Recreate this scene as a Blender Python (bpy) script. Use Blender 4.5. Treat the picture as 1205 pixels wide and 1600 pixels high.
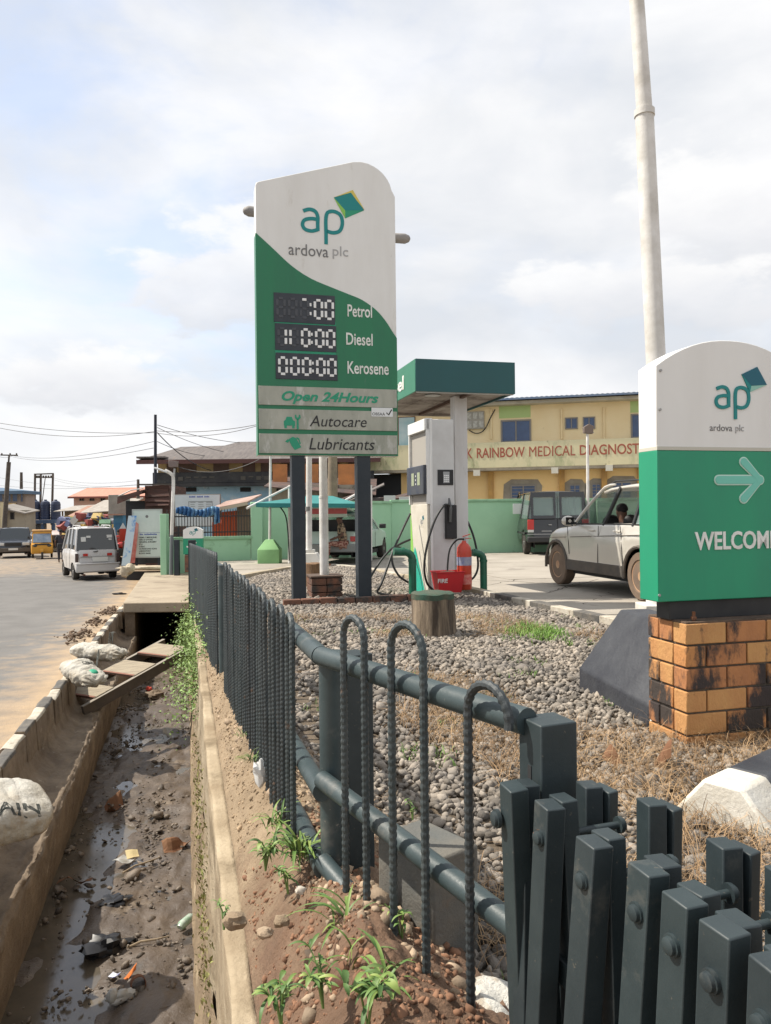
import bpy, bmesh, math, random
import numpy as np
from mathutils import Vector, Matrix, noise as mnoise

random.seed(7)
rng = np.random.default_rng(11)
for o in list(bpy.data.objects):
    bpy.data.objects.remove(o)
scn = bpy.context.scene
COL = scn.collection
R = math.radians
FPX = 1200.0          # focal length in photograph pixels
CZ = 1.3              # camera height over the station ground
ROLL = 0.011

# ------------------------------------------------------------------ camera
cam_d = bpy.data.cameras.new('camera')
cam = bpy.data.objects.new('camera', cam_d)
COL.objects.link(cam)
cam.location = (0, 0, CZ)
cam.rotation_euler = (math.pi / 2, ROLL, 0)
cam_d.sensor_fit = 'VERTICAL'
cam_d.sensor_height = 24
cam_d.lens = 24 * FPX / 1600
cam_d.clip_start = 0.02
cam_d.clip_end = 6000
scn.camera = cam

# ------------------------------------------------------------------ light
SUN_DIR = Vector((-0.85, 0.10, 1.12)).normalized()
sun_el = math.asin(SUN_DIR.z)
sun_rot = math.atan2(SUN_DIR.x, SUN_DIR.y)
sd = bpy.data.lights.new('sun', 'SUN')
sd.energy = 4.2
sd.angle = R(0.6)
sd.color = (1.0, 0.93, 0.82)
so = bpy.data.objects.new('sun', sd)
COL.objects.link(so)
so.rotation_euler = SUN_DIR.to_track_quat('Z', 'Y').to_euler()

world = bpy.data.worlds.new('World')
scn.world = world
world.use_nodes = True
wn, wl = world.node_tree.nodes, world.node_tree.links
wn.clear()
def wnode(t, **k):
    n = wn.new(t)
    for a, b in k.items():
        setattr(n, a, b)
    return n
w_out = wnode('ShaderNodeOutputWorld')
w_bg = wnode('ShaderNodeBackground')
w_sky = wnode('ShaderNodeTexSky', sky_type='NISHITA')
w_sky.sun_disc = False
w_sky.sun_elevation = sun_el
w_sky.sun_rotation = sun_rot
w_sky.dust_density = 2.0
w_tc = wnode('ShaderNodeTexCoord')
w_map = wnode('ShaderNodeMapping')
w_map.inputs['Scale'].default_value = (1.0, 1.0, 2.1)
w_map.inputs['Location'].default_value = (0.31, 0.12, 0.4)
wl.new(w_tc.outputs['Generated'], w_map.inputs['Vector'])
def wnoise(scale, detail, rough, dist=0.0):
    n = wnode('ShaderNodeTexNoise')
    n.inputs['Scale'].default_value = scale
    n.inputs['Detail'].default_value = detail
    n.inputs['Roughness'].default_value = rough
    n.inputs['Distortion'].default_value = dist
    wl.new(w_map.outputs['Vector'], n.inputs['Vector'])
    return n
def wramp(src, stops):
    n = wnode('ShaderNodeValToRGB')
    e = n.color_ramp.elements
    e[0].position, e[0].color = stops[0][0], (*stops[0][1], 1)
    e[1].position, e[1].color = stops[-1][0], (*stops[-1][1], 1)
    for p, c in stops[1:-1]:
        q = e.new(p)
        q.color = (*c, 1)
    wl.new(src, n.inputs['Fac'])
    return n
n_cover = wnoise(2.6, 7, 0.56, 0.4)
n_shade = wnoise(3.1, 7, 0.52, 0.3)
r_cover = wramp(n_cover.outputs['Fac'], [(0.33, (0.50,) * 3), (0.45, (0.88,) * 3), (0.55, (1,) * 3)])
K = 6.35
r_shade = wramp(n_shade.outputs['Fac'], [(0.34, (0.77 * K, 0.805 * K, 0.86 * K)), (0.49, (0.90 * K, 0.915 * K, 0.945 * K)),
                                          (0.62, (1.02 * K, 1.02 * K, 1.03 * K))])
w_skyb = wnode('ShaderNodeVectorMath', operation='MULTIPLY')
w_skyb.inputs[1].default_value = (1.5, 1.5, 1.5)
wl.new(w_sky.outputs['Color'], w_skyb.inputs[0])
w_mix = wnode('ShaderNodeMix', data_type='RGBA')
wl.new(r_cover.outputs['Color'], w_mix.inputs[0])
wl.new(w_skyb.outputs['Vector'], w_mix.inputs[6])
wl.new(r_shade.outputs['Color'], w_mix.inputs[7])
def wmath(op, a, b=None, c=None):
    n = wnode('ShaderNodeMath', operation=op)
    for i, v in enumerate((a, b, c)):
        if v is None: continue
        if hasattr(v, 'links'): wl.new(v, n.inputs[i])
        else: n.inputs[i].default_value = v
    return n.outputs[0]
w_cur = w_mix.outputs[2]
w_sep = wnode('ShaderNodeSeparateXYZ')
wl.new(w_tc.outputs['Generated'], w_sep.inputs[0])
n_puff = wnoise(11, 6, 0.55)
# banks of cumulus standing in the haze, white on top and grey below: azimuth tangent, height, half width, half height
for ax, az, wx, wz in ((.46, .372, .135, .085), (-.40, .178, .11, .038), (.36, .285, .16, .05), (-.20, .30, .13, .07), (1.3, .30, .35, .12), (-1.5, .26, .4, .1)):
    yy = wmath('MAXIMUM', w_sep.outputs[1], 0.02)
    du = wmath('DIVIDE', wmath('SUBTRACT', wmath('DIVIDE', w_sep.outputs[0], yy), ax), wx)
    dv_ = wmath('DIVIDE', wmath('SUBTRACT', wmath('DIVIDE', w_sep.outputs[2], yy), az), wz)
    rr_ = wmath('SQRT', wmath('ADD', wmath('MULTIPLY', du, du), wmath('MULTIPLY', dv_, dv_)))
    edge_ = wmath('SUBTRACT', wmath('ADD', 1.35, wmath('MULTIPLY', wmath('SUBTRACT', n_puff.outputs['Fac'], .5), 3.2)), rr_)
    m_n = wnode('ShaderNodeMapRange'); m_n.interpolation_type = 'SMOOTHSTEP'
    wl.new(edge_, m_n.inputs['Value']); m_n.inputs['From Min'].default_value = .1; m_n.inputs['From Max'].default_value = .62; m_n.inputs['To Max'].default_value = .8
    r_c = wramp(wmath('ADD', wmath('MULTIPLY', dv_, .42), wmath('ADD', .1, wmath('MULTIPLY', n_puff.outputs['Fac'], .9))), [(0.12, (0.76 * K, 0.78 * K, 0.825 * K)), (0.5, (0.90 * K, 0.905 * K, 0.93 * K)), (0.85, (1.04 * K, 1.035 * K, 1.03 * K))])
    mx_ = wnode('ShaderNodeMix', data_type='RGBA')
    wl.new(m_n.outputs['Result'], mx_.inputs[0]); wl.new(w_cur, mx_.inputs[6]); wl.new(r_c.outputs['Color'], mx_.inputs[7])
    w_cur = mx_.outputs[2]
wl.new(w_cur, w_bg.inputs['Color'])
w_bg.inputs['Strength'].default_value = 0.1
wl.new(w_bg.outputs['Background'], w_out.inputs['Surface'])

scn.view_settings.view_transform = 'Standard'
scn.view_settings.look = 'None'
scn.view_settings.gamma = 1
scn.view_settings.use_curve_mapping = False
scn.view_settings.exposure = 0.64
scn.render.engine = 'CYCLES'

# ------------------------------------------------------------------ measuring helpers
def ray(px, py):
    dx, dy = px - 602.5, py - 800.0
    return Vector(((dx - ROLL * dy) / FPX, 1.0, -(dy + ROLL * dx) / FPX))
def W(px, py, Y):
    d = ray(px, py)
    return Vector((d.x * Y, Y, CZ + d.z * Y))
def XY(px, Y, py=850):
    p = W(px, py, Y)
    return p.x, p.y
def hit(px, py, o, rz, yoff=0.0):
    """where the line of sight meets the vertical plane local y = yoff of a frame at o turned by rz"""
    d = ray(px, py)
    yd = Vector((-math.sin(rz), math.cos(rz)))
    xd = Vector((math.cos(rz), math.sin(rz)))
    oo = Vector((o[0], o[1]))
    t = (yoff + oo.dot(yd)) / (d.x * yd.x + d.y * yd.y)
    p = Vector((d.x * t, d.y * t)) - oo
    return p.dot(xd), CZ + d.z * t - o[2]
def roadpt(off, Y, h0):
    return Vector((-0.26 * Y + off, Y, CZ - h0 - 0.0155 * min(Y, 110)))
def pad_z(Y):
    return CZ - (1.15 + 0.0115 * min(Y, 60))
def fence_x(Y):
    return 0.446 - 0.289 * Y
def fence_gz(Y):
    return CZ - (0.92 + 0.044 * Y)
SITE = 0.2547         # site frame rotation (parallel to the road)
U = Vector((math.cos(SITE), math.sin(SITE)))
V = Vector((-math.sin(SITE), math.cos(SITE)))

# ------------------------------------------------------------------ materials
MATS = {}
def mat(name, col, rough=0.7, col2=None, scale=6.0, bump=0.0, bscale=None, metal=0.0, stain=None, detail=6,
        island=0.0, attr=None, transmission=0.0, alpha=1.0, coat=0.0, stretch=None, spec=None, lo=0.35, hi=0.65, emit=None, rnd=0.0):
    if name in MATS:
        return MATS[name]
    m = bpy.data.materials.new(name)
    m.use_nodes = True
    nt = m.node_tree
    n, l = nt.nodes, nt.links
    b = n['Principled BSDF']
    b.inputs['Roughness'].default_value = rough
    b.inputs['Metallic'].default_value = metal
    b.inputs['Base Color'].default_value = (*col, 1)
    if spec is not None:
        b.inputs['Specular IOR Level'].default_value = spec
    if transmission:
        b.inputs['Transmission Weight'].default_value = transmission
        b.inputs['IOR'].default_value = 1.1
    if alpha < 1:
        b.inputs['Alpha'].default_value = alpha
    if coat:
        b.inputs['Coat Weight'].default_value = coat
        b.inputs['Coat Roughness'].default_value = 0.08
    if emit:
        b.inputs['Emission Color'].default_value = (*emit[0], 1)
        b.inputs['Emission Strength'].default_value = emit[1]
    tc = n.new('ShaderNodeTexCoord')
    src = tc.outputs['Object']
    if rnd:          # each object takes its own part of the pattern
        oi = n.new('ShaderNodeObjectInfo')
        vm = n.new('ShaderNodeVectorMath')
        vm.operation = 'MULTIPLY_ADD'
        l.new(oi.outputs['Random'], vm.inputs[0])
        vm.inputs[1].default_value = (37.0, 19.0, 53.0)
        l.new(src, vm.inputs[2])
        src = vm.outputs['Vector']
    if stretch:
        mp = n.new('ShaderNodeMapping')
        mp.inputs['Scale'].default_value = stretch
        l.new(src, mp.inputs['Vector'])
        src = mp.outputs['Vector']
    def nz(s, d=6, r=0.6):
        q = n.new('ShaderNodeTexNoise')
        q.inputs['Scale'].default_value = s
        q.inputs['Detail'].default_value = d
        q.inputs['Roughness'].default_value = r
        l.new(src, q.inputs['Vector'])
        return q.outputs['Fac']
    def rmp(f, a, bb):
        q = n.new('ShaderNodeMapRange')
        q.inputs['From Min'].default_value = a
        q.inputs['From Max'].default_value = bb
        l.new(f, q.inputs['Value'])
        return q.outputs['Result']
    def mix(f, a, bb):
        q = n.new('ShaderNodeMix')
        q.data_type = 'RGBA'
        l.new(f, q.inputs[0]) if not isinstance(f, float) else setattr(q.inputs[0], 'default_value', f)
        for i, x in ((6, a), (7, bb)):
            if isinstance(x, tuple):
                q.inputs[i].default_value = (*x, 1)
            else:
                l.new(x, q.inputs[i])
        return q.outputs[2]
    cur = tuple(col)
    if col2:
        cur = mix(rmp(nz(scale, detail), lo, hi), tuple(col), tuple(col2))
    if attr:        # second soil colour chosen by a mesh attribute
        at = n.new('ShaderNodeAttribute')
        at.attribute_name = 'blend'
        ad = n.new('ShaderNodeMath')
        ad.operation = 'ADD'
        l.new(at.outputs['Fac'], ad.inputs[0])
        l.new(nz(attr[1], 8, 0.65), ad.inputs[1])
        cur = mix(rmp(ad.outputs[0], 0.78, 1.22), cur, mix(rmp(nz(scale * 1.7), 0.3, 0.7), tuple(attr[0]), tuple(c * 0.72 for c in attr[0])))
    if island:
        ge = n.new('ShaderNodeNewGeometry')
        hs = n.new('ShaderNodeHueSaturation')
        l.new(rmp2(n, l, ge.outputs['Random Per Island'], 1 - island, 1 + island), hs.inputs['Value'])
        if isinstance(cur, tuple):
            hs.inputs['Color'].default_value = (*cur, 1)
        else:
            l.new(cur, hs.inputs['Color'])
        cur = hs.outputs['Color']
    if rnd:
        hs2 = n.new('ShaderNodeHueSaturation')
        l.new(rmp2(n, l, oi.outputs['Random'], 1 - rnd, 1 + rnd), hs2.inputs['Value'])
        l.new(rmp2(n, l, oi.outputs['Random'], .5 + rnd * .06, .5 - rnd * .06), hs2.inputs['Hue'])
        if isinstance(cur, tuple):
            hs2.inputs['Color'].default_value = (*cur, 1)
        else:
            l.new(cur, hs2.inputs['Color'])
        cur = hs2.outputs['Color']
    if stain:
        for st in (stain if isinstance(stain, list) else [stain]):
            cur = mix(rmp(nz(st[1], 9, 0.68), st[2], st[2] + st[3]), cur, tuple(st[0]))
    if not isinstance(cur, tuple):
        l.new(cur, b.inputs['Base Color'])
    if bump:
        bp = n.new('ShaderNodeBump')
        bp.inputs['Strength'].default_value = min(1.0, bump)
        bp.inputs['Distance'].default_value = 0.02
        l.new(nz(bscale or scale * 4, 8, 0.65), bp.inputs['Height'])
        l.new(bp.outputs['Normal'], b.inputs['Normal'])
    if rough < 0.9 and col2:
        l.new(rmp3(n, l, nz(scale * 0.8), rough * 0.85, min(1, rough * 1.25)), b.inputs['Roughness'])
    MATS[name] = m
    return m
def rmp2(n, l, f, a, b):
    q = n.new('ShaderNodeMapRange')
    q.inputs['To Min'].default_value = a
    q.inputs['To Max'].default_value = b
    l.new(f, q.inputs['Value'])
    return q.outputs['Result']
rmp3 = rmp2

# ------------------------------------------------------------------ mesh helpers
class MB:
    def __init__(s):
        s.v, s.f, s.m = [], [], []
    def add(s, vs, fs, mi=0, M=None):
        b = len(s.v)
        s.v += [tuple(M @ Vector(q)) if M else tuple(q) for q in vs]
        s.f += [tuple(b + i for i in q) for q in fs]
        s.m += [mi] * len(fs)
        return s
    def bx(s, x0, x1, y0, y1, z0, z1, mi=0, M=None):
        vs = [(x, y, z) for z in (z0, z1) for y in (y0, y1) for x in (x0, x1)]
        return s.add(vs, [(0, 2, 3, 1), (4, 5, 7, 6), (0, 1, 5, 4), (2, 6, 7, 3), (0, 4, 6, 2), (1, 3, 7, 5)], mi, M)
    def beam(s, p0, p1, w, h, up=(0, 0, 1), mi=0, w1=None, h1=None):
        p0, p1 = Vector(p0), Vector(p1)
        d = (p1 - p0).normalized()
        u = Vector(up)
        if abs(d.dot(u)) > 0.98:
            u = Vector((1, 0, 0))
        r = d.cross(u).normalized()
        u = r.cross(d).normalized()
        vs = []
        for p, ww, hh in ((p0, w, h), (p1, w1 or w, h1 or h)):
            vs += [p - r * ww / 2 - u * hh / 2, p + r * ww / 2 - u * hh / 2, p + r * ww / 2 + u * hh / 2, p - r * ww / 2 + u * hh / 2]
        return s.add(vs, [(0, 3, 2, 1), (4, 5, 6, 7), (0, 1, 5, 4), (1, 2, 6, 5), (2, 3, 7, 6), (3, 0, 4, 7)], mi)
    def tube(s, pts, r, n=8, cap=True, mi=0):
        pts = [Vector(p) for p in pts]
        k = len(pts)
        rs = r if isinstance(r, (list, tuple)) else [r] * k
        vs, fs = [], []
        prev = None
        for i, p in enumerate(pts):
            d = (pts[min(i + 1, k - 1)] - pts[max(i - 1, 0)]).normalized()
            if prev is None:
                a = Vector((0, 0, 1)) if abs(d.z) < 0.9 else Vector((1, 0, 0))
                x = d.cross(a).normalized()
            else:
                x = (prev - d * prev.dot(d)).normalized()
            prev = x
            y = d.cross(x)
            for j in range(n):
                t = 2 * math.pi * j / n
                vs.append(p + (x * math.cos(t) + y * math.sin(t)) * rs[i])
        for i in range(k - 1):
            for j in range(n):
                q = (j + 1) % n
                fs.append((i * n + j, i * n + q, (i + 1) * n + q, (i + 1) * n + j))
        if cap:
            fs.append(tuple(range(n - 1, -1, -1)))
            fs.append(tuple((k - 1) * n + j for j in range(n)))
        return s.add(vs, fs, mi)
    def cyl(s, p0, p1, r0, r1=None, n=14, mi=0):
        return s.tube([p0, p1], [r0, r1 if r1 is not None else r0], n, True, mi)
    def prism(s, poly, a, b, ax='y', mi=0, mcap=None):
        """polygon in the two other axes (x,z | y,z | x,y) pulled from a to b along ax"""
        def P(q, t):
            return {'y': (q[0], t, q[1]), 'x': (t, q[0], q[1]), 'z': (q[0], q[1], t)}[ax]
        k = len(poly)
        vs = [P(q, a) for q in poly] + [P(q, b) for q in poly]
        s.add(vs, [(i, (i + 1) % k, k + (i + 1) % k, k + i) for i in range(k)], mi)
        s.add([P(q, a) for q in poly], [tuple(range(k - 1, -1, -1))], mi)
        s.add([P(q, b) for q in poly], [tuple(range(k))], mi if mcap is None else mcap)
        return s
    def lathe(s, prof, n=20, M=None, mi=0, close=True):
        """profile of (r, z) turned about z"""
        vs, fs = [], []
        k = len(prof)
        for j in range(n):
            t = 2 * math.pi * j / n
            vs += [(r * math.cos(t), r * math.sin(t), z) for r, z in prof]
        for j in range(n):
            q = (j + 1) % n
            for i in range(k - 1):
                fs.append((j * k + i, q * k + i, q * k + i + 1, j * k + i + 1))
        if close:
            fs.append(tuple(j * k for j in range(n - 1, -1, -1)))
            fs.append(tuple(j * k + k - 1 for j in range(n)))
        return s.add(vs, fs, mi, M)
    def ball(s, c, r, n=12, m=8, wob=0.0, seed=0, mi=0):
        r = r if isinstance(r, (tuple, list)) else (r, r, r)
        vs, fs = [], []
        for i in range(m + 1):
            ph = math.pi * i / m
            for j in range(n):
                t = 2 * math.pi * j / n
                d = Vector((math.sin(ph) * math.cos(t), math.sin(ph) * math.sin(t), math.cos(ph)))
                q = 1 + wob * mnoise.noise(d * 1.7 + Vector((seed, seed * .7, 0)))  * 2
                vs.append((c[0] + d.x * r[0] * q, c[1] + d.y * r[1] * q, c[2] + d.z * r[2] * q))
        for i in range(m):
            for j in range(n):
                q = (j + 1) % n
                fs.append((i * n + j, (i + 1) * n + j, (i + 1) * n + q, i * n + q))
        return s.add(vs, fs, mi)
    def quad(s, a, b, c, d, th=0.006, mi=0):
        """thin plate through four corners"""
        a, b, c, d = (Vector(q) for q in (a, b, c, d))
        nn = (b - a).cross(d - a).normalized() * th
        vs = [a, b, c, d, a + nn, b + nn, c + nn, d + nn]
        return s.add(vs, [(0, 3, 2, 1), (4, 5, 6, 7), (0, 1, 5, 4), (1, 2, 6, 5), (2, 3, 7, 6), (3, 0, 4, 7)], mi)
    def mesh(s, name, mats, smooth=False, weld=True):
        me = bpy.data.meshes.new(name)
        me.from_pydata(s.v, [], s.f)
        ms = mats if isinstance(mats, (list, tuple)) else [mats]
        for q in ms:
            me.materials.append(q)
        if len(ms) > 1:
            me.polygons.foreach_set('material_index', s.m)
        bm = bmesh.new()
        bm.from_mesh(me)
        if weld:
            bmesh.ops.remove_doubles(bm, verts=bm.verts, dist=1e-5)
        bmesh.ops.recalc_face_normals(bm, faces=bm.faces)
        bm.to_mesh(me)
        bm.free()
        if smooth:
            me.shade_smooth()
            me.set_sharp_from_angle(angle=R(38))
        return me
    def build(s, name, mats, parent=None, smooth=False, bevel=0.0, loc=None, label=None, weld=True):
        o = bpy.data.objects.new(name, s.mesh(name, mats, smooth or bevel > 0, weld))
        COL.objects.link(o)
        if parent is not None:
            o.parent = parent
        if loc is not None:
            o.location = loc
        if bevel:
            b = o.modifiers.new('bevel', 'BEVEL')
            b.width = bevel
            b.segments = 2
            b.limit_method = 'ANGLE'
            b.angle_limit = R(35)
        if label:
            o['label'] = label
        return o

def thing(name, label, cat, loc=(0, 0, 0), rz=0.0, group=None):
    o = bpy.data.objects.new(name, None)
    o.empty_display_size = 0.1
    COL.objects.link(o)
    o.location = loc
    o.rotation_euler = (0, 0, rz)
    o['label'] = label
    o['category'] = cat
    if group:
        o['group'] = group
    return o
def tag(o, label, cat, group=None):
    o['label'] = label
    o['category'] = cat
    if group:
        o['group'] = group
    return o
def struct(o):
    o['kind'] = 'structure'
    return o
def stuff(o, label=None, cat=None):
    o['kind'] = 'stuff'
    if label:
        o['label'] = label
    if cat:
        o['category'] = cat
    return o
def inst(name, me, parent, loc=(0, 0, 0), rot=(0, 0, 0), scale=(1, 1, 1)):
    o = bpy.data.objects.new(name, me)
    COL.objects.link(o)
    o.parent = parent
    o.location = loc
    o.rotation_euler = rot
    o.scale = scale
    return o
def kids(o):
    return [c for c in bpy.data.objects if c.parent == o]
def copy_tree(o, parent=None):
    c = o.copy()
    COL.objects.link(c)
    c.parent = parent
    for ch in kids(o):
        copy_tree(ch, c)
    return c

def text(name, s, box, y, m, parent, depth=0.006, shear=0.0, bold=0.0, rot=None):
    """raised lettering fitted into box = (x0, x1, z0, z1) on the plane local y"""
    cu = bpy.data.curves.new(name, 'FONT')
    cu.body = s
    cu.size = 1
    cu.extrude = 0.5
    cu.shear = shear
    cu.offset = bold
    cu.resolution_u = 3
    ob = bpy.data.objects.new(name, cu)
    COL.objects.link(ob)
    dg = bpy.context.evaluated_depsgraph_get()
    me = bpy.data.meshes.new_from_object(ob.evaluated_get(dg))
    bpy.data.objects.remove(ob)
    bpy.data.curves.remove(cu)
    co = np.empty(len(me.vertices) * 3)
    me.vertices.foreach_get('co', co)
    co = co.reshape(-1, 3)
    a, b = co.min(0), co.max(0)
    x = box[0] + (co[:, 0] - a[0]) / (b[0] - a[0]) * (box[1] - box[0])
    z = box[2] + (co[:, 1] - a[1]) / (b[1] - a[1]) * (box[3] - box[2])
    yy = np.where(co[:, 2] > 0, y - depth, y + 0.001)
    me.vertices.foreach_set('co', np.stack([x, yy, z], 1).ravel())
    me.update()
    me.materials.clear()
    me.materials.append(m)
    me.name = name
    o = bpy.data.objects.new(name, me)
    COL.objects.link(o)
    o.parent = parent
    return o

def stroke(mb, pts, w, y0, y1, mi=0, n=1):
    """a ribbon stroke of width w in the x,z plane, from y0 to y1"""
    P = [Vector((p[0], p[1])) for p in pts]
    L, Rr = [], []
    for i, p in enumerate(P):
        d = (P[min(i + 1, len(P) - 1)] - P[max(i - 1, 0)]).normalized()
        q = Vector((-d.y, d.x)) * w / 2
        L.append(p + q)
        Rr.append(p - q)
    for i in range(len(P) - 1):
        poly = [L[i], L[i + 1], Rr[i + 1], Rr[i]]
        mb.prism([(a.x, a.y) for a in poly], y0, y1, 'y', mi)
def smooth_path(pts, k=6):
    out = []
    n = len(pts)
    for i in range(n - 1):
        p0, p1, p2, p3 = (Vector(pts[max(0, min(n - 1, j))]) for j in (i - 1, i, i + 1, i + 2))
        for j in range(k):
            t = j / k
            out.append(0.5 * ((2 * p1) + (p2 - p0) * t + (2 * p0 - 5 * p1 + 4 * p2 - p3) * t * t + (3 * p1 - p0 - 3 * p2 + p3) * t ** 3))
    out.append(Vector(pts[-1]))
    return out

def grid(name, fx, nu, nv, m, parent=None, blend=None, smooth=True):
    """surface sheet; fx(u, v) -> point, blend(point) -> 0..1 stored as attribute"""
    vs = [fx(i / nu, j / nv) for j in range(nv + 1) for i in range(nu + 1)]
    fs = [(j * (nu + 1) + i, j * (nu + 1) + i + 1, (j + 1) * (nu + 1) + i + 1, (j + 1) * (nu + 1) + i) for j in range(nv) for i in range(nu)]
    me = bpy.data.meshes.new(name)
    me.from_pydata([tuple(v) for v in vs], [], fs)
    me.materials.append(m)
    if blend:
        at = me.attributes.new('blend', 'FLOAT', 'POINT')
        at.data.foreach_set('value', [blend(v) for v in vs])
    me.update()
    bm = bmesh.new(); bm.from_mesh(me)
    bmesh.ops.recalc_face_normals(bm, faces=bm.faces)
    if sum(f.normal.z for f in bm.faces) < 0:
        bmesh.ops.reverse_faces(bm, faces=bm.faces)
    bm.to_mesh(me); bm.free()
    if smooth:
        me.shade_smooth()
    o = bpy.data.objects.new(name, me)
    COL.objects.link(o)
    if parent:
        o.parent = parent
    return o

def scatter(name, bv, bf, pos, rot, scl, m, parent=None):
    """many small copies of one base shape joined into a single mesh (numpy)"""
    bv = np.asarray(bv, float)
    n, k = len(pos), len(bv)
    cx, cy, cz = np.cos(rot).T
    sx, sy, sz = np.sin(rot).T
    Rm = np.empty((n, 3, 3))
    Rm[:, 0, 0] = cy * cz; Rm[:, 0, 1] = sx * sy * cz - cx * sz; Rm[:, 0, 2] = cx * sy * cz + sx * sz
    Rm[:, 1, 0] = cy * sz; Rm[:, 1, 1] = sx * sy * sz + cx * cz; Rm[:, 1, 2] = cx * sy * sz - sx * cz
    Rm[:, 2, 0] = -sy;     Rm[:, 2, 1] = sx * cy;                Rm[:, 2, 2] = cx * cy
    if bv.ndim == 2:
        lv = bv[None] * scl[:, None, :]
    else:
        lv = bv * scl[:, None, :]
        k = bv.shape[1]
    co = np.einsum('nij,nkj->nki', Rm, lv) + pos[:, None, :]
    fl = np.concatenate([np.asarray(f) for f in bf])
    fn = np.array([len(f) for f in bf])
    me = bpy.data.meshes.new(name)
    me.vertices.add(n * k)
    me.vertices.foreach_set('co', co.ravel())
    loops = (fl[None, :] + (np.arange(n) * k)[:, None]).ravel()
    me.loops.add(len(loops))
    me.loops.foreach_set('vertex_index', loops.astype(np.int32))
    tot = np.tile(fn, n)
    st = np.concatenate([[0], np.cumsum(tot)[:-1]])
    me.polygons.add(len(tot))
    me.polygons.foreach_set('loop_start', st.astype(np.int32))
    me.polygons.foreach_set('loop_total', tot.astype(np.int32))
    me.materials.append(m)
    me.update(calc_edges=True)
    me.validate()
    o = bpy.data.objects.new(name, me)
    COL.objects.link(o)
    if parent:
        o.parent = parent
    return o
def fbm(x, y, s, o=4, seed=0.0):
    a, t = 0.0, 1.0
    for i in range(o):
        a += t * mnoise.noise(Vector((x * s + seed, y * s - seed, seed * .37 + i)))
        s *= 2.03
        t *= 0.5
    return a
# rough stone: cube-sphere of 8 + 6 vertices (24 triangles)
ICO_V = [(0, 0, -1), (.7236, -.5257, -.4472), (-.2764, -.8506, -.4472), (-.8944, 0, -.4472), (-.2764, .8506, -.4472), (.7236, .5257, -.4472),
         (.2764, -.8506, .4472), (-.7236, -.5257, .4472), (-.7236, .5257, .4472), (.2764, .8506, .4472), (.8944, 0, .4472), (0, 0, 1)]
ICO_F = [(0, 1, 2), (1, 0, 5), (0, 2, 3), (0, 3, 4), (0, 4, 5), (1, 5, 10), (2, 1, 6), (3, 2, 7), (4, 3, 8), (5, 4, 9), (1, 10, 6), (2, 6, 7),
         (3, 7, 8), (4, 8, 9), (5, 9, 10), (6, 10, 11), (7, 6, 11), (8, 7, 11), (9, 8, 11), (10, 9, 11)]
def stones(name, pos, size, m, parent=None, flat=0.7):
    n = len(pos)
    rr = 1 + rng.uniform(-0.30, 0.18, (n, 12, 1))
    qq = rng.normal(size=(n, 4)); qq /= np.linalg.norm(qq, axis=1)[:, None]
    a_, b_, c_, d_ = qq.T
    Rq = np.stack([np.stack([1 - 2 * (c_ * c_ + d_ * d_), 2 * (b_ * c_ - a_ * d_), 2 * (b_ * d_ + a_ * c_)], 1),
                   np.stack([2 * (b_ * c_ + a_ * d_), 1 - 2 * (b_ * b_ + d_ * d_), 2 * (c_ * d_ - a_ * b_)], 1),
                   np.stack([2 * (b_ * d_ - a_ * c_), 2 * (c_ * d_ + a_ * b_), 1 - 2 * (b_ * b_ + c_ * c_)], 1)], 1)
    bv = np.einsum('nij,kj->nki', Rq, np.asarray(ICO_V))
    bv = bv / np.abs(bv).max(2, keepdims=True) ** .85 * rr * .86      # broken, blocky stones
    sc = np.stack([size * rng.uniform(.8, 1.3, n), size * rng.uniform(.6, 1.0, n), size * rng.uniform(.5, .9, n) * flat / .7], 1)
    return scatter(name, bv, ICO_F, pos, rng.uniform(0, 6.28, (n, 3)) * np.array([.12, .12, 1]), sc, m, parent)
def inpoly(x, y, poly):
    c = False
    n = len(poly)
    for i in range(n):
        x1, y1 = poly[i]; x2, y2 = poly[(i + 1) % n]
        if (y1 > y) != (y2 > y) and x < (x2 - x1) * (y - y1) / (y2 - y1) + x1:
            c = not c
    return c
# =================================================================== shared materials
M_conc = mat('concrete', (.30, .28, .245), .9, (.20, .185, .16), 1.6, bump=.5, bscale=22, stain=((.10, .09, .075), .9, .58, .14))
M_conc_w = mat('pale_concrete', (.50, .44, .34), .9, (.36, .30, .22), 2.2, bump=.4, bscale=30, stain=((.20, .16, .11), 3.0, .60, .12))
M_apron = mat('apron_concrete', (.36, .325, .275), .92, (.27, .24, .20), .6, bump=.35, bscale=14, stain=((.17, .15, .125), .8, .56, .12), island=.10)
M_dirt = mat('dry_dirt', (.30, .225, .15), .95, (.21, .15, .095), 3.0, bump=.9, bscale=30)
M_soil = mat('bank_soil', (.34, .255, .165), .96, (.22, .16, .10), 4.0, bump=1, bscale=45, attr=((.20, .12, .075), 7.0))
M_road = mat('road_asphalt', (.165, .158, .15), .9, (.125, .12, .114), 1.2, bump=.5, bscale=40, attr=((.43, .315, .20), 2.6))
M_mud = mat('drain_mud', (.125, .096, .072), .42, (.078, .061, .048), 2.5, bump=.8, bscale=16, stain=[((.05, .043, .038), 3.2, .57, .1), ((.20, .155, .11), 1.9, .58, .1)])
M_water = mat('drain_water', (.075, .065, .052), .13, (.12, .10, .075), 3.0, spec=.6, bump=.05, bscale=12)
M_drainwall = mat('stained_drain_concrete', (.24, .185, .13), .93, (.13, .095, .065), 3.0, bump=1, bscale=18, stain=[((.07, .052, .038), 1.4, .52, .16), ((.36, .31, .24), 4.5, .62, .08)])
M_wallface = mat('cracked_wall_render', (.42, .345, .24), .95, (.25, .19, .12), 2.4, bump=.6, bscale=26, stretch=(1, 1, 3), stain=((.16, .12, .07), 2.0, .52, .14))
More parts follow.
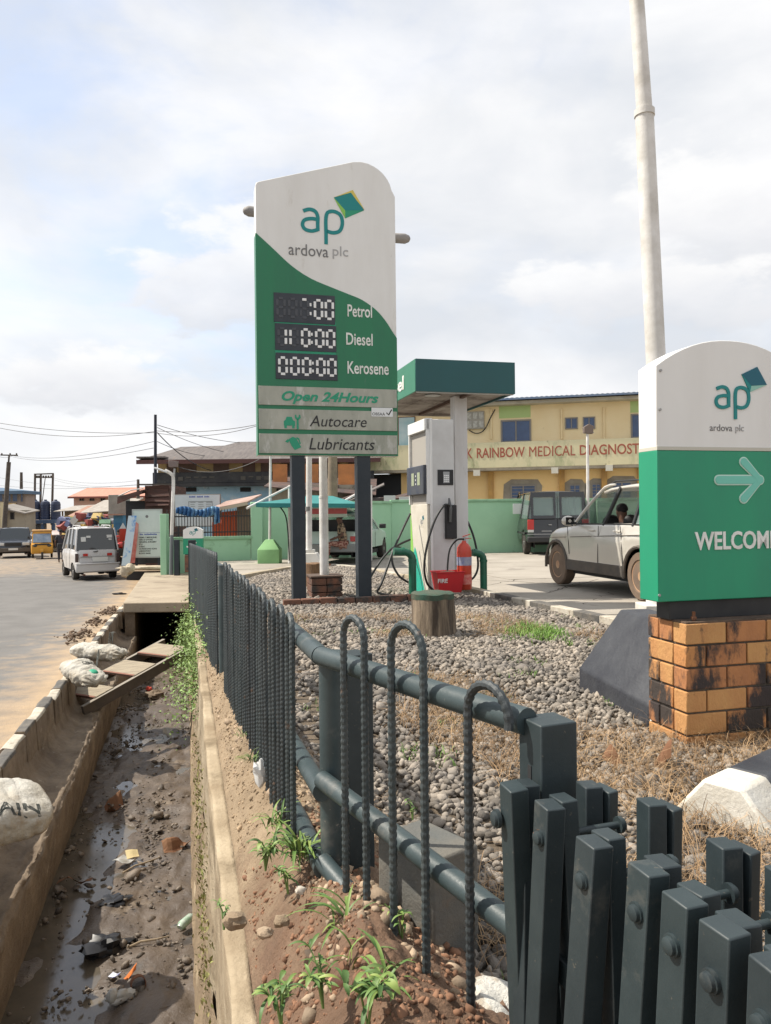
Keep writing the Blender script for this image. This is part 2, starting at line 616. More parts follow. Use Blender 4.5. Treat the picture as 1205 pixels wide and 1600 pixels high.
M_kw = mat('kerb_white', (.52, .48, .41), .88, (.36, .32, .25), 7, bump=.5, stain=((.22, .18, .13), 5, .56, .1))
M_kb = mat('kerb_black', (.07, .068, .065), .88, (.15, .135, .115), 7, bump=.5, stain=((.20, .17, .13), 6, .60, .1))
M_gravel = mat('gravel_stone', (.275, .235, .19), .9, (.15, .135, .12), 2.5, bump=.4, bscale=60, island=.55)
M_gravbed = mat('gravel_bed', (.17, .13, .09), .95, (.10, .078, .055), 18, bump=1, bscale=70)
M_straw = mat('dry_straw', (.36, .24, .13), .85, (.20, .125, .065), 3, island=.5)
M_green = mat('grass_green', (.10, .20, .035), .7, (.16, .26, .06), 4, island=.35)
M_leaf = mat('leaf_green', (.085, .175, .035), .55, (.14, .20, .05), 20, rnd=.45)
M_black = mat('matt_black', (.02, .02, .022), .7)

# =================================================================== ground, road
def terr(z):
    return z
bm = MB()
far = 2500
g = MB().add([(-far, -60, -2.75), (far, -60, -2.75), (far, far * 1.6, -2.75), (-far, far * 1.6, -2.75)], [(0, 1, 2, 3)])
struct(g.build('ground', M_dirt))

def road_fx(u, v):
    Y = 1.0 + 209 * v ** 2.2
    off = -1.47 - (34 + 30 * v) * u ** 1.6
    p = roadpt(off, Y, 1.85)
    if Y > 110:
        p.z = CZ - 1.85 - .0155 * 110
    bmp = .012 * fbm(p.x, p.y, .9, 3)
    return (p.x, p.y, p.z + bmp)
def road_blend(v):
    off = v[0] + .26 * v[1]
    d = -off - 1.5
    sand = math.exp(-max(d, 0) / .85) * .85
    if v[1] > 19:
        sand += min(.42, (v[1] - 24) * .05) if v[1] > 24 else 0
    sand += .08 * mnoise.noise(Vector((v[0] * .25, v[1] * .12, 3)))
    return max(0, min(1, sand)) * .9 + .05
struct(grid('road', road_fx, 90, 150, M_road, blend=road_blend))

# far earth on the right of the road, behind everything
def farr(u, v):
    Y = 23.3 + 190 * v ** 2
    px = float(np.interp(Y, [24, 30, 36, 49, 210], [203, 192, 176, 96, 96]))
    x = (px - 602) / FPX * Y
    return (x + u ** 1.5 * 160, Y, CZ - 1.72 - .018 * max(0, min(Y, 60) - 36) + .02 * fbm(x + u * 60, Y, .3))
struct(grid('dirt_ground', farr, 40, 40, M_dirt))

# =================================================================== drain
def drain_floor_fx(u, v):
    Y = 2.4 + 22 * v ** 1.35
    off = -1.16 + u * 1.26
    p = roadpt(off, Y, 2.8)
    s = fbm(p.x, p.y, 1.1, 2, 5) * .055 + fbm(p.x, p.y, 5, 4, 2) * .018
    s += .05 * abs(fbm(p.x * 1.2, p.y * .8, 2.3, 3, 9))
    low = math.exp(-((off + .82 + .12 * math.sin(Y * 1.3)) / .22) ** 2) * (1 if Y < 7.2 else .25)
    s += (off + .5) * .03 - low * .066
    return (p.x, p.y, p.z + s + .012)
df = struct(grid('drain_floor', drain_floor_fx, 90, 560, M_mud))
a, b, c, d = roadpt(-1.16, 2.4, 2.8), roadpt(.1, 2.4, 2.8), roadpt(.1, 24.4, 2.8), roadpt(-1.16, 24.4, 2.8)
struct(MB().add([a, b, c, d], [(0, 1, 2, 3)]).build('drain_water', M_water))

prof_l = [(-1.40, 1.80), (-1.385, 1.98), (-1.33, 2.12), (-1.22, 2.19), (-1.12, 2.20), (-1.05, 2.20), (-1.02, 2.24), (-1.03, 2.45), (-1.07, 2.7), (-1.1, 2.95)]
def drainl_fx(u, v):
    Y = 2.2 + 13.4 * v
    k = u * (len(prof_l) - 1)
    i = min(int(k), len(prof_l) - 2)
    t = k - i
    o = prof_l[i][0] * (1 - t) + prof_l[i + 1][0] * t
    h = prof_l[i][1] * (1 - t) + prof_l[i + 1][1] * t
    w = math.sin(math.pi * min(1, u * 1.02))
    o += w * (.016 * fbm(Y, u * 2, 1.3, 2, 3) + .016 * fbm(Y, u * 6, 7, 4, 5))
    h -= w * (.018 * fbm(Y, u * 3, 1.9, 2, 8) + .020 * fbm(Y, u * 7, 8, 4, 2))
    p = roadpt(o, Y, h)
    return tuple(p)
struct(grid('drain_left_wall', drainl_fx, 36, 260, M_drainwall))

# right wall of the drain: footing ledge, face, thin light top edge
def drainr_fx(u, v):
    Y = 1.4 + 14 * v
    pr = [(.02, 2.85), (.035, 2.62), (.05, 2.6), (.085, 2.55), (.095, 2.3), (.10, 1.9), (.105, 1.6), (.10, 1.27), (.105, 1.25), (.172, 1.25), (.178, 1.45)]
    k = u * (len(pr) - 1)
    i = min(int(k), len(pr) - 2)
    t = k - i
    o = pr[i][0] * (1 - t) + pr[i + 1][0] * t
    h = pr[i][1] * (1 - t) + pr[i + 1][1] * t
    r = .012 if u > .55 else .04 if u > .2 else .015
    o += r * fbm(Y, u * 3, 2.2, 4, 1)
    h += .01 * fbm(Y, u, 1.1, 3, 12)
    return tuple(roadpt(o, Y, h))
struct(grid('drain_right_wall', drainr_fx, 40, 240, M_wallface))
# earth washed down against the foot of that wall
def toe_fx(u, v):
    Y = 1.8 + 13.4 * v
    top = 2.05 + .35 * mnoise.noise(Vector((Y * .8, 2, 1)))
    o = .03 + .085 * u ** .8 + .02 * fbm(Y, u, 4, 3, 4)
    h = 2.68 * (1 - u) + top * u + .03 * fbm(Y, u * 2, 5, 3, 6)
    return tuple(roadpt(o - .01, Y, h))
struct(grid('earth_bank', toe_fx, 10, 240, M_soil, blend=lambda v: .15))

# kerb along the road: painted blocks, each a piece of the kerb
kerb = thing('drain_kerb', 'low broken kerb painted in black and white blocks along the open drain', 'kerb', (0, 0, 0))
ya = 3.0
i = 0
while ya < 16.9:
    L = .42 + .05 * random.random()
    skip = False
    if 10.2 < ya < 10.9 or 13.3 < ya < 13.6:
        skip = True
    if not skip:
        mb = MB()
        dx = random.uniform(-.012, .012); dz = random.uniform(-.012, .012)
        if ya > 15: dz -= .04; dx += .06
        vs = []
        for Y in (ya + .003, ya + L / 2, ya + L - .003):
            for o, h in ((-1.50, 2.1), (-1.49 + random.uniform(-.012, .012), 1.77), (-1.47, 1.752 + random.uniform(-.008, .008)), (-1.39, 1.75 + random.uniform(-.006, .012)),
                         (-1.375 + random.uniform(-.01, .01), 1.775), (-1.36, 2.1)):
                vs.append(roadpt(o + dx, Y, h + dz))
        fs = []
        for r_ in range(2):
            for q in range(5):
                mb_m = 1 if q == 4 or (q == 0 and ya > 5) else 0
                fs.append((r_ * 6 + q, r_ * 6 + q + 1, (r_ + 1) * 6 + q + 1, (r_ + 1) * 6 + q))
                mb.m.append(mb_m)
        fs += [tuple(range(6)), tuple(range(17, 11, -1))]
        ms_ = mb.m + [1, 1]
        mb.m = []
        mb.add(vs, fs)
        mb.m = ms_
        mb.build('kerb_block', [M_kw if i % 2 else M_kb, M_drainwall], kerb, bevel=.006)
    ya += L
    i += 1

# bridge slab over the drain
sl = MB()
o0, o1 = -1.27, .16
pts = []
n = 14
for Y in (15.3, 24.3):
    for h in (1.75, 1.95):
        for o in (o0, o1):
            q_ = roadpt(o, Y, 0); q_.z = CZ - h; pts.append(q_)
sl.add(pts, [(0, 1, 3, 2), (4, 6, 7, 5), (0, 4, 5, 1), (2, 3, 7, 6), (0, 2, 6, 4), (1, 5, 7, 3)])
struct(sl.build('bridge_slab', mat('slab_tan', (.36, .30, .22), .93, (.27, .22, .16), 1.3, bump=.6, bscale=18, stain=[((.16, .125, .09), 1.2, .55, .12), ((.10, .08, .06), 5, .66, .06)]), bevel=.02))
sb = MB()
for (o, w) in ((-1.25, .2), (-.02, .2)):
    pts = []
    for Y in (15.45, 24.2):
        for h in (1.955, 3.3):
            for q in (o, o + w):
                q_ = roadpt(q, Y, 0); q_.z = CZ - h; pts.append(q_)
    sb.add(pts, [(0, 1, 3, 2), (4, 6, 7, 5), (0, 4, 5, 1), (2, 3, 7, 6), (0, 2, 6, 4), (1, 5, 7, 3)])
struct(sb.build('bridge_abutment', M_drainwall))
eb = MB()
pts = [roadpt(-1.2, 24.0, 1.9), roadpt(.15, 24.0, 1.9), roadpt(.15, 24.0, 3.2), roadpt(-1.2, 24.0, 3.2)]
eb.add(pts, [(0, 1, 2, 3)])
struct(eb.build('drain_end_dark', M_black))  # black sheet: the darkness under the crossing is put in as colour

# =================================================================== bank between drain wall and fence
def bank_fx(u, v):
    Y = .5 + 14.6 * v ** 1.25
    xa = roadpt(.165, Y, 0).x
    xb = fence_x(Y) + .30
    if xb < xa + .25: xb = xa + .25
    z0 = CZ - 1.262 - .0155 * Y
    z1 = fence_gz(Y)
    x = xa + (xb - xa) * u
    t = (x - xa) / max(.12, fence_x(Y) - xa)
    s = min(1, t) ** .7
    z = z0 * (1 - s) + z1 * s
    if x > fence_x(Y) + .06:
        z -= (x - fence_x(Y) - .06) * .45
    w = min(1, u * 8)
    z += w * (.045 * fbm(x, Y, 2.2, 2, 1) + .026 * fbm(x, Y, 8, 5, 3) + .012 * abs(fbm(x, Y, 26, 3, 6)))
    return (x, Y, z)
def bank_red(v):
    return max(0, min(.75, (3.3 - v[1]) * .5)) + .04
struct(grid('bank_ground', bank_fx, 90, 620, M_soil, blend=bank_red))
BANK_M = mat('bank_stone', (.38, .29, .20), .9, (.26, .19, .13), 9, bump=.4, island=.35)
def bank_pt(u, v):
    return Vector(bank_fx(u, v))
ps = []
for _ in range(5200):
    v = random.random() ** 1.4
    u = random.uniform(.06, .9)
    if mnoise.noise(Vector((u * 3, v * 22, 1))) < -.02:
        continue
    ps.append(bank_pt(u, v))
ps = np.array([tuple(p) for p in ps])
o = stones('loose_bank_stones', ps, rng.gamma(2.0, .0034, len(ps)) + .003, BANK_M)
stuff(o, 'loose stones and clods on the earth strip beside the drain', 'stones')
ps = []
for _ in range(16000):
    v = random.random() ** 1.7; u = random.uniform(.03, .95)
    if mnoise.noise(Vector((u * 5, v * 30, 9))) < -.15: continue
    ps.append(tuple(bank_pt(u, v)))
ps = np.array(ps)
near_ = ps[:, 1] < 2.7
M_cl1 = mat('red_clod', (.25, .135, .08), .95, (.16, .08, .045), 9, island=.35)
M_cl2 = mat('tan_clod', (.34, .25, .16), .95, (.22, .155, .095), 9, island=.35)
for nm_, sel, m_, lb_ in (('red_earth_crumbs', near_, M_cl1, 'crumbs of red earth at the near end of the bank'), ('tan_earth_crumbs', ~near_, M_cl2, 'crumbs of tan earth along the farther bank')):
    q_ = ps[sel]
    stuff(stones(nm_, q_, rng.gamma(2.0, .0019, len(q_)) + .0018, m_), lb_, 'earth')

# =================================================================== apron
ap = MB()
pts = []
def site(s, t):
    return Vector((s * U.x + t * V.x, s * U.y + t * V.y))
vs, fs = [], []
for j in range(13):
    for (s,) in ((.19 if j > 3 else 1.1,), (36,)):
        q = site(s, 2 + j * 3)
        vs.append((q.x, q.y, pad_z(q.y) - .02))
for j in range(12):
    fs.append((2 * j, 2 * j + 1, 2 * j + 3, 2 * j + 2))
apron = struct(MB().add(vs, fs).build('apron', mat('joint_dirt', (.10, .085, .065), .95)))
GP = [(fence_x(.4) + .06, .4), (fence_x(6) + .06, 6), (fence_x(11) + .08, 11), (-3.0, 14.3), (-2.65, 15.8), (-2.15, 17.9), (-1.4, 19.0), (-.6, 17.8),
      (.33, 14.9), (1.30, 11.4), (2.3, 8.0), (3.3, 4.2), (4.4, .4)]
def raised(s, t, k=.0):
    q = site(s, t)
    return (q.x, q.y, pad_z(q.y) + k)
ss, tt = [.2, 3.0, 6.0, 9.0, 12.0, 15, 18, 21, 24, 27], [5.5, 8.2, 10.9, 13.6, 16.3, 19, 21.7, 24.4, 27.1, 29.8, 32.5]
for a0, a1 in zip(ss, ss[1:]):
    for b0, b1 in zip(tt, tt[1:]):
        cs = [site(x, y) for x in (a0, a1) for y in (b0, b1)]
        if all(inpoly(c.x, c.y, GP) for c in cs):
            continue
        if cs[0].y > 34 or (a0 < 1 and b0 < 11):
            continue
        g_ = .009
        dz = random.uniform(-.004, .004)
        vs = [raised(x, y, dz) for x, y in ((a0 + g_, b0 + g_), (a1 - g_, b0 + g_), (a1 - g_, b1 - g_), (a0 + g_, b1 - g_))]
        vs += [(x, y, z - .05) for x, y, z in vs]
        MB().add(vs, [(0, 1, 2, 3), (0, 4, 5, 1), (1, 5, 6, 2), (2, 6, 7, 3), (3, 7, 4, 0)]).build('pavement_slab', M_apron, apron)
# cracks in the slabs: thin dark open joints
cr = MB()
for (x0, y0, x1, y1) in ((735, 905, 860, 912), (800, 942, 935, 905), (860, 925, 905, 910), (760, 915, 840, 900), (905, 948, 960, 925)):
    A = Vector(XY(x0, 1)) ; 
    def gp(px, py):
        d_ = ray(px, py)
        Y = 8
        for _ in range(12):
            Y = (pad_z(Y) - CZ) / d_.z
        return Vector((d_.x * Y, Y, pad_z(Y) + .003))
    P0, P1 = gp(x0, y0), gp(x1, y1)
    n = 16
    L, Q = [], []
    side = (P1 - P0).cross(Vector((0, 0, 1))).normalized()
    for i in range(n + 1):
        p = P0.lerp(P1, i / n) + side * .14 * mnoise.noise(Vector((i * .5, x0, y0)))
        w = .009 * (1 - abs(i / n - .5)) + .002
        L.append(p + side * w); Q.append(p - side * w)
    for i in range(n):
        cr.add([L[i], L[i + 1], Q[i + 1], Q[i]], [(0, 1, 2, 3)])
cr.build('cracks', mat('crack_dark', (.06, .05, .04), .95), apron)

# gravel island
def grav_z(x, y):
    z = pad_z(y) + .03 + .018 * fbm(x, y, 1.6, 3, 2)
    return z
xs0, ys0 = -3.6, .4
me_v, me_f = [], []
NX, NY = 110, 200
idx = {}
for j in range(NY + 1):
    for i in range(NX + 1):
        x = -3.4 + 8.2 * i / NX; y = .4 + 18.8 * (j / NY) ** 1.2
        idx[i, j] = len(me_v)
        me_v.append((x, y, grav_z(x, y)))
for j in range(NY):
    for i in range(NX):
        q = [idx[i, j], idx[i + 1, j], idx[i + 1, j + 1], idx[i, j + 1]]
        c = sum((Vector(me_v[k]) for k in q), Vector()) / 4
        if inpoly(c.x, c.y, GP):
            me_f.append(tuple(q))
mbg = MB(); mbg.v = me_v; mbg.f = me_f; mbg.m = [0] * len(me_f)
struct(mbg.build('gravel_ground', M_gravbed, smooth=True, weld=False))
pos = []
cnt = 0
while len(pos) < 60000:
    # more stones near the camera, where each one shows
    y = .9 + 18 * random.random() ** 1.9
    x = random.uniform(-3.4, 4.4)
    if abs(x) > .55 * y + .3 or not inpoly(x, y, GP):
        continue
    d_ = mnoise.noise(Vector((x * 1.1, y * 1.1, 4)))
    if y < 5.5 and d_ < -.28 and random.random() < .8:
        continue
    pos.append((x, y, grav_z(x, y) + random.uniform(0, .022)))
pos = np.array(pos)
sz = .0065 + rng.gamma(2.0, .0036, len(pos)) + .0013 * pos[:, 1]
stuff(stones('gravel', pos, sz, M_gravel), 'grey and tan crushed stone spread over the planted island', 'gravel')

# dry straw and green tufts in the gravel
def blades(name, n, zone, m, lo, hi, wid, lean, label):
    P = []
    while len(P) < n:
        y = 1.0 + 8 * random.random() ** 1.5
        x = random.uniform(-1.5, 4)
        if inpoly(x, y, GP) and abs(x) < .55 * y + .2 and zone(x, y):
            P.append((x, y, grav_z(x, y) + .012))
    P = np.array(P)
    h = rng.uniform(lo, hi, n)
    bv = np.zeros((n, 7, 3))
    ln = rng.uniform(.3, 1.0, n) * lean
    for k, t in enumerate((0, .4, .75)):
        bend = ln * t ** 1.5
        for s_, sg in ((0, -1), (1, 1)):
            bv[:, k * 2 + s_, 0] = sg * wid * (1 - .6 * t)
            bv[:, k * 2 + s_, 1] = h * bend
            bv[:, k * 2 + s_, 2] = h * t * (1 - .55 * ln * t)
    bv[:, 6, 1] = h * ln
    bv[:, 6, 2] = h * (1 - .62 * ln)
    rot = np.stack([rng.uniform(-.3, .3, n), rng.uniform(-.3, .3, n), rng.uniform(0, 6.28, n)], 1)
    o = scatter(name, bv, [(0, 1, 3, 2), (2, 3, 5, 4), (4, 5, 6)], P, rot, np.ones((n, 3)), m)
    return stuff(o, label, 'grass')
def zone_dry(x, y):
    if abs(x - fence_x(y)) < .35 and y > 3: return False
    return mnoise.noise(Vector((x * 1.25 + 4, y * 1.0, 2))) + (.30 if (y < 4.0 and x > .45) else -.03) > .14
blades('dry_grass', 17000, zone_dry, M_straw, .05, .19, .0014, 1.7, 'dead straw coloured grass lying over the gravel')
blades('green_grass_patch', 1500, lambda x, y: ((x - 1.42) ** 2 / .07 + (y - 7.4) ** 2 / .35) * (1 + mnoise.noise(Vector((x * 9, y * 9, 1)))) < 1 - .8 * random.random(),
       mat('fresh_green', (.12, .26, .035), .6, (.20, .32, .06), 5, island=.3), .04, .12, .003, .8, 'bright green grass patch in the gravel beside the striped kerb')
def zone_green(x, y):
    return mnoise.noise(Vector((x * 2.3, y * 2.3, 7))) > .33 or (abs(x - 1.35) < .35 and abs(y - 7.4) < .5)
blades('green_grass', 2600, zone_green, M_green, .02, .065, .0028, .9, 'short green grass sprouting through the gravel')

# kerbs of the island
ik = thing('island_kerb', 'low concrete kerb with black and white painted top round the gravel island', 'kerb')
def kerb_run(P0, P1, n, paint, hh=.125, wd=.14):
    P0, P1 = Vector(P0), Vector(P1)
    for i in range(n):
        a_, b_ = P0.lerp(P1, (i + .006) / n), P0.lerp(P1, (i + .994) / n)
        q = MB()
        sd_ = Vector(((b_ - a_).y, -(b_ - a_).x)).normalized() * wd / 2
        vs = []
        for p in (a_, b_):
            z = pad_z(p.y)
            for o_, zz in ((-sd_, -.1), (-sd_, hh), (sd_, hh), (sd_, -.1)):
                vs.append((p.x + o_.x, p.y + o_.y, z + zz + random.uniform(-.003, .003)))
        q.add(vs, [(0, 1, 2, 3), (7, 6, 5, 4), (0, 4, 5, 1), (1, 5, 6, 2), (2, 6, 7, 3), (3, 7, 4, 0)])
        q.build('kerb_block', paint[i % len(paint)], ik, bevel=.01)
M_kstone = mat('kerb_bare', (.40, .34, .24), .9, (.27, .22, .15), 5, bump=.6, stain=((.55, .5, .42), 3, .55, .1))
M_kbrick = mat('kerb_brickish', (.38, .17, .09), .9, (.22, .10, .06), 6, bump=.6, stain=((.08, .06, .05), 3, .5, .12))
kerb_run((1.42, 11.2), (2.45, 7.6), 7, [M_kw, M_kb])
kerb_run((2.45, 7.6), (3.3, 4.3), 6, [M_kb, M_kw])
kerb_run((.40, 14.8), (1.42, 11.2), 6, [M_kstone])
kerb_run((-.55, 17.8), (.40, 14.8), 5, [M_kstone, M_kw], .1)
kerb_run((-1.35, 19.0), (-.55, 17.8), 2, [M_kw], .1)
kerb_run((-2.15, 17.95), (-1.35, 19.0), 2, [M_kbrick], .1)
kerb_run((-2.7, 15.8), (-2.15, 17.95), 3, [M_kstone])
kerb_run((-3.05, 14.2), (-2.7, 15.8), 2, [M_kstone])
# =================================================================== rebar fence
M_fp = mat('fence_paint', (.016, .026, .030), .5, (.026, .038, .042), 9, bump=.07, bscale=45, rnd=.12, stain=[((.10, .10, .09), 5, .58, .16), ((.17, .075, .04), 13, .70, .04), ((.09, .085, .07), 60, .64, .05)])
M_rb = mat('rebar_paint', (.024, .034, .038), .5, (.045, .055, .058), 12, bump=.2, bscale=90, rnd=.2, stain=[((.13, .075, .045), 10, .62, .08)])
M_rust = mat('rust', (.22, .085, .035), .9, (.10, .045, .025), 20, bump=.5)
M_pipe = mat('rail_paint', (.026, .043, .047), .45, (.046, .066, .070), 7, bump=.10, bscale=40, stain=[((.13, .13, .12), 4, .56, .14), ((.20, .085, .04), 9, .69, .03), ((.20, .19, .17), 50, .66, .05)])

def hairpin(h, w, r, ridged=True, cut=None, step=.0044, n=9):
    """upside-down U of ribbed bar, legs w apart, top at z = h, feet at z = 0"""
    pts = []
    rad = w / 2
    L = h - rad
    k = max(2, int(L / step))
    for i in range(k):
        pts.append((-rad, 0, L * i / k))
    ka = max(6, int(math.pi * rad / step))
    for i in range(ka + 1):
        t = math.pi - math.pi * i / ka
        pts.append((rad * math.cos(t), 0, L + rad * math.sin(t)))
    if cut is None:
        for i in range(1, k + 1):
            pts.append((rad, 0, L - L * i / k))
    else:
        pts.append((rad, 0, L - cut))
    mb = MB()
    if not ridged:
        mb.tube(pts, r, n)
        return mb
    # ribs run as slanted rings: every ring vertex is pushed out by its own phase
    P = [Vector(p) for p in pts]
    vs, fs = [], []
    kk = len(P)
    for i, p in enumerate(P):
        d = (P[min(i + 1, kk - 1)] - P[max(i - 1, 0)]).normalized()
        y = Vector((0, 1, 0))
        x = y.cross(d).normalized()
        s = i * step
        for j in range(n):
            t = 2 * math.pi * j / n
            ph = (s / .0176 + .5 * math.sin(t)) % 1.0
            rr = r * (.97 if ph < .5 else 1.15)
            if abs(math.cos(t)) > .95: rr = r * 1.16
            vs.append(p + (x * math.cos(t) + y * math.sin(t)) * rr)
    for i in range(kk - 1):
        for j in range(n):
            q = (j + 1) % n
            fs.append((i * n + j, i * n + q, (i + 1) * n + q, (i + 1) * n + j))
    fs.append(tuple(range(n))); fs.append(tuple((kk - 1) * n + j for j in range(n)))
    mb.add(vs, fs)
    return mb

BR = .0091
def ribs(name, mb):
    me = mb.mesh(name, M_rb, smooth=False, weld=False)
    me.shade_smooth(); me.set_sharp_from_angle(angle=R(30))
    return me
bar_near = ribs('bar', hairpin(.84, .10, BR))
bar_far = hairpin(.84, .10, BR, ridged=False, n=6, step=.03).mesh('bar', M_rb, smooth=True)

fence = thing('rebar_fence', 'dark green fence of ribbed reinforcing bars bent into hairpins beside the drain', 'fence')
ang = math.atan2(1, -.289)     # direction of the run
dirv = Vector((math.cos(ang), math.sin(ang)))
def set_bar(me, Y, x=None, rz=ang, zt=None, off=-.042, tilt=0.0):
    x = fence_x(Y) if x is None else x
    nrm = Vector((math.sin(rz), -math.cos(rz)))
    p = Vector((x, Y)) - nrm * -off * 1.0
    gz = fence_gz(Y) - .06
    top = zt if zt is not None else CZ - .33
    inst('bar', me, fence, (p.x, p.y, gz), (tilt, random.uniform(-.012, .012), rz), (1, 1, (top - gz) / .84))
Yb = 2.50
k = 0
while Yb < 5.2:
    set_bar(bar_near, Yb + random.uniform(-.008, .008), zt=CZ - .326 + random.uniform(-.008, .008), tilt=random.uniform(-.01, .01))
    Yb += .203
    k += 1
# rails and posts of the long run
def rail(Y0, Y1, h0, h1, r, name='rail', par=None, x0=None, x1=None):
    mb = MB()
    a = Vector((fence_x(Y0) if x0 is None else x0, Y0, CZ - h0)); b = Vector((fence_x(Y1) if x1 is None else x1, Y1, CZ - h1))
    pts = [a.lerp(b, i / 12) for i in range(13)]
    mb.tube(pts, r, 16)
    return mb.build(name, M_pipe, par or fence, smooth=True)
rail(2.2, 5.35, .41, .41, .028)
rail(2.2, 5.35, .80, .84, .028)
rail(2.2, 5.35, 1.02, 1.08, .028)
def post_round(x, Y, top, gz, r=.038, par=None):
    mb = MB()
    mb.cyl((x, Y, gz - .1), (x, Y, CZ - top), r, r, 20)
    return mb.build('post', M_pipe, par or fence, smooth=True)
post_round(-.163, 2.24, .405, fence_gz(2.24), .037)
MB().bx(-.045, .045, -.045, .045, 0, .80).build('post', M_fp, fence, bevel=.003, loc=(-.105, 2.30, CZ - 1.22)).rotation_euler = (0, 0, .6)
post_round(fence_x(5.35), 5.35, .40, fence_gz(5.35), .036)
# near angled panel
A2, B2 = Vector((-.19, 2.2)), Vector((.27, 1.49))
d2 = (B2 - A2).normalized()
rz2 = math.atan2(d2.y, d2.x)
rail(2.2, 1.49, .41, .41, .027, x0=-.19, x1=.27)
rail(2.2, 1.49, .765, .83, .026, x0=-.19, x1=.27)
rail(2.2, 1.49, 1.00, 1.16, .026, x0=-.19, x1=.27)
n2 = Vector((math.sin(rz2), -math.cos(rz2)))      # towards the camera side
if n2.y > 0: n2 = -n2
def near_bar(px0, px1, ytop, ybot, cut=None):
    def on(px):
        d_ = ray(px, 1100)
        o_ = A2 + n2 * .042
        # intersect
        det = d_.x * (-d2.y) + d2.x * 1.0
        t = (o_.x * (-d2.y) + d2.x * o_.y) / det
        return Vector((d_.x * t, t))
    p0, p1 = on(px0), on(px1)
    c = (p0 + p1) / 2
    w = (p1 - p0).length
    zt = CZ - (ytop - 799) / FPX * c.y
    zb = CZ - (ybot - 799) / FPX * c.y
    me = ribs('bar', hairpin(zt - zb, w, BR, cut=cut))
    inst('bar', me, fence, (c.x, c.y, zb), (0, 0, rz2))
near_bar(538, 570, 964, 1490)
near_bar(612, 662, 975, 1600)
near_bar(731, 795, 1071, 1700, cut=.012)

# second, farther panel
fence2 = thing('rebar_fence', 'farther panel of thin dark bars ending at a square post by the concrete crossing', 'fence')
fs_ = fence
fence_sw = fence
Yb = 6.0
while Yb < 12.1:
    x = fence_x(Yb)
    gz = fence_gz(Yb) - .15
    top = CZ - .31 - .025 * (Yb - 6)
    me = bar_near if Yb < 7.2 else bar_far
    inst('bar', me, fence2, (x - .04, Yb, gz), (0, random.uniform(-.01, .01), ang), (1, 1, (top - gz) / .84))
    Yb += .212
for h in (.42, .80, 1.15):
    mb = MB()
    mb.tube([(fence_x(5.9), 5.9, CZ - h), (fence_x(12.2), 12.2, CZ - h - .17)], .030, 12)
    mb.build('rail', M_pipe, fence2, smooth=True)
post_round(fence_x(5.85), 5.85, .39, fence_gz(5.85), .036, fence2)
MB().bx(-.06, .06, -.06, .06, -1.15, 0).build('post', M_fp, fence2, bevel=.004, loc=(fence_x(12.2), 12.2, CZ - .41)).rotation_euler = (0, 0, SITE)
MB().bx(-.10, .10, -3.1, 3.1, -.45, .0).build('footing', M_conc_w, fence2, bevel=.01, loc=(fence_x(9.1) + .08, 9.1, CZ - 1.30)).rotation_euler = (.025, 0, ang - math.pi / 2)

# grey painted concrete block behind the near rails and lime-washed footing by the corner post
M_blk = mat('grey_painted_block', (.10, .105, .10), .85, (.17, .15, .12), 4, bump=.5, stain=((.20, .14, .09), 5, .56, .1))
o = MB().bx(-.11, .11, -.08, .08, 0, .33).build('concrete_block', M_blk, bevel=.008, loc=(.10, 2.02, CZ - 1.19))
o.rotation_euler = (0, 0, rz2 + .1)
tag(o, 'square grey painted concrete block behind the near fence rails', 'block')
mb = MB()
mb.ball((.225, 1.70, CZ - 1.17), (.13, .12, .10), 26, 16, .22, 4)
o = mb.build('concrete_footing', mat('limewashed_concrete', (.55, .50, .42), .95, (.36, .28, .19), 3.5, bump=1, bscale=50, stain=((.7, .68, .62), 5, .52, .06)), smooth=True)
tag(o, 'rough lime washed concrete lump at the foot of the corner post', 'concrete footing')

# =================================================================== heavy corner post and slatted barrier
barrier = thing('slatted_barrier', 'heavy dark green barrier of bolted square steel slats with a square corner post', 'barrier')
cp = MB()
w_ = .040
o = MB().bx(-w_, w_, -w_, w_, -1.0, 0).build('corner_post', M_fp, barrier, bevel=.003, loc=(.308, 1.482, CZ - .402))
o.rotation_euler = (0, 0, R(21))
# open slot on the left face of the post
s_ = MB().bx(-w_ - .0015, -w_ + .002, -.006, .006, -.33, -.085)
q = s_.build('slot', M_black, barrier, loc=(.308, 1.482, CZ - .402)); q.rotation_euler = (0, 0, R(21))
D = Vector((.315, -.949))            # run of the barrier
Nn = Vector((.949, .315))            # across it
near0 = Vector((.243, 1.40))
def slat(par, c, top, lean, w=.054, t=.028, turn=0.0, L=.78, side=0.0):
    o = MB().bx(-t / 2, t / 2, -w / 2, w / 2, -L, 0).build('slat', M_fp, par, bevel=.0025, loc=(c.x, c.y, top))
    o.rotation_euler = (lean, side, math.atan2(-D.x, D.y) + math.pi + turn)
    return o
def bolt(par, a, b, r=.0065, head=.0145):
    a, b = Vector(a), Vector(b)
    d = (b - a).normalized()
    mb = MB().cyl(a, b, r, r, 10)
    o = mb.build('bolt', M_fp, par, smooth=True)
    for p, s in ((a, -1), (b, 1)):
        h = MB().tube([p - d * s * .004, p + d * s * .003, p + d * s * .0031, p + d * s * .008, p + d * s * .010], [head, head, head * .8, head * .75, head * .45], 12)
        h.build('bolt_head', M_fp, o, smooth=True)
    return o
rows = [(770, 825, 1226), (832, 876, 1251), (896, 950, 1311), (975, 1040, 1356), (1027, 1100, 1402), (1090, 1160, 1452), (1172, 1240, 1512)]
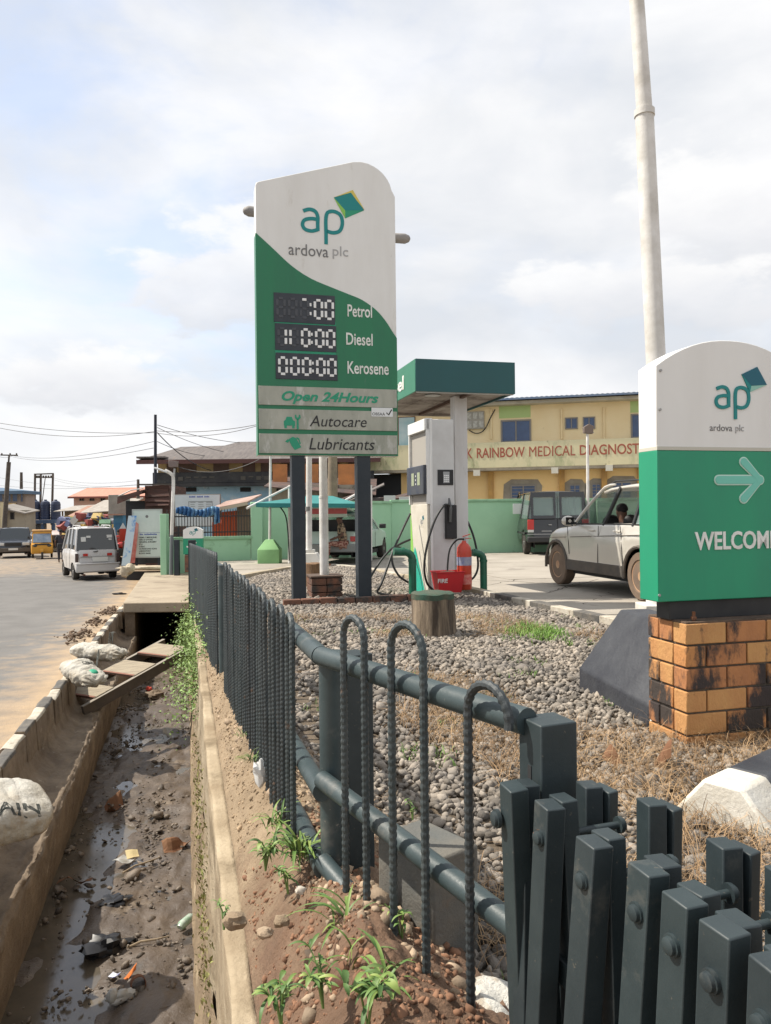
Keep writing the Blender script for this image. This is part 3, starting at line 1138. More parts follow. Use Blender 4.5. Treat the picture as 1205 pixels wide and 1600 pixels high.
for i, (x0, x1, y0) in enumerate(rows):
    Y = .50 * FPX / (y0 - 795)
    X = ((x0 + x1) / 2 - 602) / FPX * Y
    c = Vector((X, Y))
    slat(barrier, c, CZ - .50 + random.uniform(-.004, .004), R(2.5) if i else R(4.5), w=.047, t=.036, turn=R(random.uniform(-3, 5)), side=R([-4, 2, 3.5, 3, 2, 1, 1][i]))
    c2 = c + Nn * .038 - D * .020
    slat(barrier, c2, CZ - .503, R(-2.5), turn=R(random.uniform(-8, 2)), side=R([2, -1.5, .5, .5, 1, 0, 0][i]), w=.048, t=.032)
    zb = CZ - .50 - .058
    p = c - Nn * .021
    if i:
        bolt(barrier, (p.x, p.y, zb), (p.x + Nn.x * .16, p.y + Nn.y * .16, zb))
rows_b = [(905, 947, 1223), (985, 1062, 1251), (1090, 1186, 1317), (1178, 1290, 1362), (1290, 1420, 1430)]
for i, (x0, x1, y0) in enumerate(rows_b):
    Y = .50 * FPX / (y0 - 795)
    X = ((x0 + x1) / 2 - 602) / FPX * Y
    c = Vector((X - .012, Y))
    slat(barrier, c, CZ - .50, R(-1.5), turn=R(-8), w=.044, t=.034, side=R(1.5))
    c2 = c + Nn * .028 + D * .006
    slat(barrier, c2, CZ - .508, R(3), turn=R(12), w=.046, t=.024, side=R(-1.5))
# flat rails the slats are bolted to
for off, h in ((.05, .80), (.05, 1.12)):
    a = near0 + Nn * off; b = a + D * .9
    MB().beam((a.x, a.y, CZ - h), (b.x, b.y, CZ - h), .05, .045).build('rail', M_fp, barrier, bevel=.003)
# the first bolt sticks out on the street side, rusty
p = near0 + D * .0
bo = bolt(barrier, (p.x - .045, p.y + .01, CZ - .565), (p.x + .03, p.y + .03, CZ - .565), .0075, .017)
MB().cyl((p.x - .030, p.y + .014, CZ - .565), (p.x - .006, p.y + .02, CZ - .565), .010, .010, 10).build('washer', M_rust, barrier)
# =================================================================== paints
M_signw = mat('sign_white', (.74, .74, .72), .45, (.68, .675, .65), 1.5, bump=.05, bscale=3, stretch=(2.2, 2.2, .5), stain=[((.45, .42, .35), 1.8, .60, .2), ((.30, .27, .22), 14, .70, .05)])
M_signg = mat('sign_green', (.012, .175, .075), .38, (.014, .148, .070), 1.6, bump=.05, bscale=3, stretch=(2, 2, .5), stain=((.05, .17, .10), 5, .64, .12))
M_wsg = mat('welcome_green', (.010, .27, .14), .4, (.012, .235, .13), 1.6, bump=.05, bscale=3, stretch=(2, 2, .5), stain=((.03, .2, .11), 5, .67, .1))
M_teal = mat('logo_teal', (.0, .21, .21), .5)
M_teald = mat('logo_dark_teal', (.0, .10, .15), .5)
M_yel = mat('logo_yellow', (.62, .50, .10), .5)
M_lime = mat('logo_lime', (.23, .50, .08), .5)
M_greytx = mat('lettering_grey', (.16, .16, .16), .6)
M_greytl = mat('lettering_light_grey', (.36, .36, .36), .6)
M_whtx = mat('lettering_white', (.78, .79, .76), .5, (.62, .62, .58), 12)
M_grntx = mat('lettering_green', (.02, .28, .16), .6)
M_blktx = mat('lettering_black', (.02, .02, .02), .6)
M_strip = mat('mildewed_strip', (.42, .42, .36), .6, (.29, .30, .25), 1.6, stretch=(2.4, 1, .8), stain=[((.06, .065, .05), 46, .645, .03), ((.50, .50, .46), 2.2, .55, .1)], detail=8)
M_disp = mat('display_black', (.018, .022, .03), .35, (.03, .035, .045), 6)
M_segd = mat('segment_off', (.055, .06, .07), .5)
M_segl = mat('segment_white', (.74, .75, .74), .5)
M_navy = mat('post_navy', (.010, .018, .026), .5, (.018, .026, .034), 5, stain=((.05, .05, .045), 4, .66, .1))
M_metal = mat('galvanised', (.36, .36, .36), .45, (.28, .27, .26), 5, metal=.5)
M_polew = mat('pole_white', (.72, .71, .69), .6, (.50, .48, .44), 3, bump=.15, stain=((.35, .30, .24), 3.0, .68, .1))

def logo(par, x, z, s, y, dark=M_teal, cube=True, plain=False):
    """lower-case letters a p and the folded square, x,z = lower left of the a, s = letter height"""
    d = .006 if s > .1 else .004
    s = s / 1.17
    w = s * .17
    z += w / 2; x += w / 2
    a = MB()
    pa = smooth_path([(.06, .90), (.35, 1.0), (.62, .93), (.74, .70), (.74, .35), (.74, .02)], 5)
    pb = smooth_path([(.74, .08), (.45, -.01), (.14, .05), (.02, .26), (.12, .48), (.42, .57), (.72, .56)], 5)
    f = lambda P: [(x + q[0] * s, z + q[1] * s) for q in P]
    stroke(a, f(pa), w, y - d, y + .001)
    stroke(a, f(pb), w * .98, y - d * .97, y + .001)
    a.build('logo_letter', dark, par)
    p = MB()
    pc = smooth_path([(1.13, -.58), (1.13, 0), (1.13, .6), (1.22, .92), (1.52, 1.0), (1.83, .85), (1.92, .48), (1.80, .12), (1.5, -.01), (1.16, .04)], 5)
    stroke(p, f(pc), w, y - d, y + .001)
    p.build('logo_letter', dark, par)
    if cube:
        def tri(name, pts, m, dd):
            MB().prism([(x + q[0] * s, z + q[1] * s) for q in pts], y - dd, y + .001, 'y').build(name, m, par)
        A_, B_, C_, Dd = (1.52, 1.66), (2.42, 2.06), (2.98, 1.18), (2.06, 1.10)
        if plain:
            tri('logo_square', [A_, B_, C_, Dd], M_teald, d)
            tri('logo_facet', [A_, Dd, (1.98, .78)], M_teal, d * .9)
            tri('logo_facet', [Dd, C_, (1.98, .78)], mat('facet_pale', (.25, .5, .42), .5), d * .8)
        else:
            tri('logo_square', [A_, (2.40, 2.04), C_, Dd], M_teal, d)
            tri('logo_facet', [(2.44, 2.10), (3.0, 1.2), (2.62, 1.62), (2.34, 1.98)], M_yel, d * 1.3)
            tri('logo_facet', [A_, (2.44, 2.10), (2.38, 1.98)], M_yel, d * 1.2)
            tri('logo_facet', [A_, Dd, (2.06, .72)], M_lime, d * .9)
            tri('logo_facet', [Dd, C_, (2.06, .72)], M_grntx, d * .8)

# =================================================================== price pylon
PO = Vector((-.775, 10.5, 0))
PO.z = pad_z(10.5) + .04
pyl = thing('price_sign', 'tall green and white fuel price sign on two dark posts', 'sign', PO, SITE)
YF = -.11
def S(px, py):
    return hit(px, py, PO, SITE, YF)
zb = S(515, 712)[1]
xl, xr = -.958, .958
zt_l = S(401, 284)[1]
pk = S(552, 253)[1]
arc = []
for px, py in ((540, 255), (552, 252.5), (564, 252.5), (575, 255), (584, 259.5), (592, 265), (599, 271.5), (605, 279.5), (609.5, 288), (612, 297), (613.5, 307)):
    x, z = S(px, py)
    arc.append((min(xr, x), z))
arc[-1] = (xr, arc[-1][1])
arc[-2] = (min(xr - .008, arc[-2][0]), arc[-2][1])
outline = [(xl, zb), (xr, zb)] + arc[::-1] + [(xl + .05, zt_l + .01), (xl + .012, zt_l - .01), (xl, zt_l - .05)]
MB().prism(outline, YF, .11).build('cabinet', M_signw, pyl, bevel=.008)
gz_top = S(510, 606)[1]
edge = [S(px, py) for px, py in ((402, 364), (425, 387), (455, 415), (485, 435), (515, 448), (545, 460), (566, 469), (587, 484), (602, 501), (613, 518), (617, 528))]
edge[0] = (xl, edge[0][1]); edge[-1] = (xr, edge[-1][1])
edge = [tuple(q) for q in smooth_path([Vector(e) for e in edge], 3)]
gp_ = [(xl, zb + .002), (xr, zb + .002)] + edge[::-1]
MB().prism(gp_, YF - .007, YF + .001).build('green_face', M_signg, pyl)
MB().prism([(q[0], q[1]) for q in [(-.112, zb), (.112, zb), (.112, edge[-1][1]), (-.112, edge[-1][1])]], xr - .001, xr + .004, 'x').build('green_side', M_signg, pyl)
MB().prism([(q[0], q[1]) for q in [(-.106, zb), (.112, zb), (.112, edge[0][1]), (-.106, edge[0][1])]], xl - .0035, xl + .001, 'x').build('green_side', M_signg, pyl)
x0, z0 = S(466, 367); x1, z1 = S(466, 325)
logo(pyl, x0 + .03, S(480, 363)[1], (S(480, 324)[1] - S(480, 363)[1]), YF)
ba = S(451, 398); bb = S(513, 383)
text('lettering', 'ardova', (ba[0], bb[0], ba[1] + .0, S(480, 382)[1]), YF, M_greytx, pyl)
text('lettering', 'plc', (S(520, 400)[0], S(544, 400)[0], S(530, 405)[1], S(530, 385)[1]), YF, M_greytl, pyl)
YG = YF - .007
for wd, px0, px1, py0, py1 in (('Petrol', 543, 581, 478, 495), ('Diesel', 541, 582, 522, 539), ('Kerosene', 543, 607, 567, 584)):
    a_ = S(px0, py1); b_ = S(px1, py0)
    text('lettering', wd, (a_[0], b_[0], a_[1], b_[1]), YG, M_whtx, pyl, bold=.012)
# flip-segment displays
SEG = {'a': ((.2, 1), (.8, 1)), 'b': ((1, .93), (1, .57)), 'c': ((1, .43), (1, .07)), 'd': ((.2, 0), (.8, 0)), 'e': ((0, .43), (0, .07)), 'f': ((0, .93), (0, .57)), 'g': ((.2, .5), (.8, .5))}
def digit(par, cx, z0, w, h, lit, dim, y):
    for segs, m in ((lit, M_segl), (dim, M_segd)):
        if not segs: continue
        mb = MB()
        for s in segs:
            (ax, az), (bx_, bz) = SEG[s]
            mb.beam((cx - w / 2 + ax * w, y - (.004 if m is M_segl else .002), z0 + az * h), (cx - w / 2 + bx_ * w, y - (.004 if m is M_segl else .002), z0 + bz * h), .008, .034, up=(1, 0, 0) if ax == bx_ else (0, 0, 1))
        mb.build('digit', m, par, bevel=.003)
def colon(par, cx, z0, h, y):
    MB().bx(cx - .012, cx + .012, y - .006, y, z0 + h * .22, z0 + h * .36).bx(cx - .012, cx + .012, y - .006, y, z0 + h * .62, z0 + h * .76).build('colon', M_segl, par)
ALL = 'abcdefg'; Z = 'abcdef'
def rest(l): return ''.join(s for s in ALL if s not in l)
disp = [((428, 463, 523, 503), [('', ), ('',), ('a',), (Z,), (Z,)]), ((430, 510, 525, 547), [('bc',), ('ef',), (Z,), (Z,), (Z,)]), ((431, 555, 527, 592), [(Z,), (Z,), (Z,), (Z,), (Z,)])]
for (px0, py0, px1, py1), ds in disp:
    a_ = S(px0, py1); b_ = S(px1, py0)
    dp = MB().bx(a_[0], b_[0], YG - .010, YG + .001, a_[1], b_[1]).build('price_display', M_disp, pyl, bevel=.002)
    Wd, Hd = b_[0] - a_[0], b_[1] - a_[1]
    xsn = [.115, .305, .495, .725, .905]
    for (lit,), fx in zip(ds, xsn):
        digit(dp, a_[0] + Wd * fx, a_[1] + Hd * .19, Wd * .115, Hd * .62, lit, rest(lit), YG - .010)
    colon(dp, a_[0] + Wd * .595, a_[1] + Hd * .12, Hd * .76, YG - .010)
for y_ in (503, 548):
    a_ = S(430, y_ + 7); b_ = S(525, y_ + 1)
    MB().bx(a_[0], b_[0], YG - .004, YG + .001, a_[1], b_[1]).build('divider', M_wsg, pyl)
# three mildewed strips
strips = [(606, 635, 'Open 24Hours', M_grntx, 440, 591, 613, 633, .3, .03), (641, 672, 'Autocare', M_blktx, 483, 572, 650, 667, .22, .0), (679, 709, 'Lubricants', M_blktx, 482, 584, 685, 703, .22, .0)]
for y0, y1, wd, m, tx0, tx1, ty0, ty1, sh, bo in strips:
    za, zc = S(510, y1)[1], S(510, y0)[1]
    st = MB().bx(xl + .012, xr - .012, YG - .014, YG + .001, za, zc).build('strip', M_strip, pyl, bevel=.002)
    text('lettering', wd, (S(tx0, 620)[0], S(tx1, 620)[0], S(515, ty1)[1], S(515, ty0)[1]), YG - .014, m, st, shear=sh, bold=bo, depth=.004)
    rv = MB()
    for ex in (xl + .04, xr - .04):
        for ez in (za + .03, zc - .03):
            rv.cyl((ex, YG - .018, ez), (ex, YG - .012, ez), .008, .008, 8)
    rv.build('screw', M_metal, st)
# pictograms: car with spanner, oil can
ic = MB()
cx_, cz_ = S(457, 660); yy = YG - .014
def icp(pts, s=.13):
    ic.prism([(cx_ + q[0] * s, cz_ + q[1] * s) for q in pts], yy - .004, yy + .001)
icp([(-.9, -.35), (.25, -.35), (.25, .1), (.05, .2), (-.08, .55), (-.6, .55), (-.75, .2), (-.9, .1)])
icp([(-.85, -.62), (-.6, -.62), (-.6, -.35), (-.85, -.35)])
icp([(-.05, -.62), (.2, -.62), (.2, -.35), (-.05, -.35)])
icp([(.42, -.72), (.62, -.72), (.62, .35), (.42, .35)])
icp([(.25, .75), (.38, .8), (.42, .5), (.62, .5), (.66, .8), (.80, .75), (.82, .45), (.66, .28), (.38, .28), (.24, .45)])
ic.build('pictogram', M_grntx, pyl)
ic = MB()
cx_, cz_ = S(459, 692)
icp([(-.55, .35), (-.1, .62), (.25, .45), (.75, -.45), (.1, -.75), (-.25, -.3)])
icp([(-.9, .1), (-.62, .38), (-.45, .2), (-.6, -.02)])
icp([(.28, .58), (.55, .45), (.72, -.1), (.6, -.12), (.45, .33), (.28, .42)])
ic.build('pictogram', M_grntx, pyl)
# small sticker reading OBSAA with a tick
a_ = S(580, 651); b_ = S(613, 638)
stk = MB().bx(a_[0], b_[0], YG - .020, YG - .0145, a_[1], b_[1]).build('sticker', mat('sticker_white', (.68, .70, .70), .5), pyl)
text('lettering', 'OBSAA', (a_[0] + .01, a_[0] + (b_[0] - a_[0]) * .63, a_[1] + .015, a_[1] + .055), YG - .020, M_blktx, stk, depth=.002)
tk = MB(); stroke(tk, [(b_[0] - .09, a_[1] + .055), (b_[0] - .06, a_[1] + .025), (b_[0] - .015, a_[1] + .10)], .016, YG - .023, YG - .019); tk.build('tick', M_blktx, stk)
# posts
for px0, px1 in ((457.5, 478), (560, 580.5)):
    a_, b_ = S(px0, 830)[0], S(px1, 830)[0]
    MB().bx(a_, b_, -.10, .10, -.02, zb).build('post', M_navy, pyl, bevel=.006)
    MB().bx(a_ - .05, b_ + .05, -.15, .15, -.02, .02).build('base_plate', M_navy, pyl)
# plinth edge (low brick band) in front of the posts
pb = thing('brick_edging', 'low dark stained brick edging round the foot of the price sign', 'edging', PO, SITE)
M_brk = mat('stained_brick', (.20, .09, .055), .9, (.11, .06, .042), 7, bump=.6, stain=((.05, .045, .04), 4, .48, .12), island=.2)
for i in range(9):
    x0 = -.68 + i * .24
    MB().bx(x0 + .006, x0 + .234, -.36, -.24, -.10, .10 + random.uniform(-.006, .006)).build('brick', M_brk, pb, bevel=.006)
MB().bx(-.66, 1.46, -.24, .36, -.10, .028).build('mortar_bed', M_conc, pb)

# =================================================================== pole with two lamp heads behind the price sign, on a brick plinth
q = W(507, 902, 11.35)
bp = thing('brick_plinth', 'small square brick plinth under the thick white pole', 'plinth', (q.x, 11.35, pad_z(11.35) + .02), SITE)
for c in range(3):
    for i in range(2):
        for sx, sy in ((0, 0),):
            pass
    off = .0 if c % 2 else .11
    xs = [-.23, -.23 + .115 + off, .23] if c % 2 == 0 else [-.23, 0, .23]
    for k_ in range(len(xs) - 1):
        for (ya_, yb_) in ((-.23, -.12), (.12, .23)):
            MB().bx(xs[k_] + .004, xs[k_ + 1] - .004, ya_, yb_, c * .105 + .004, c * .105 + .099).build('brick', M_brk, bp, bevel=.006)
    for xe in (-.225, .115):
        MB().bx(xe, xe + .11, -.118, .118, c * .105 + .004, c * .105 + .099).build('brick', M_brk, bp, bevel=.006)
MB().bx(-.11, .11, -.118, .118, 0, .30).build('core', M_conc, bp)
MB().bx(-.24, .24, -.24, .24, .318, .345).build('cap', mat('plinth_cap', (.11, .07, .05), .9, (.07, .05, .04), 5, bump=.4), bp, bevel=.004)
topz = W(507, 350, 11.35).z
lp = thing('lamp_post', 'thick white pole on a brick plinth with two lamp heads above the price sign', 'lamp post', (q.x, 11.35, pad_z(11.35) + .365), SITE)
h_ = topz - lp.location.z
MB().cyl((0, 0, 0), (0, 0, 1.15), .066, .066, 18).build('pole', M_polew, lp, smooth=True)
MB().cyl((0, 0, 1.145), (0, 0, h_), .060, .052, 18).build('pole', M_polew, lp, smooth=True)
MB().cyl((0, 0, 1.13), (0, 0, 1.16), .070, .070, 18).build('collar', M_polew, lp, smooth=True)
for hx, hy, sg in ((394, 331, -1), (628, 373, 1)):
    lx, lz = hit(hx, hy, lp.location, SITE, 0)
    a_ = MB().tube([(0, 0, lz - .12 * 1), (lx * .5, 0, lz - .03), (lx - sg * .12, 0, lz)], .022, 10)
    arm = a_.build('arm', M_metal, lp, smooth=True)
    hd = MB()
    hd.tube([(lx - sg * .24, 0, lz), (lx - sg * .18, 0, lz), (lx + sg * .05, 0, lz + .004), (lx + sg * .11, 0, lz + .006), (lx + sg * .13, 0, lz + .006)], [.04, .072, .075, .05, .02], 14)
    o = hd.build('lamp_head', mat('lamp_grey', (.20, .19, .185), .6, (.28, .26, .24), 7, bump=.2), arm, smooth=True)

# =================================================================== tree stumps
def stump(x, y, z, r, h, label, m):
    t = thing('tree_stump', label, 'tree stump', (x, y, z))
    vs, fs = [], []
    n, k = 40, 9
    for i in range(k + 1):
        tz = i / k
        for j in range(n):
            a = 2 * math.pi * j / n
            rr = r * (1 + .10 * (1 - tz) ** 2 + .07 * math.sin(3 * a + 1) * (1 - tz * .5) + .035 * mnoise.noise(Vector((math.cos(a) * 3, math.sin(a) * 3, tz * .8))) + .035 * mnoise.noise(Vector((a * 4, 1, tz * 1.2))))
            vs.append((rr * math.cos(a), rr * math.sin(a), h * tz + (.012 * mnoise.noise(Vector((a * 2, 3, 1))) if i == k else 0)))
    for i in range(k):
        for j in range(n):
            q_ = (j + 1) % n
            fs.append((i * n + j, i * n + q_, (i + 1) * n + q_, (i + 1) * n + j))
    MB().add(vs, fs + [tuple(range(n - 1, -1, -1))]).build('bark', m[0], t, smooth=True)
    MB().add([(v[0] * 1.01, v[1] * 1.01, v[2] - .05) for v in vs[-n:]] + [(v[0] * 1.012, v[1] * 1.012, v[2]) for v in vs[-n:]] + [(v[0] * .9, v[1] * .9, v[2] + .012) for v in vs[-n:]],
             [(j, (j + 1) % n, n + (j + 1) % n, n + j) for j in range(n)] + [(n + j, n + (j + 1) % n, 2 * n + (j + 1) % n, 2 * n + j) for j in range(n)] + [tuple(2 * n + j for j in range(n))]).build('cut_top', m[1], t, smooth=True)
    return t
M_bark = mat('stump_bark', (.30, .235, .165), .95, (.07, .05, .035), 5, bump=1, bscale=14, stretch=(3, 3, .35), stain=((.04, .03, .025), 3, .55, .12))
M_gtop = mat('green_painted_wood', (.025, .07, .048), .85, (.07, .075, .05), 8, bump=.5)
M_wood = mat('cut_wood', (.25, .15, .08), .9, (.12, .07, .04), 8, bump=.7, stretch=(3, 3, .6))
p = W(677, 1008, 1); Ys = 7.35
stump((677 - 604) / FPX * Ys, Ys + .1, grav_z(.4, Ys) - .03, .205, .44, 'large weathered tree stump with a green painted top in front of the fuel pump', [M_bark, M_gtop])
stump((489 - 602) / FPX * 13.0, 13.0, pad_z(13) + .02, .16, .42, 'small brown tree stump left of the thick white pole', [M_wood, M_wood])

# =================================================================== canopy
c0 = XY(650, 11.25, 600)
CO = Vector((c0[0], c0[1], 0))
zc0 = W(650, 611, 11.25).z; zc1 = W(650, 560, 11.25).z
can = thing('pump_canopy', 'flat dark teal fascia canopy on a square white column over the fuel pump', 'canopy', CO, SITE)
CW = hit(805, 590, CO, SITE, 0)[0]
CD = 2.75
M_fas = mat('fascia_teal', (.006, .078, .085), .4, (.007, .070, .076), 1.2)
M_fasg = mat('fascia_green', (.012, .17, .09), .4, (.012, .15, .08), 1.2)
M_soff = mat('soffit', (.30, .27, .24), .85, (.17, .14, .12), 2.5, bump=.2, stain=((.09, .065, .05), 2.5, .52, .12))
MB().bx(0, CW, 0, .02, zc0, zc1).build('fascia', M_fas, can, bevel=.004)
MB().bx(0, CW, CD - .02, CD, zc0, zc1).build('fascia', M_fas, can, bevel=.004)
fl = MB().bx(-.004, .018, .022, CD - .022, zc0, zc1).build('fascia', M_fasg, can, bevel=.004)
MB().bx(CW - .02, CW, .022, CD - .022, zc0, zc1).build('fascia', M_fas, can, bevel=.004)
MB().bx(.02, CW - .02, .022, CD - .022, zc1 - .08, zc1 - .05).build('roof', M_soff, can)
for k_ in range(4):
    xa = .02 + (CW - .04) * k_ / 4
    MB().bx(xa + .004, xa + (CW - .04) / 4 - .004, .024, CD - .024, zc0 + .035, zc0 + .05).build('soffit_panel', M_soff, can)
MB().bx(.02, CW - .02, .022, .07, zc0 - .012, zc0 + .034).build('edge_beam', mat('beam_grey', (.42, .41, .39), .6), can)
MB().bx(.02, CW - .02, CD - .09, CD - .022, zc0 - .012, zc0 + .034).build('edge_beam', M_soff, can)
MB().bx(CW * .55, CW * .55 + .06, .072, CD - .092, zc0 - .012, zc0 + .034).build('beam', mat('beam_brown', (.09, .05, .035), .8), can)
MB().lathe([(.12, 0), (.12, .012), (.08, .018)], 20, Matrix.Translation((.42, .5, zc0 + .016))).build('downlight', M_metal, can, smooth=True)
# column
qx = hit(718.5, 800, CO, SITE, .62)[0]
M_col = mat('column_white', (.68, .675, .67), .6, (.56, .545, .53), 2.0, bump=.12, stretch=(2, 2, .5), stain=((.25, .21, .17), 2.6, .64, .12))
MB().bx(qx - .105, qx + .105, .52, .72, pad_z(12) - .02, zc0 + .03).build('column', M_col, can, bevel=.006)
# lettering on the left fascia (runs front to back)
tb = thing_tmp = bpy.data.objects.new('side_lettering', None); COL.objects.link(tb); tb.parent = can
tb.location = (-.004, 0, 0); tb.rotation_euler = (0, 0, -math.pi / 2)
bpy.data.objects.remove(tb)
tx = text('lettering', 'Diesel', (-1.85, -.62, zc0 + .12, zc1 - .14), 0, M_whtx, can, bold=.02)
tx.rotation_euler = (0, 0, -math.pi / 2); tx.location = (-.005, 0, 0)

# =================================================================== fuel pump
p0 = XY(690, 11.55, 900)
FP = Vector((p0[0], p0[1], pad_z(11.6) + .12))
pump = thing('fuel_pump', 'tall white fuel dispenser with dark display, keypad and black hoses', 'fuel pump', FP, SITE)
def PH(px, py, yo=-.30): return hit(px, py, FP, SITE, yo)
M_pw = mat('pump_white', (.74, .74, .73), .4, (.66, .655, .64), 2, stain=((.35, .30, .24), 2.5, .66, .1))
M_pw_shade = mat('pump_white_shaded', (.58, .58, .575), .5, (.50, .495, .485), 3)  # the pump's white made greyer: shade of the camera end is in the colour
M_pc = mat('pump_cream', (.60, .565, .49), .5, (.52, .48, .40), 3, stain=((.3, .25, .2), 5, .68, .06))
a_x = PH(675, 850)[0]; b_x = PH(709, 850)[0] + .02
ztop = PH(690, 655)[1]; zbase = -.14
dpt = .95        # depth along the island
# right-hand tall cabinet body (faces the camera with its narrow end)
MB().bx(a_x, b_x, -.30, .62, zbase, ztop).build('cabinet', M_pw_shade, pump, bevel=.012)
MB().bx(a_x - .02, a_x + .018, -.315, .635, zbase, ztop + .012).build('frame', M_pw, pump, bevel=.006)
# left face: lower cream door, open head frame with dark display
lx = a_x - .02
left = PH(641, 850, .62)[0]
zdoor = hit(643, 788, FP, SITE, -.28)[1]
MB().bx(lx - .032, lx, -.29, .60, zbase + .02, zdoor).build('door', M_pc, pump, bevel=.006)
MB().bx(lx - .05, lx, -.31, -.275, zdoor, ztop).build('frame', M_pw, pump, bevel=.004)
MB().bx(lx - .05, lx, .585, .62, zdoor, ztop).build('frame', M_pw, pump, bevel=.004)
MB().bx(lx - .06, lx, -.31, .62, ztop - .16, ztop + .012).build('hood', M_pw, pump, bevel=.008)
MB().bx(lx - .006, lx + .004, -.27, .58, zdoor, ztop - .16).build('recess', mat('pump_recess', (.33, .31, .28), .7), pump)
zd0, zd1 = hit(660, 773, FP, SITE, 0)[1], hit(660, 728, FP, SITE, 0)[1]
dsp = MB().bx(lx - .09, lx, -.29, .60, zd0, zd1).build('display', mat('display_navy', (.022, .03, .055), .4, (.05, .055, .065), 4), pump, bevel=.01)
for ya_, yb_ in ((-.10, .03), (.20, .33)):
    MB().bx(lx - .094, lx - .088, ya_, yb_, zd0 + .14, zd1 - .10).build('readout', mat('lcd', (.30, .34, .22), .3), dsp)
for k_ in range(3): MB().cyl((lx - .094, .115, zd0 + .16 + k_ * .06), (lx - .088, .115, zd0 + .16 + k_ * .06), .014, .014, 8).build('button', M_segl, dsp)
# decor flashes on the cream door: lime band and teal flame
MB().prism([(.60, zdoor - .02), (.60, zbase + .05), (.48, zbase + .05), (.30, zbase + .3), (.46, .55)], lx - .036, lx - .031, 'x').build('decal', M_lime, pump)
MB().prism([(.56, zbase + .05), (.50, .42), (.38, .62), (.30, .55), (-.16, zbase + .05)], lx - .038, lx - .0355, 'x').build('decal', mat('decal_teal', (.01, .36, .26), .5), pump)
lg = thing_ = MB()
o = bpy.data.objects.new('logo_panel', MB().bx(-.10, .10, -.001, .0, -.05, .12).mesh('logo_panel', M_pc)); COL.objects.link(o); o.parent = pump
o.location = (lx - .0325, .02, .98); o.rotation_euler = (0, 0, -math.pi / 2)
logo(o, -.06, .0, .07, -.001, M_greytl, plain=True)
# keypad
k0, k1 = PH(684, 758), PH(708, 734)
kp = MB().bx(k0[0], k1[0], -.313, -.30, k0[1], k1[1]).build('keypad', M_black, pump, bevel=.003)
kc = (k0[0] + k1[0]) / 2 + .01
MB().bx(kc - .048, kc + .048, -.318, -.312, k0[1] + .03, k1[1] - .03).build('key_panel', mat('keys_grey', (.30, .31, .32), .5), kp)
ky = MB()
for r_ in range(4):
    for c_ in range(3):
        ky.bx(kc - .036 + c_ * .026, kc - .016 + c_ * .026, -.322, -.317, k0[1] + .045 + r_ * .028, k0[1] + .064 + r_ * .028)
ky.build('key', M_segl, kp)
# nozzle holster on the camera end
n0, n1 = PH(695, 842), PH(709, 789)
MB().bx(n0[0], n1[0] + .03, -.36, -.30, n0[1], n1[1]).build('nozzle_boot', M_black, pump, bevel=.012)
nz = MB().tube([(n0[0] + .06, -.38, n1[1] - .25), (n0[0] + .065, -.385, n1[1] - .05), (n0[0] + .055, -.38, n1[1] + .03), (n0[0] + .05, -.37, n1[1] + .10)], [.022, .026, .022, .012], 10)
nz.build('nozzle', mat('nozzle_metal', (.10, .10, .10), .35, metal=.6), pump, smooth=True)
M_rub = mat('rubber_hose', (.012, .013, .013), .5)
def hose(pts, r=.017, par=pump, name='hose', m=None):
    mb = MB().tube(smooth_path([Vector(p_) for p_ in pts], 8), r, 10)
    return mb.build(name, m or M_rub, par, smooth=True)
def PL(px, py, yo):
    x, z = hit(px, py, FP, SITE, yo)
    return (x, yo, z)
hose([PL(703, 790, -.40), PL(694, 790, -.44), PL(680, 812, -.48), PL(668, 850, -.50), PL(663, 885, -.50), PL(667, 910, -.48), PL(677, 922, -.42)])
hose([PL(641, 803, .2), PL(628, 830, .0), PL(614, 862, -.2), PL(606, 885, -.3), PL(596, 912, -.4), PL(590, 925, -.4), PL(604, 929, -.45), PL(628, 932, -.5)])
hose([PL(641, 843, .2), PL(622, 852, .1), PL(613, 862, .0), PL(614, 882, -.1), PL(624, 900, -.2), PL(638, 910, -.2)])
hose([PL(641, 862, .4), PL(618, 855, .2), PL(600, 870, .1), PL(583, 895, .0), PL(572, 915, -.1), PL(560, 930, -.2), PL(546, 932, -.3)])
hose([PL(731, 815, .4), PL(739, 835, .35), PL(745, 860, .3), PL(747, 885, .25), PL(742, 900, .2), PL(733, 908, .2)])
# looped hose lying in a heap on the gravel
pil = []
hx, hy = XY(603, 10.6, 930)
for i in range(70):
    t = i / 70 * 2 * math.pi * 3.2
    r_ = .22 + .05 * math.sin(t * 1.7)
    pil.append((hx + r_ * 1.6 * math.cos(t) + .04 * math.sin(t * .6), hy + r_ * .8 * math.sin(t), pad_z(hy) + .06 + .012 * (i % 23) / 6 + .015 * math.sin(t * 2.3)))
hp = MB().tube(pil, .017, 8).build('hose_coil', M_rub, smooth=True)
tag(hp, 'black rubber hose lying in loops on the gravel beside the pump', 'hose')

# pump island slab
isl = [PH(641, 900, 1.2)[0] - .15, PH(760, 900, -.5)[0] + .1]
o = MB().bx(isl[0] - .2, isl[1], -.55, 1.4, -.16, -.10).build('pump_island', M_conc_w, bevel=.02, loc=FP)
o.rotation_euler = (0, 0, SITE)
struct(o)

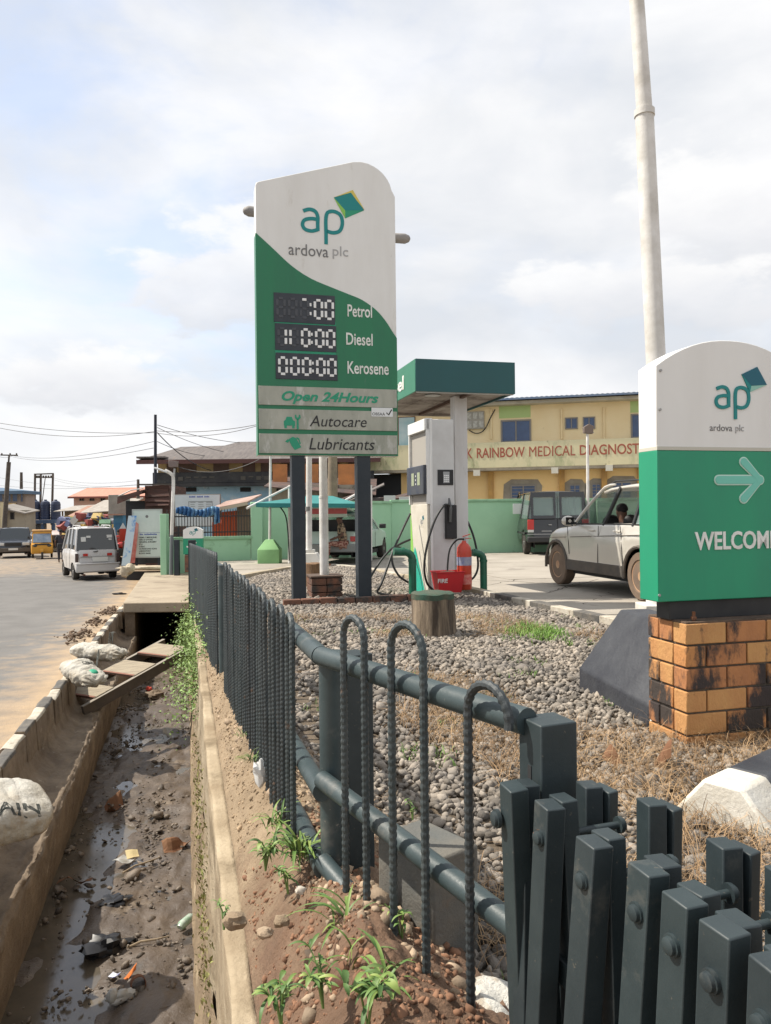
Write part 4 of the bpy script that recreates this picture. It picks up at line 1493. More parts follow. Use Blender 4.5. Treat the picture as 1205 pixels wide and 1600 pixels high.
# =================================================================== bent pipe guards
M_gp = mat('guard_green', (.012, .13, .075), .35, (.02, .10, .06), 6, stain=((.10, .09, .06), 7, .67, .06))
M_gt = mat('guard_teal', (.02, .22, .17), .35, (.02, .18, .14), 6)
def guard(px_post, px_end, py_top, py_bot, Y, label, m):
    b = W(px_post, py_bot, Y)
    t = thing('pipe_guard', label, 'bollard', (b.x, Y, b.z), SITE)
    h = W(px_post, py_top, Y).z - b.z
    e = (px_end - px_post) / FPX * Y / math.cos(SITE)
    s = 1 if e > 0 else -1
    r = .055
    pts = [(0, 0, -.05), (0, 0, h - .13)] + [(s * (.11 - .11 * math.cos(a)), 0, h - .13 + .11 * math.sin(a)) for a in (R(20), R(40), R(60), R(80))] + [(e, 0, h - .01)]
    MB().tube(pts, r, 16).build('pipe', m, t, smooth=True)
    MB().cyl((0, 0, h - .16), (0, 0, h - .125), r * 1.12, r * 1.12, 16).build('collar', m, t, smooth=True)
    MB().cyl((s * .12, 0, h - .012), (s * .155, 0, h - .012), r * 1.12, r * 1.12, 16).build('collar', m, t, smooth=True)
    return t
guard(645, 616, 860, 932, 10.9, 'bent green pipe guard on the left of the fuel pump', M_gp)
guard(756, 738, 862, 927, 12.0, 'bent green pipe guard on the right behind the fire extinguisher', M_gp)

# =================================================================== fire extinguisher and bucket
M_red = mat('extinguisher_red', (.50, .045, .02), .35, (.42, .05, .025), 5, stain=((.25, .12, .08), 6, .66, .08))
e = W(726, 921, 10.75)
ex = thing('fire_extinguisher', 'tall orange red fire extinguisher standing beside the white column', 'fire extinguisher', (e.x, 10.75, e.z))
hE = W(726, 848, 10.75).z - e.z
rE = .103
MB().lathe([(.09, 0), (rE, .02), (rE, hE * .80), (rE * .93, hE * .90), (rE * .65, hE * .965), (.035, hE), (.025, hE + .03)], 24).build('tank', M_red, ex, smooth=True)
MB().lathe([(rE + .0015, hE * .52), (rE + .0015, hE * .70)], 24, close=False).build('label_band', mat('label_blue', (.16, .18, .33), .5, (.3, .3, .36), 18), ex, smooth=True)
MB().lathe([(rE + .0015, hE * .12), (rE + .0015, hE * .33)], 24, close=False).build('label_band', mat('label_red', (.55, .08, .07), .5, (.6, .25, .2), 22), ex, smooth=True)
MB().cyl((0, 0, hE + .02), (0, 0, hE + .08), .026, .02, 12).build('valve', M_metal, ex, smooth=True)
MB().beam((-.02, 0, hE + .085), (.09, 0, hE + .12), .02, .012).beam((-.02, 0, hE + .06), (.10, 0, hE + .06), .02, .01).build('lever', M_red, ex)
MB().tube(smooth_path([Vector(v_) for v_ in ((0, -.02, hE + .05), (-.10, -.03, hE + .04), (-.20, -.04, hE - .08), (-.235, -.04, hE - .30), (-.24, -.04, hE - .52))], 8), .013, 8).build('hose', M_rub, ex, smooth=True)
MB().cyl((-.24, -.04, hE - .60), (-.24, -.04, hE - .51), .03, .016, 10).build('horn', M_black, ex, smooth=True)
b = W(700, 925, 10.6)
bk = thing('fire_bucket', 'red metal fire bucket lettered FIRE in front of the fuel pump', 'bucket', (b.x, 10.6, b.z), SITE)
M_br = mat('bucket_red', (.50, .015, .02), .4, (.42, .015, .02), 5, stain=((.2, .05, .04), 7, .67, .06))
bw0, bw1, bh = .16, .20, W(700, 893, 10.6).z - b.z
vs = [(-bw0, -.10, 0), (bw0, -.10, 0), (bw0, .10, 0), (-bw0, .10, 0), (-bw1, -.14, bh), (bw1, -.14, bh), (bw1, .14, bh), (-bw1, .14, bh)]
vi = [(x * .94, y * .94, z + (.02 if z == 0 else 0)) for x, y, z in vs]
MB().add(vs + vi, [(0, 3, 2, 1), (0, 1, 5, 4), (1, 2, 6, 5), (2, 3, 7, 6), (3, 0, 4, 7), (8, 9, 13, 12)[::-1], (9, 10, 14, 13)[::-1], (10, 11, 15, 14)[::-1], (11, 8, 12, 15)[::-1], (8, 9, 10, 11),
                   (4, 5, 13, 12), (5, 6, 14, 13), (6, 7, 15, 14), (7, 4, 12, 15)]).build('bucket_body', M_br, bk)
MB().tube([(-bw1 - .003, -.143, bh), (bw1 + .003, -.143, bh), (bw1 + .003, .143, bh), (-bw1 - .003, .143, bh), (-bw1 - .003, -.143, bh)], .008, 8).build('rim', M_br, bk, smooth=True)
t_ = text('lettering', 'FIRE', (-.185, -.045, bh * .50, bh * .70), 0, M_whtx, bk, bold=.015)
t_.rotation_euler = (math.atan2(.04, bh), 0, 0); t_.location = (0, -.119 + 0.0, 0); t_.location.y = -.1015
sb_ = MB(); sb_.ball((0, 0, bh * .86), (bw1 * .86, .115, .05), 16, 8, .1, 3); sb_.build('sand', M_dirt, bk, smooth=True)

# =================================================================== WELCOME sign on brick plinth
BC = Vector((0, 0, 0))
bx_, by_ = (1069 - 602) / FPX * 3.72, 3.72
WO = Vector((bx_, by_, 0)); WO.z = grav_z(bx_, by_) - .03
plh = thing('brick_plinth', 'soot stained orange brick plinth under the green welcome sign', 'plinth', WO, SITE)
ztp = W(1069, 974, 3.72).z - WO.z
zbt = W(1069, 1187, 3.72).z - WO.z
PW, PD = .70, .32
M_brick = [mat('face_brick_a', (.52, .245, .085), .85, (.42, .18, .065), 5, bump=.5, bscale=50, stretch=(1, 1, .5), stain=[((.045, .035, .03), 4.2, .50, .07), ((.10, .05, .03), 60, .66, .04)]),
           mat('face_brick_b', (.52, .28, .105), .85, (.44, .21, .08), 6, bump=.5, bscale=55, stretch=(1, 1, .5), stain=[((.05, .04, .033), 3.6, .56, .06), ((.10, .05, .03), 60, .66, .04)]),
           mat('face_brick_c', (.44, .195, .075), .85, (.33, .14, .06), 5, bump=.5, bscale=50, stretch=(1, 1, .5), stain=[((.04, .03, .028), 3.8, .47, .08), ((.10, .05, .03), 60, .66, .04)])]
M_mort = mat('mortar_dark', (.14, .12, .095), .95, (.08, .065, .05), 20, bump=.6)
NB = 6
chh = (ztp - zbt) / NB
MB().bx(.012, PW - .012, .012, PD - .012, zbt, ztp - .01).build('mortar', M_mort, plh)
bl = .232
for c in range(-1, NB):
    z0_, z1_ = zbt + c * chh + .005, zbt + (c + 1) * chh - .005
    # front face courses
    x = 0.0
    first = True
    while x < PW - .02:
        L_ = (bl if c % 2 else bl * .5) if first else bl
        x1_ = min(PW, x + L_)
        if PW - x1_ < .05: x1_ = PW
        MB().bx(x + (0 if first else .0045), x1_ - .0045, random.uniform(-.003, .002), .10, z0_, z1_).build('brick', random.choice(M_brick), plh, bevel=.005)
        x = x1_; first = False
    y = .105
    first = True
    while y < PD - .02:
        L_ = (.5 * bl if c % 2 else bl) if first else bl
        y1_ = min(PD, y + L_)
        if PD - y1_ < .05: y1_ = PD
        for xe in (random.uniform(-.003, .002), PW - .10):
            MB().bx(xe, xe + .10, y + .0045, y1_ - .0045, z0_, z1_).build('brick', random.choice(M_brick), plh, bevel=.005)
        y = y1_; first = False
MB().bx(.004, PW - .004, .004, PD - .004, ztp - .012, ztp + .004).build('mortar_cap', mat('cap_soot', (.07, .045, .03), .95, (.15, .10, .07), 10, bump=.8), plh, bevel=.003)
yF = .085            # front plane of the sign, in the plinth's frame
def WH(px, py, yo=yF): return hit(px, py, WO, SITE, yo)
ws = thing('welcome_sign', 'green and white WELCOME sign with a pale arrow, on the brick plinth', 'sign', WO, SITE)
xL = WH(1027, 750)[0]
zB = WH(1027, 941)[1]; zSh = WH(1027, 571)[1]
x_pk, z_pk = WH(1140, 532)
zSt = WH(1027, 702)[1]
wS = 2 * (x_pk - xL)
TH = .155
archp = []
for i in range(17):
    t = i / 16
    # flattened arch
    xx = xL + wS * t
    zz = zSh + (z_pk - zSh) * (1 - abs(2 * t - 1) ** 2.15)
    archp.append((xx, zz))
MB().prism([(xL, zSt), (xL + wS, zSt)] + archp[::-1], yF, yF + TH).build('upper_case', M_signw, ws, bevel=.004)
MB().bx(xL - .002, xL + wS + .002, yF - .002, yF + TH + .002, zB, zSt - .004).build('lower_case', M_wsg, ws, bevel=.004)
MB().bx(xL - .001, xL + wS + .001, yF - .0035, yF + TH, zSt - .0035, zSt + .014).build('seam', mat('seam_dirt', (.50, .49, .42), .6), ws)
MB().bx(WH(1050, 950)[0], WH(1050, 950)[0] + wS - .1, yF + .02, yF + .13, ztp + .003, zB - .001).build('base', mat('base_black', (.014, .015, .017), .6, (.03, .03, .03), 5), ws, bevel=.003)
bt_ = WH(1084, 960, .03)
MB().cyl((bt_[0], .03, ztp), (bt_[0], .03, ztp + .05), .008, .008, 8).cyl((bt_[0], .03, ztp + .012), (bt_[0], .03, ztp + .026), .014, .014, 6).build('anchor_bolt', M_rust, ws)
lzb = WH(1130, 639)[1]; lzt = WH(1130, 602)[1]
logo(ws, WH(1114, 630)[0] + .006, lzb, lzt - lzb, yF, M_teal, plain=True)
text('lettering', 'ardova', (WH(1109, 670)[0], WH(1144, 670)[0], WH(1120, 673.5)[1], WH(1120, 663)[1]), yF, M_greytx, ws, depth=.002)
text('lettering', 'plc', (WH(1149, 670)[0], WH(1162, 670)[0], WH(1150, 677)[1], WH(1150, 663.5)[1]), yF, M_greytl, ws, depth=.003)
# arrow: pale outline ribbon with a turquoise core
def arrow(w, m, d0):
    mb = MB()
    A_ = [(WH(1122, 750)), (WH(1186, 750))]
    K_ = [WH(1161, 722), WH(1186, 750), WH(1161, 779)]
    stroke(mb, A_, w, yF - d0, yF - .001)
    stroke(mb, K_, w, yF - d0 * 1.06, yF - .001)
    for q_ in (A_[0], K_[0], K_[1], K_[2]):
        mb.cyl((q_[0], yF - d0 * 1.1, q_[1]), (q_[0], yF - .001, q_[1]), w / 2, w / 2, 18)
    mb.build('arrow', m, ws)
arrow(.053, mat('arrow_rim', (.50, .68, .60), .5), .006)
arrow(.040, mat('arrow_teal', (.16, .52, .42), .5), .009)
text('lettering', 'WELCOME', (WH(1085, 850)[0], WH(1214, 850)[0], WH(1085, 860)[1], WH(1085, 831)[1]), yF - .002, M_whtx, ws, bold=.022, depth=.005)
sc = MB()
for px, py in ((1032, 579), (1031, 640), (1030, 930)):
    a_ = WH(px, py); sc.cyl((a_[0], yF - .006, a_[1]), (a_[0], yF, a_[1]), .007, .007, 8)
sc.build('screw', M_metal, ws)
# wasp-like dots of dirt
# =================================================================== tall leaning pole right of the yard
yP = 7.55
pb_ = W(1026, 962, yP)
tp = thing('flag_pole', 'very tall stepped white steel pole rising behind the welcome sign', 'pole', (pb_.x, yP, pb_.z))
def rel(px, py):
    v_ = W(px, py, yP) - pb_
    return (v_.x, 0, v_.z)
MB().tube([(0, 0, -.1), rel(1025, 565), rel(1007, 178)], [.100, .094, .088], 20).build('pole', M_polew, tp, smooth=True)
MB().tube([rel(1007.2, 182), rel(1007, 172)], [.098, .098], 20).build('collar', M_polew, tp, smooth=True)
MB().tube([rel(1007, 172), rel(995, 0), rel(985, -160)], [.076, .070, .06], 20).build('pole', M_polew, tp, smooth=True)
MB().bx(-.16, .16, -.16, .16, -.05, .12).build('base', mat('white_plinth', (.62, .60, .55), .8, (.48, .45, .4), 5), tp, bevel=.01)

# =================================================================== wedge-ended traffic blocks
M_bb = mat('block_black_paint', (.022, .024, .032), .55, (.045, .048, .056), 4, bump=.35, bscale=22, stain=[((.20, .20, .20), 7, .665, .06), ((.25, .20, .14), 2.4, .68, .05)])
M_bw = mat('block_white_paint', (.66, .64, .58), .8, (.52, .48, .40), 5, bump=.4, stain=[((.30, .24, .16), 3.5, .60, .08)])
def block(name, label, P, rz, L, segs, base=.42, top=.20, h=.50, kerbh=.12):
    t = thing(name, label, 'concrete block', P, rz)
    prof = [(-base / 2, 0), (base / 2, 0), (base / 2, kerbh), (top / 2, h), (-top / 2, h), (-base / 2, kerbh)]
    x = 0
    for ln, m in segs:
        MB().prism(prof, x + .001, x + ln - .001, 'x').build('painted_section', m, t, bevel=.014)
        x += ln
    return t
pA = W(1003, 1127, 4.35)
block('barrier_block', 'black painted sloping concrete barrier block left of the brick plinth', (1.78, 4.08, grav_z(1.4, 4.5) - .03), R(97), 1.05, [(.05, M_bw), (1.0, M_bb)], .78, .20, .53, .15)
block('barrier_block', 'white and black painted concrete block in the grass below the welcome sign', (1.19, 2.74, grav_z(1.2, 2.7) - .05), R(40), 1.2, [(.20, M_bw), (.5, M_bb), (.4, M_bw)], .38, .14, .215, .07)
# =================================================================== green perimeter wall
M_gw = mat('wall_green', (.30, .52, .34), .85, (.34, .57, .38), 1.0, bump=.15, stain=[((.15, .25, .14), 1.3, .60, .14), ((.10, .10, .07), 3.5, .70, .05)])
M_gwt = mat('wall_cap_green', (.30, .50, .33), .85, (.20, .36, .22), 2)
def seg_wall(par, P0, P1, z0, z1, th, m, cap=None, name='wall'):
    P0, P1 = Vector(P0), Vector(P1)
    d = P1 - P0
    L = d.length
    rz = math.atan2(d.y, d.x)
    o = MB().bx(0, L, 0, th, z0, z1).build(name, m, par, bevel=.01, loc=(P0.x, P0.y, 0)); o.rotation_euler = (0, 0, rz)
    if cap:
        c = MB().bx(-.02, L + .02, -.05, th + .05, z1, z1 + .09).build('coping', cap, par, bevel=.01, loc=(P0.x, P0.y, 0)); c.rotation_euler = (0, 0, rz)
    return o
gw = thing('perimeter_wall', 'plain green rendered perimeter wall running behind the forecourt', 'wall')
wa = XY(395, 23.6); wb = XY(537, 24.6); wc = XY(612, 26.2); wd = XY(1100, 28.0)
tz = 1.62
seg_wall(gw, wa, wb, -.5, tz - .06, .2, M_gw, M_gwt)
seg_wall(gw, wb, wc, -.5, tz - .04, .2, M_gw, M_gwt)
seg_wall(gw, wc, wd, -.5, tz, .2, M_gw, M_gwt)
for px, Y in ((402, 23.5), (537, 24.5), (690, 26.3), (940, 27.2)):
    x, y = XY(px, Y)
    MB().bx(-.17, .17, -.10, .1, -.5, tz + .02).build('pilaster', M_gw, gw, bevel=.01, loc=(x, y, 0))
nt = XY(810, 26.72)
o = MB().bx(-.19, .19, -.012, .0, .0, .36).build('notice', mat('notice_white', (.66, .68, .66), .6), loc=(nt[0], nt[1] - .05, W(810, 803, 26.6).z)); o.rotation_euler = (0, 0, math.atan2(wd[1] - wc[1], wd[0] - wc[0]))
tag(o, 'small blank white square notice on the green wall left of the dark van', 'notice')
# low wall with railing, left
lw = thing('railing_wall', 'low green wall topped with a black spear railing left of the perimeter wall', 'wall')
la = XY(258, 22.6); lb = XY(392, 23.4)
zl = W(330, 839, 23).z
seg_wall(lw, la, lb, -.8, zl - .08, .2, M_gw, M_gwt)
M_iron = mat('railing_black', (.018, .018, .02), .5)
n = 30
d_ = (Vector(lb) - Vector(la))
bar_me = MB().cyl((0, 0, 0), (0, 0, .80), .012, .012, 6).add([], []).cyl((0, 0, .80), (0, 0, .87), .016, .002, 6).mesh('bar', M_iron)
ru = Vector(la) ; 
for i in range(n):
    q = Vector(la) + d_ * ((i + .5) / n)
    inst('bar', bar_me, lw, (q.x, q.y + .1, zl - .02))
for z in (.14, .62):
    a, b = Vector(la), Vector(lb)
    MB().beam((a.x, a.y + .1, zl + z), (b.x, b.y + .1, zl + z), .02, .035).build('rail', M_iron, lw)
# green narrow gate pillar
x, y = XY(257.5, 22.4)
o = MB().bx(-.09, .09, -.15, .15, -.5, W(257, 803, 22.4).z).build('gate_pillar', M_gw, bevel=.01, loc=(x, y, 0))
tag(o, 'narrow green pillar beside the white clinic notice board', 'pillar')

# =================================================================== yellow two-storey building
M_yw = mat('render_yellow', (.76, .60, .35), .9, (.80, .66, .42), .8, bump=.12, stain=((.42, .30, .14), 1.1, .62, .14))
M_yw2 = mat('render_orange', (.74, .50, .22), .9, (.78, .56, .27), .8, bump=.12, stain=((.40, .28, .14), 1.1, .62, .14))
M_band = mat('parapet_yellow', (.66, .59, .38), .9, (.57, .53, .34), .9, bump=.2, stretch=(1, 1, .35), stain=[((.12, .10, .06), 2.4, .60, .10), ((.34, .36, .20), .9, .5, .14)])
M_ygr = mat('panel_green', (.40, .52, .22), .9)
M_win = mat('blue_glass', (.02, .05, .13), .15, (.03, .07, .17), 3, spec=.7)
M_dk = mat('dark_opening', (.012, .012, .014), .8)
M_frame = mat('window_frame', (.22, .20, .18), .7)
M_rfb = mat('roof_edge_blue', (.10, .16, .27), .6, (.16, .20, .27), 2)
M_patch = mat('bare_cement', (.30, .27, .22), .95, (.22, .19, .15), 2, bump=.5)
M_redt = mat('lettering_rust_red', (.36, .10, .065), .8, (.30, .09, .055), 7)
YB = Vector((6.06, 35.3, 0))
YRZ = -.243
def YH(px, py, yo=0.0): return hit(px, py, YB, YRZ, yo)
yb = thing('clinic_building', 'two storey yellow clinic building with a lettered parapet and blue windows', 'building', YB, YRZ)
xl_ = YH(588, 700)[0]; xr_ = YH(1130, 700)[0]
z_e = YH(900, 629)[1]; z_b1 = YH(900, 687, -.7)[1]; z_b0 = YH(900, 728, -.7)[1]
MB().bx(xl_, xr_, 0, 6, z_b0, z_e).build('upper_wall', M_yw, yb)
MB().bx(xl_ + 1.2, xr_, .05, 6, -1.2, z_b0).build('lower_wall', M_yw2, yb)
MB().bx(xl_ - .3, xr_, -.7, 0, z_b0, z_b1).build('parapet', M_band, yb, bevel=.02)
MB().bx(xl_ - .3, xr_, -.72, -.1, z_b0 - .12, z_b0 - .002).build('ledge', mat('ledge_grey', (.33, .29, .22), .9, (.2, .17, .13), 2), yb)
MB().bx(xl_ - .4, xr_ + .2, -.6, 0, z_e - .03, z_e + .12).build('eave_board', mat('eave_pale', (.50, .46, .36), .9, (.38, .34, .27), 2), yb)
# corrugated roof
rf = MB()
n = 150
vs, fs = [], []
for j, (yy, zz) in enumerate(((-.9, z_e + .13), (-.9, z_e + .21), (3.2, z_e + .68), (6.4, z_e + .3))):
    for i in range(n + 1):
        vs.append((xl_ - .5 + (xr_ - xl_ + .8) * i / n, yy, zz + (.025 if (i % 2 and j) else 0)))
for j in range(3):
    for i in range(n):
        fs.append((j * (n + 1) + i, j * (n + 1) + i + 1, (j + 1) * (n + 1) + i + 1, (j + 1) * (n + 1) + i))
rf.add(vs, fs).build('roof', M_rfb, yb)
def window(par, H, px0, px1, py0, py1, m=M_win, mull=1, fr=M_frame, yo=0.0, hb=0, sill=False, out=.05):
    a, b = H(px0, py1), H(px1, py0)
    w = MB()
    t = min(.07, (b[0] - a[0]) * .09)
    y0, y1 = yo - out, yo + .04
    w.bx(a[0], a[0] + t, y0, y1, a[1], b[1]).bx(b[0] - t, b[0], y0, y1, a[1], b[1])
    w.bx(a[0] + t, b[0] - t, y0 + .002, y1, a[1], a[1] + t).bx(a[0] + t, b[0] - t, y0 + .002, y1, b[1] - t, b[1])
    for k_ in range(mull):
        xm = a[0] + (b[0] - a[0]) * (k_ + 1) / (mull + 1)
        w.bx(xm - t * .4, xm + t * .4, y0 + .012, y1, a[1] + t, b[1] - t)
    for k_ in range(hb):
        zm = a[1] + (b[1] - a[1]) * (k_ + 1) / (hb + 1)
        w.bx(a[0] + t, b[0] - t, y0 + .02, y0 + .03, zm - .012, zm + .012)
    f = w.build('window', fr, par)
    MB().bx(a[0] + t * .5, b[0] - t * .5, yo - .012, yo - .004, a[1] + t * .5, b[1] - t * .5).build('pane', m, f)
    if sill:
        MB().bx(a[0] - .08, b[0] + .08, yo - .12, yo, a[1] - .08, a[1] - .002).build('sill', M_band, f)
    return f
for (x0, x1, y0, y1, k_) in ((783, 830, 655, 692, 1), (883, 903, 652, 671, 1), (911, 930, 651, 671, 1), (986, 1012, 646, 685, 0), (1040, 1085, 640, 680, 1)):
    window(yb, YH, x0, x1, y0, y1, mull=k_)
for x0, x1, y0, y1 in ((780, 829, 632, 654), (985, 1012, 626, 645)):
    a, b = YH(x0, y1), YH(x1, y0)
    MB().bx(a[0], b[0], -.012, 0, a[1], b[1]).build('lintel_panel', M_ygr, yb)
for x0, x1, y0, y1, k_, h_ in ((798, 838, 757, 780, 1, 3), (890, 907, 757, 780, 1, 2), (925, 939, 756, 782, 1, 4), (956, 988, 752, 780, 1, 3)):
    a, b = hit(x0 - 12, y1 + 6, YB, YRZ, .05), hit(x1 + 6, y0 - 8, YB, YRZ, .05)
    pt = [(a[0], a[1]), (b[0], a[1]), (b[0] + .1, b[1] - .3), (b[0] - .1, b[1]), (a[0] + .4, b[1] + .03), (a[0] + .05, b[1] - .2)]
    MB().prism(pt, .035, .05).build('bare_patch', M_patch, yb)
    window(yb, lambda p_, q_: hit(p_, q_, YB, YRZ, .05), x0, x1, y0, y1, mull=k_, hb=h_, yo=.035)
# downpipes and strings on the wall
for px, y0, y1 in ((878, 640, 686), (944, 637, 686), (768, 640, 686)):
    a, b = YH(px, y1), YH(px, y0)
    MB().cyl((a[0], -.05, a[1]), (a[0], -.05, b[1]), .045, .045, 8).build('downpipe', M_yw, yb)
for px in (767, 878, 944, 1000):
    a = YH(px, 735)
    MB().bx(a[0] - .12, a[0] + .12, -.12, .05, -1.2, z_b0 - .12).build('pier', mat('pier_orange', (.50, .29, .09), .9, (.36, .21, .08), 2), yb)
for px, py in ((745, 739), (867, 735), (952, 731), (645, 739)):
    a = hit(px, py, YB, YRZ, -.7)
    MB().bx(a[0] - .15, a[0] + .15, -.74, -.52, a[1] - .13, a[1] + .13).build('wall_lamp', mat('lamp_box', (.58, .55, .47), .7), yb)
# lettering on the parapet: the visible words, in the same sign-writer's capitals
za_, zb_ = hit(850, 713, YB, YRZ, -.71)[1], hit(850, 697, YB, YRZ, -.71)[1]
for wd, p0_, p1_ in (('K', 729.5, 738), ('RAINBOW', 745, 820), ('MEDICAL', 827, 899), ('DIAGNOSTI', 906, 1003)):
    xa_, xb_ = hit(p0_, 705, YB, YRZ, -.71)[0], hit(p1_, 702, YB, YRZ, -.71)[0]
    text('lettering', wd, (xa_, xb_, za_, zb_), -.70, M_redt, yb, bold=.0 if wd[0] == 'M' else .012, depth=.012)
# meter board and cables
a, b = YH(730, 671), YH(757, 643)
mbx = MB().bx(a[0], b[0], -.16, 0, a[1], b[1]).build('meter_board', mat('meter_grey', (.33, .31, .27), .7), yb)
for r_ in range(2):
    for c_ in range(3):
        w_m = (b[0] - a[0]) / 3; h_m = (b[1] - a[1]) / 2
        MB().bx(a[0] + c_ * w_m + .03, a[0] + (c_ + 1) * w_m - .03, -.19, -.16, a[1] + r_ * h_m + .05, a[1] + (r_ + 1) * h_m - .05).build('meter', mat('meter_pale', (.48, .47, .42), .6, (.3, .29, .26), 12), mbx)
ca = [YH(*q) for q in ((733, 672), (742, 677), (752, 676), (760, 668), (766, 655), (774, 640))]
MB().tube(smooth_path([Vector((q[0], -.1, q[1])) for q in ca], 5), .025, 6).build('cable', M_black, yb)
# poster
a, b = YH(624, 700), YH(648, 652)
ps_ = MB().bx(a[0], b[0], -.05, 0, a[1], b[1]).build('poster_board', mat('poster_pale', (.50, .60, .62), .6, (.30, .48, .52), 1.4), yb)
MB().bx(a[0] - .04, b[0] + .04, -.045, -.002, a[1] - .04, b[1] + .04).build('poster_frame', mat('frame_brown', (.14, .06, .03), .7), yb)
# dark open garage bay at the left end
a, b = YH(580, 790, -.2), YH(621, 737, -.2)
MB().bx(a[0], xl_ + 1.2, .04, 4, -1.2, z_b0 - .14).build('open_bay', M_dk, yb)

# =================================================================== blue and yellow building with hipped roofs, left of the clinic
M_rooft = mat('old_roof_sheet', (.155, .135, .125), .85, (.10, .088, .085), 2.5, bump=.3, stretch=(3.5, .5, 1), stain=((.20, .13, .09), 1.5, .62, .12))
M_cream = mat('wall_cream', (.60, .44, .22), .9, (.50, .36, .18), 1.5)
M_brw = mat('shutter_brown', (.19, .12, .09), .85, (.14, .09, .07), 3)
M_blkw = mat('parapet_soot_and_hollow', (.030, .032, .036), .9, (.06, .06, .06), 2.0, bump=.4, stain=((.16, .15, .13), 3, .62, .12))
M_blw = mat('wall_pale_blue', (.34, .50, .60), .9, (.26, .42, .54), 1.5, stain=[((.05, .06, .07), 1.1, .60, .1), ((.5, .56, .58), .9, .55, .1)])
BB = Vector((XY(242, 36)[0], 36, 0))
bb_ = thing('old_building', 'old pale blue and cream building with sooty balcony and grey sheet roofs', 'building', BB, .02)
def BH(px, py, yo=0.0): return hit(px, py, BB, .02, yo)
xL_, xR_ = BH(247, 740)[0], BH(578, 740)[0]
zr0 = BH(300, 721)[1]; zr1 = BH(300, 707, 2.5)[1]
zp1 = BH(300, 738, -.5)[1]; zp0 = BH(300, 755, -.5)[1]
MB().bx(xL_, xR_, 0, 8, zp0, zr0).build('upper_wall', M_cream, bb_)
MB().bx(xL_, xR_, -.02, 8, -1.4, zp0).build('lower_wall', M_blw, bb_)
MB().bx(xL_ - .1, xR_ + .2, -.55, -.4, zp0, zp1).build('balcony', M_blkw, bb_, bevel=.02)
MB().bx(xL_ - .1, xR_ + .2, -.6, 0, zp0 - .15, zp0 - .002).build('balcony_floor', M_blkw, bb_)
# honeycomb blocks of the balcony
x = xL_
while x < xR_:
    if random.random() < .7:
        MB().bx(x, x + .22, -.585, -.552, zp0 + .12 + random.choice((0, .12)), zp0 + .30).build('relief_block', mat('block_grey', (.09, .085, .075), .9), bb_)
    x += .36
for x0, x1 in ((261, 276), (280, 307), (334, 358), (380, 399), (408, 421), (440, 470), (500, 530), (545, 570)):
    a, b = BH(x0, 740)[0], BH(x1, 722)[0]
    MB().bx(a, b, -.06, 0, zp1 - .4, zr0 - .02).build('shutter', M_brw, bb_)
for px in (299, 384):
    a = BH(px, 765)
    MB().bx(a[0] - .25, a[0] + .25, -.05, 0, a[1] - .1, a[1] + .1).build('vent_block', M_dk, bb_)
def sheet_roof(par, pts, mat_, name='roof', th=.05):
    MB().quad(*pts, th=-th).build(name, mat_, par)
A = (xL_ - .7, -1.0, zr0 + .0); B = (xR_ + .5, -1.0, zr0)
sheet_roof(bb_, [A, B, (xR_ + .5, 3.2, zr1 + .55), (xL_ + .3, 3.2, zr1 + .35)], M_rooft)
MB().bx(xL_ - .7, xR_ + .5, -1.03, -.98, zr0 - .17, zr0 + .02).build('fascia', mat('fascia_maroon', (.10, .045, .04), .8), bb_)
MB().bx(xL_ - .7, xL_ + .6, -1.0, 2.0, zr0 + .1, zr0 + .18).build('roof', M_rooft, bb_)
# upper hipped roof
u0 = BH(314, 707, 3.5); u1 = BH(370, 689, 5.5); u2 = BH(420, 690, 5.5)
MB().add([(u0[0], 3.3, u0[1]), (xR_ + .5, 3.3, u0[1]), (xR_ + .5, 6, u1[1]), (u1[0], 6, u1[1]), (u1[0], 9, u0[1]), (xR_ + .5, 9, u0[1])],
         [(0, 1, 2, 3), (0, 3, 4), (3, 2, 5, 4)]).build('roof', M_rooft, bb_)

# patched rear houses seen between the sign posts
M_mix = mat('patched_wall', (.40, .36, .28), .95, (.22, .19, .15), 1.2, stain=[((.05, .045, .04), 1.2, .55, .1), ((.45, .25, .12), .8, .6, .1)])
sh = thing('patched_house', 'shabby patched house with a rusty lean-to roof seen between the sign posts', 'house', (XY(440, 31)[0], 31, 0))
def SH(px, py, yo=0.0): return hit(px, py, sh.location, 0, yo)
a, b = SH(425, 795), SH(580, 757)
MB().bx(a[0], b[0], 0, 3, -1.2, b[1]).build('wall', M_mix, sh)
MB().quad((a[0] - .2, -.8, b[1] - .05), (b[0] + .2, -.8, b[1] - .45), (b[0] + .2, 3.0, b[1] + .35), (a[0] - .2, 3, b[1] + .5), -.04).build('roof', mat('rust_sheet', (.12, .07, .055), .9, (.05, .04, .04), 3, bump=.4), sh)
for p0_, p1_, q0, q1 in ((432, 440, 761, 770), (494, 502, 761, 769), (455, 465, 760, 772)):
    window(sh, SH, p0_, p1_, q0, q1, m=M_dk, mull=0)
for px, w_ in ((432, 24), (480, 30), (540, 30)):
    c_ = SH(px, 723)
    o_ = MB().bx(c_[0] - w_ * .012, c_[0] + w_ * .012, .9, 1.2, b[1], c_[1]).build('orange_panel', mat('orange_cloth', (.50, .20, .07), .9, (.35, .15, .06), 2), sh)
lean = thing('scrap_roof', 'pile of dark rusty roofing sheets and beams resting above the green wall', 'roof sheets', (XY(570, 29)[0], 29, 0))
def LH(px, py, yo=0.0): return hit(px, py, lean.location, 0, yo)
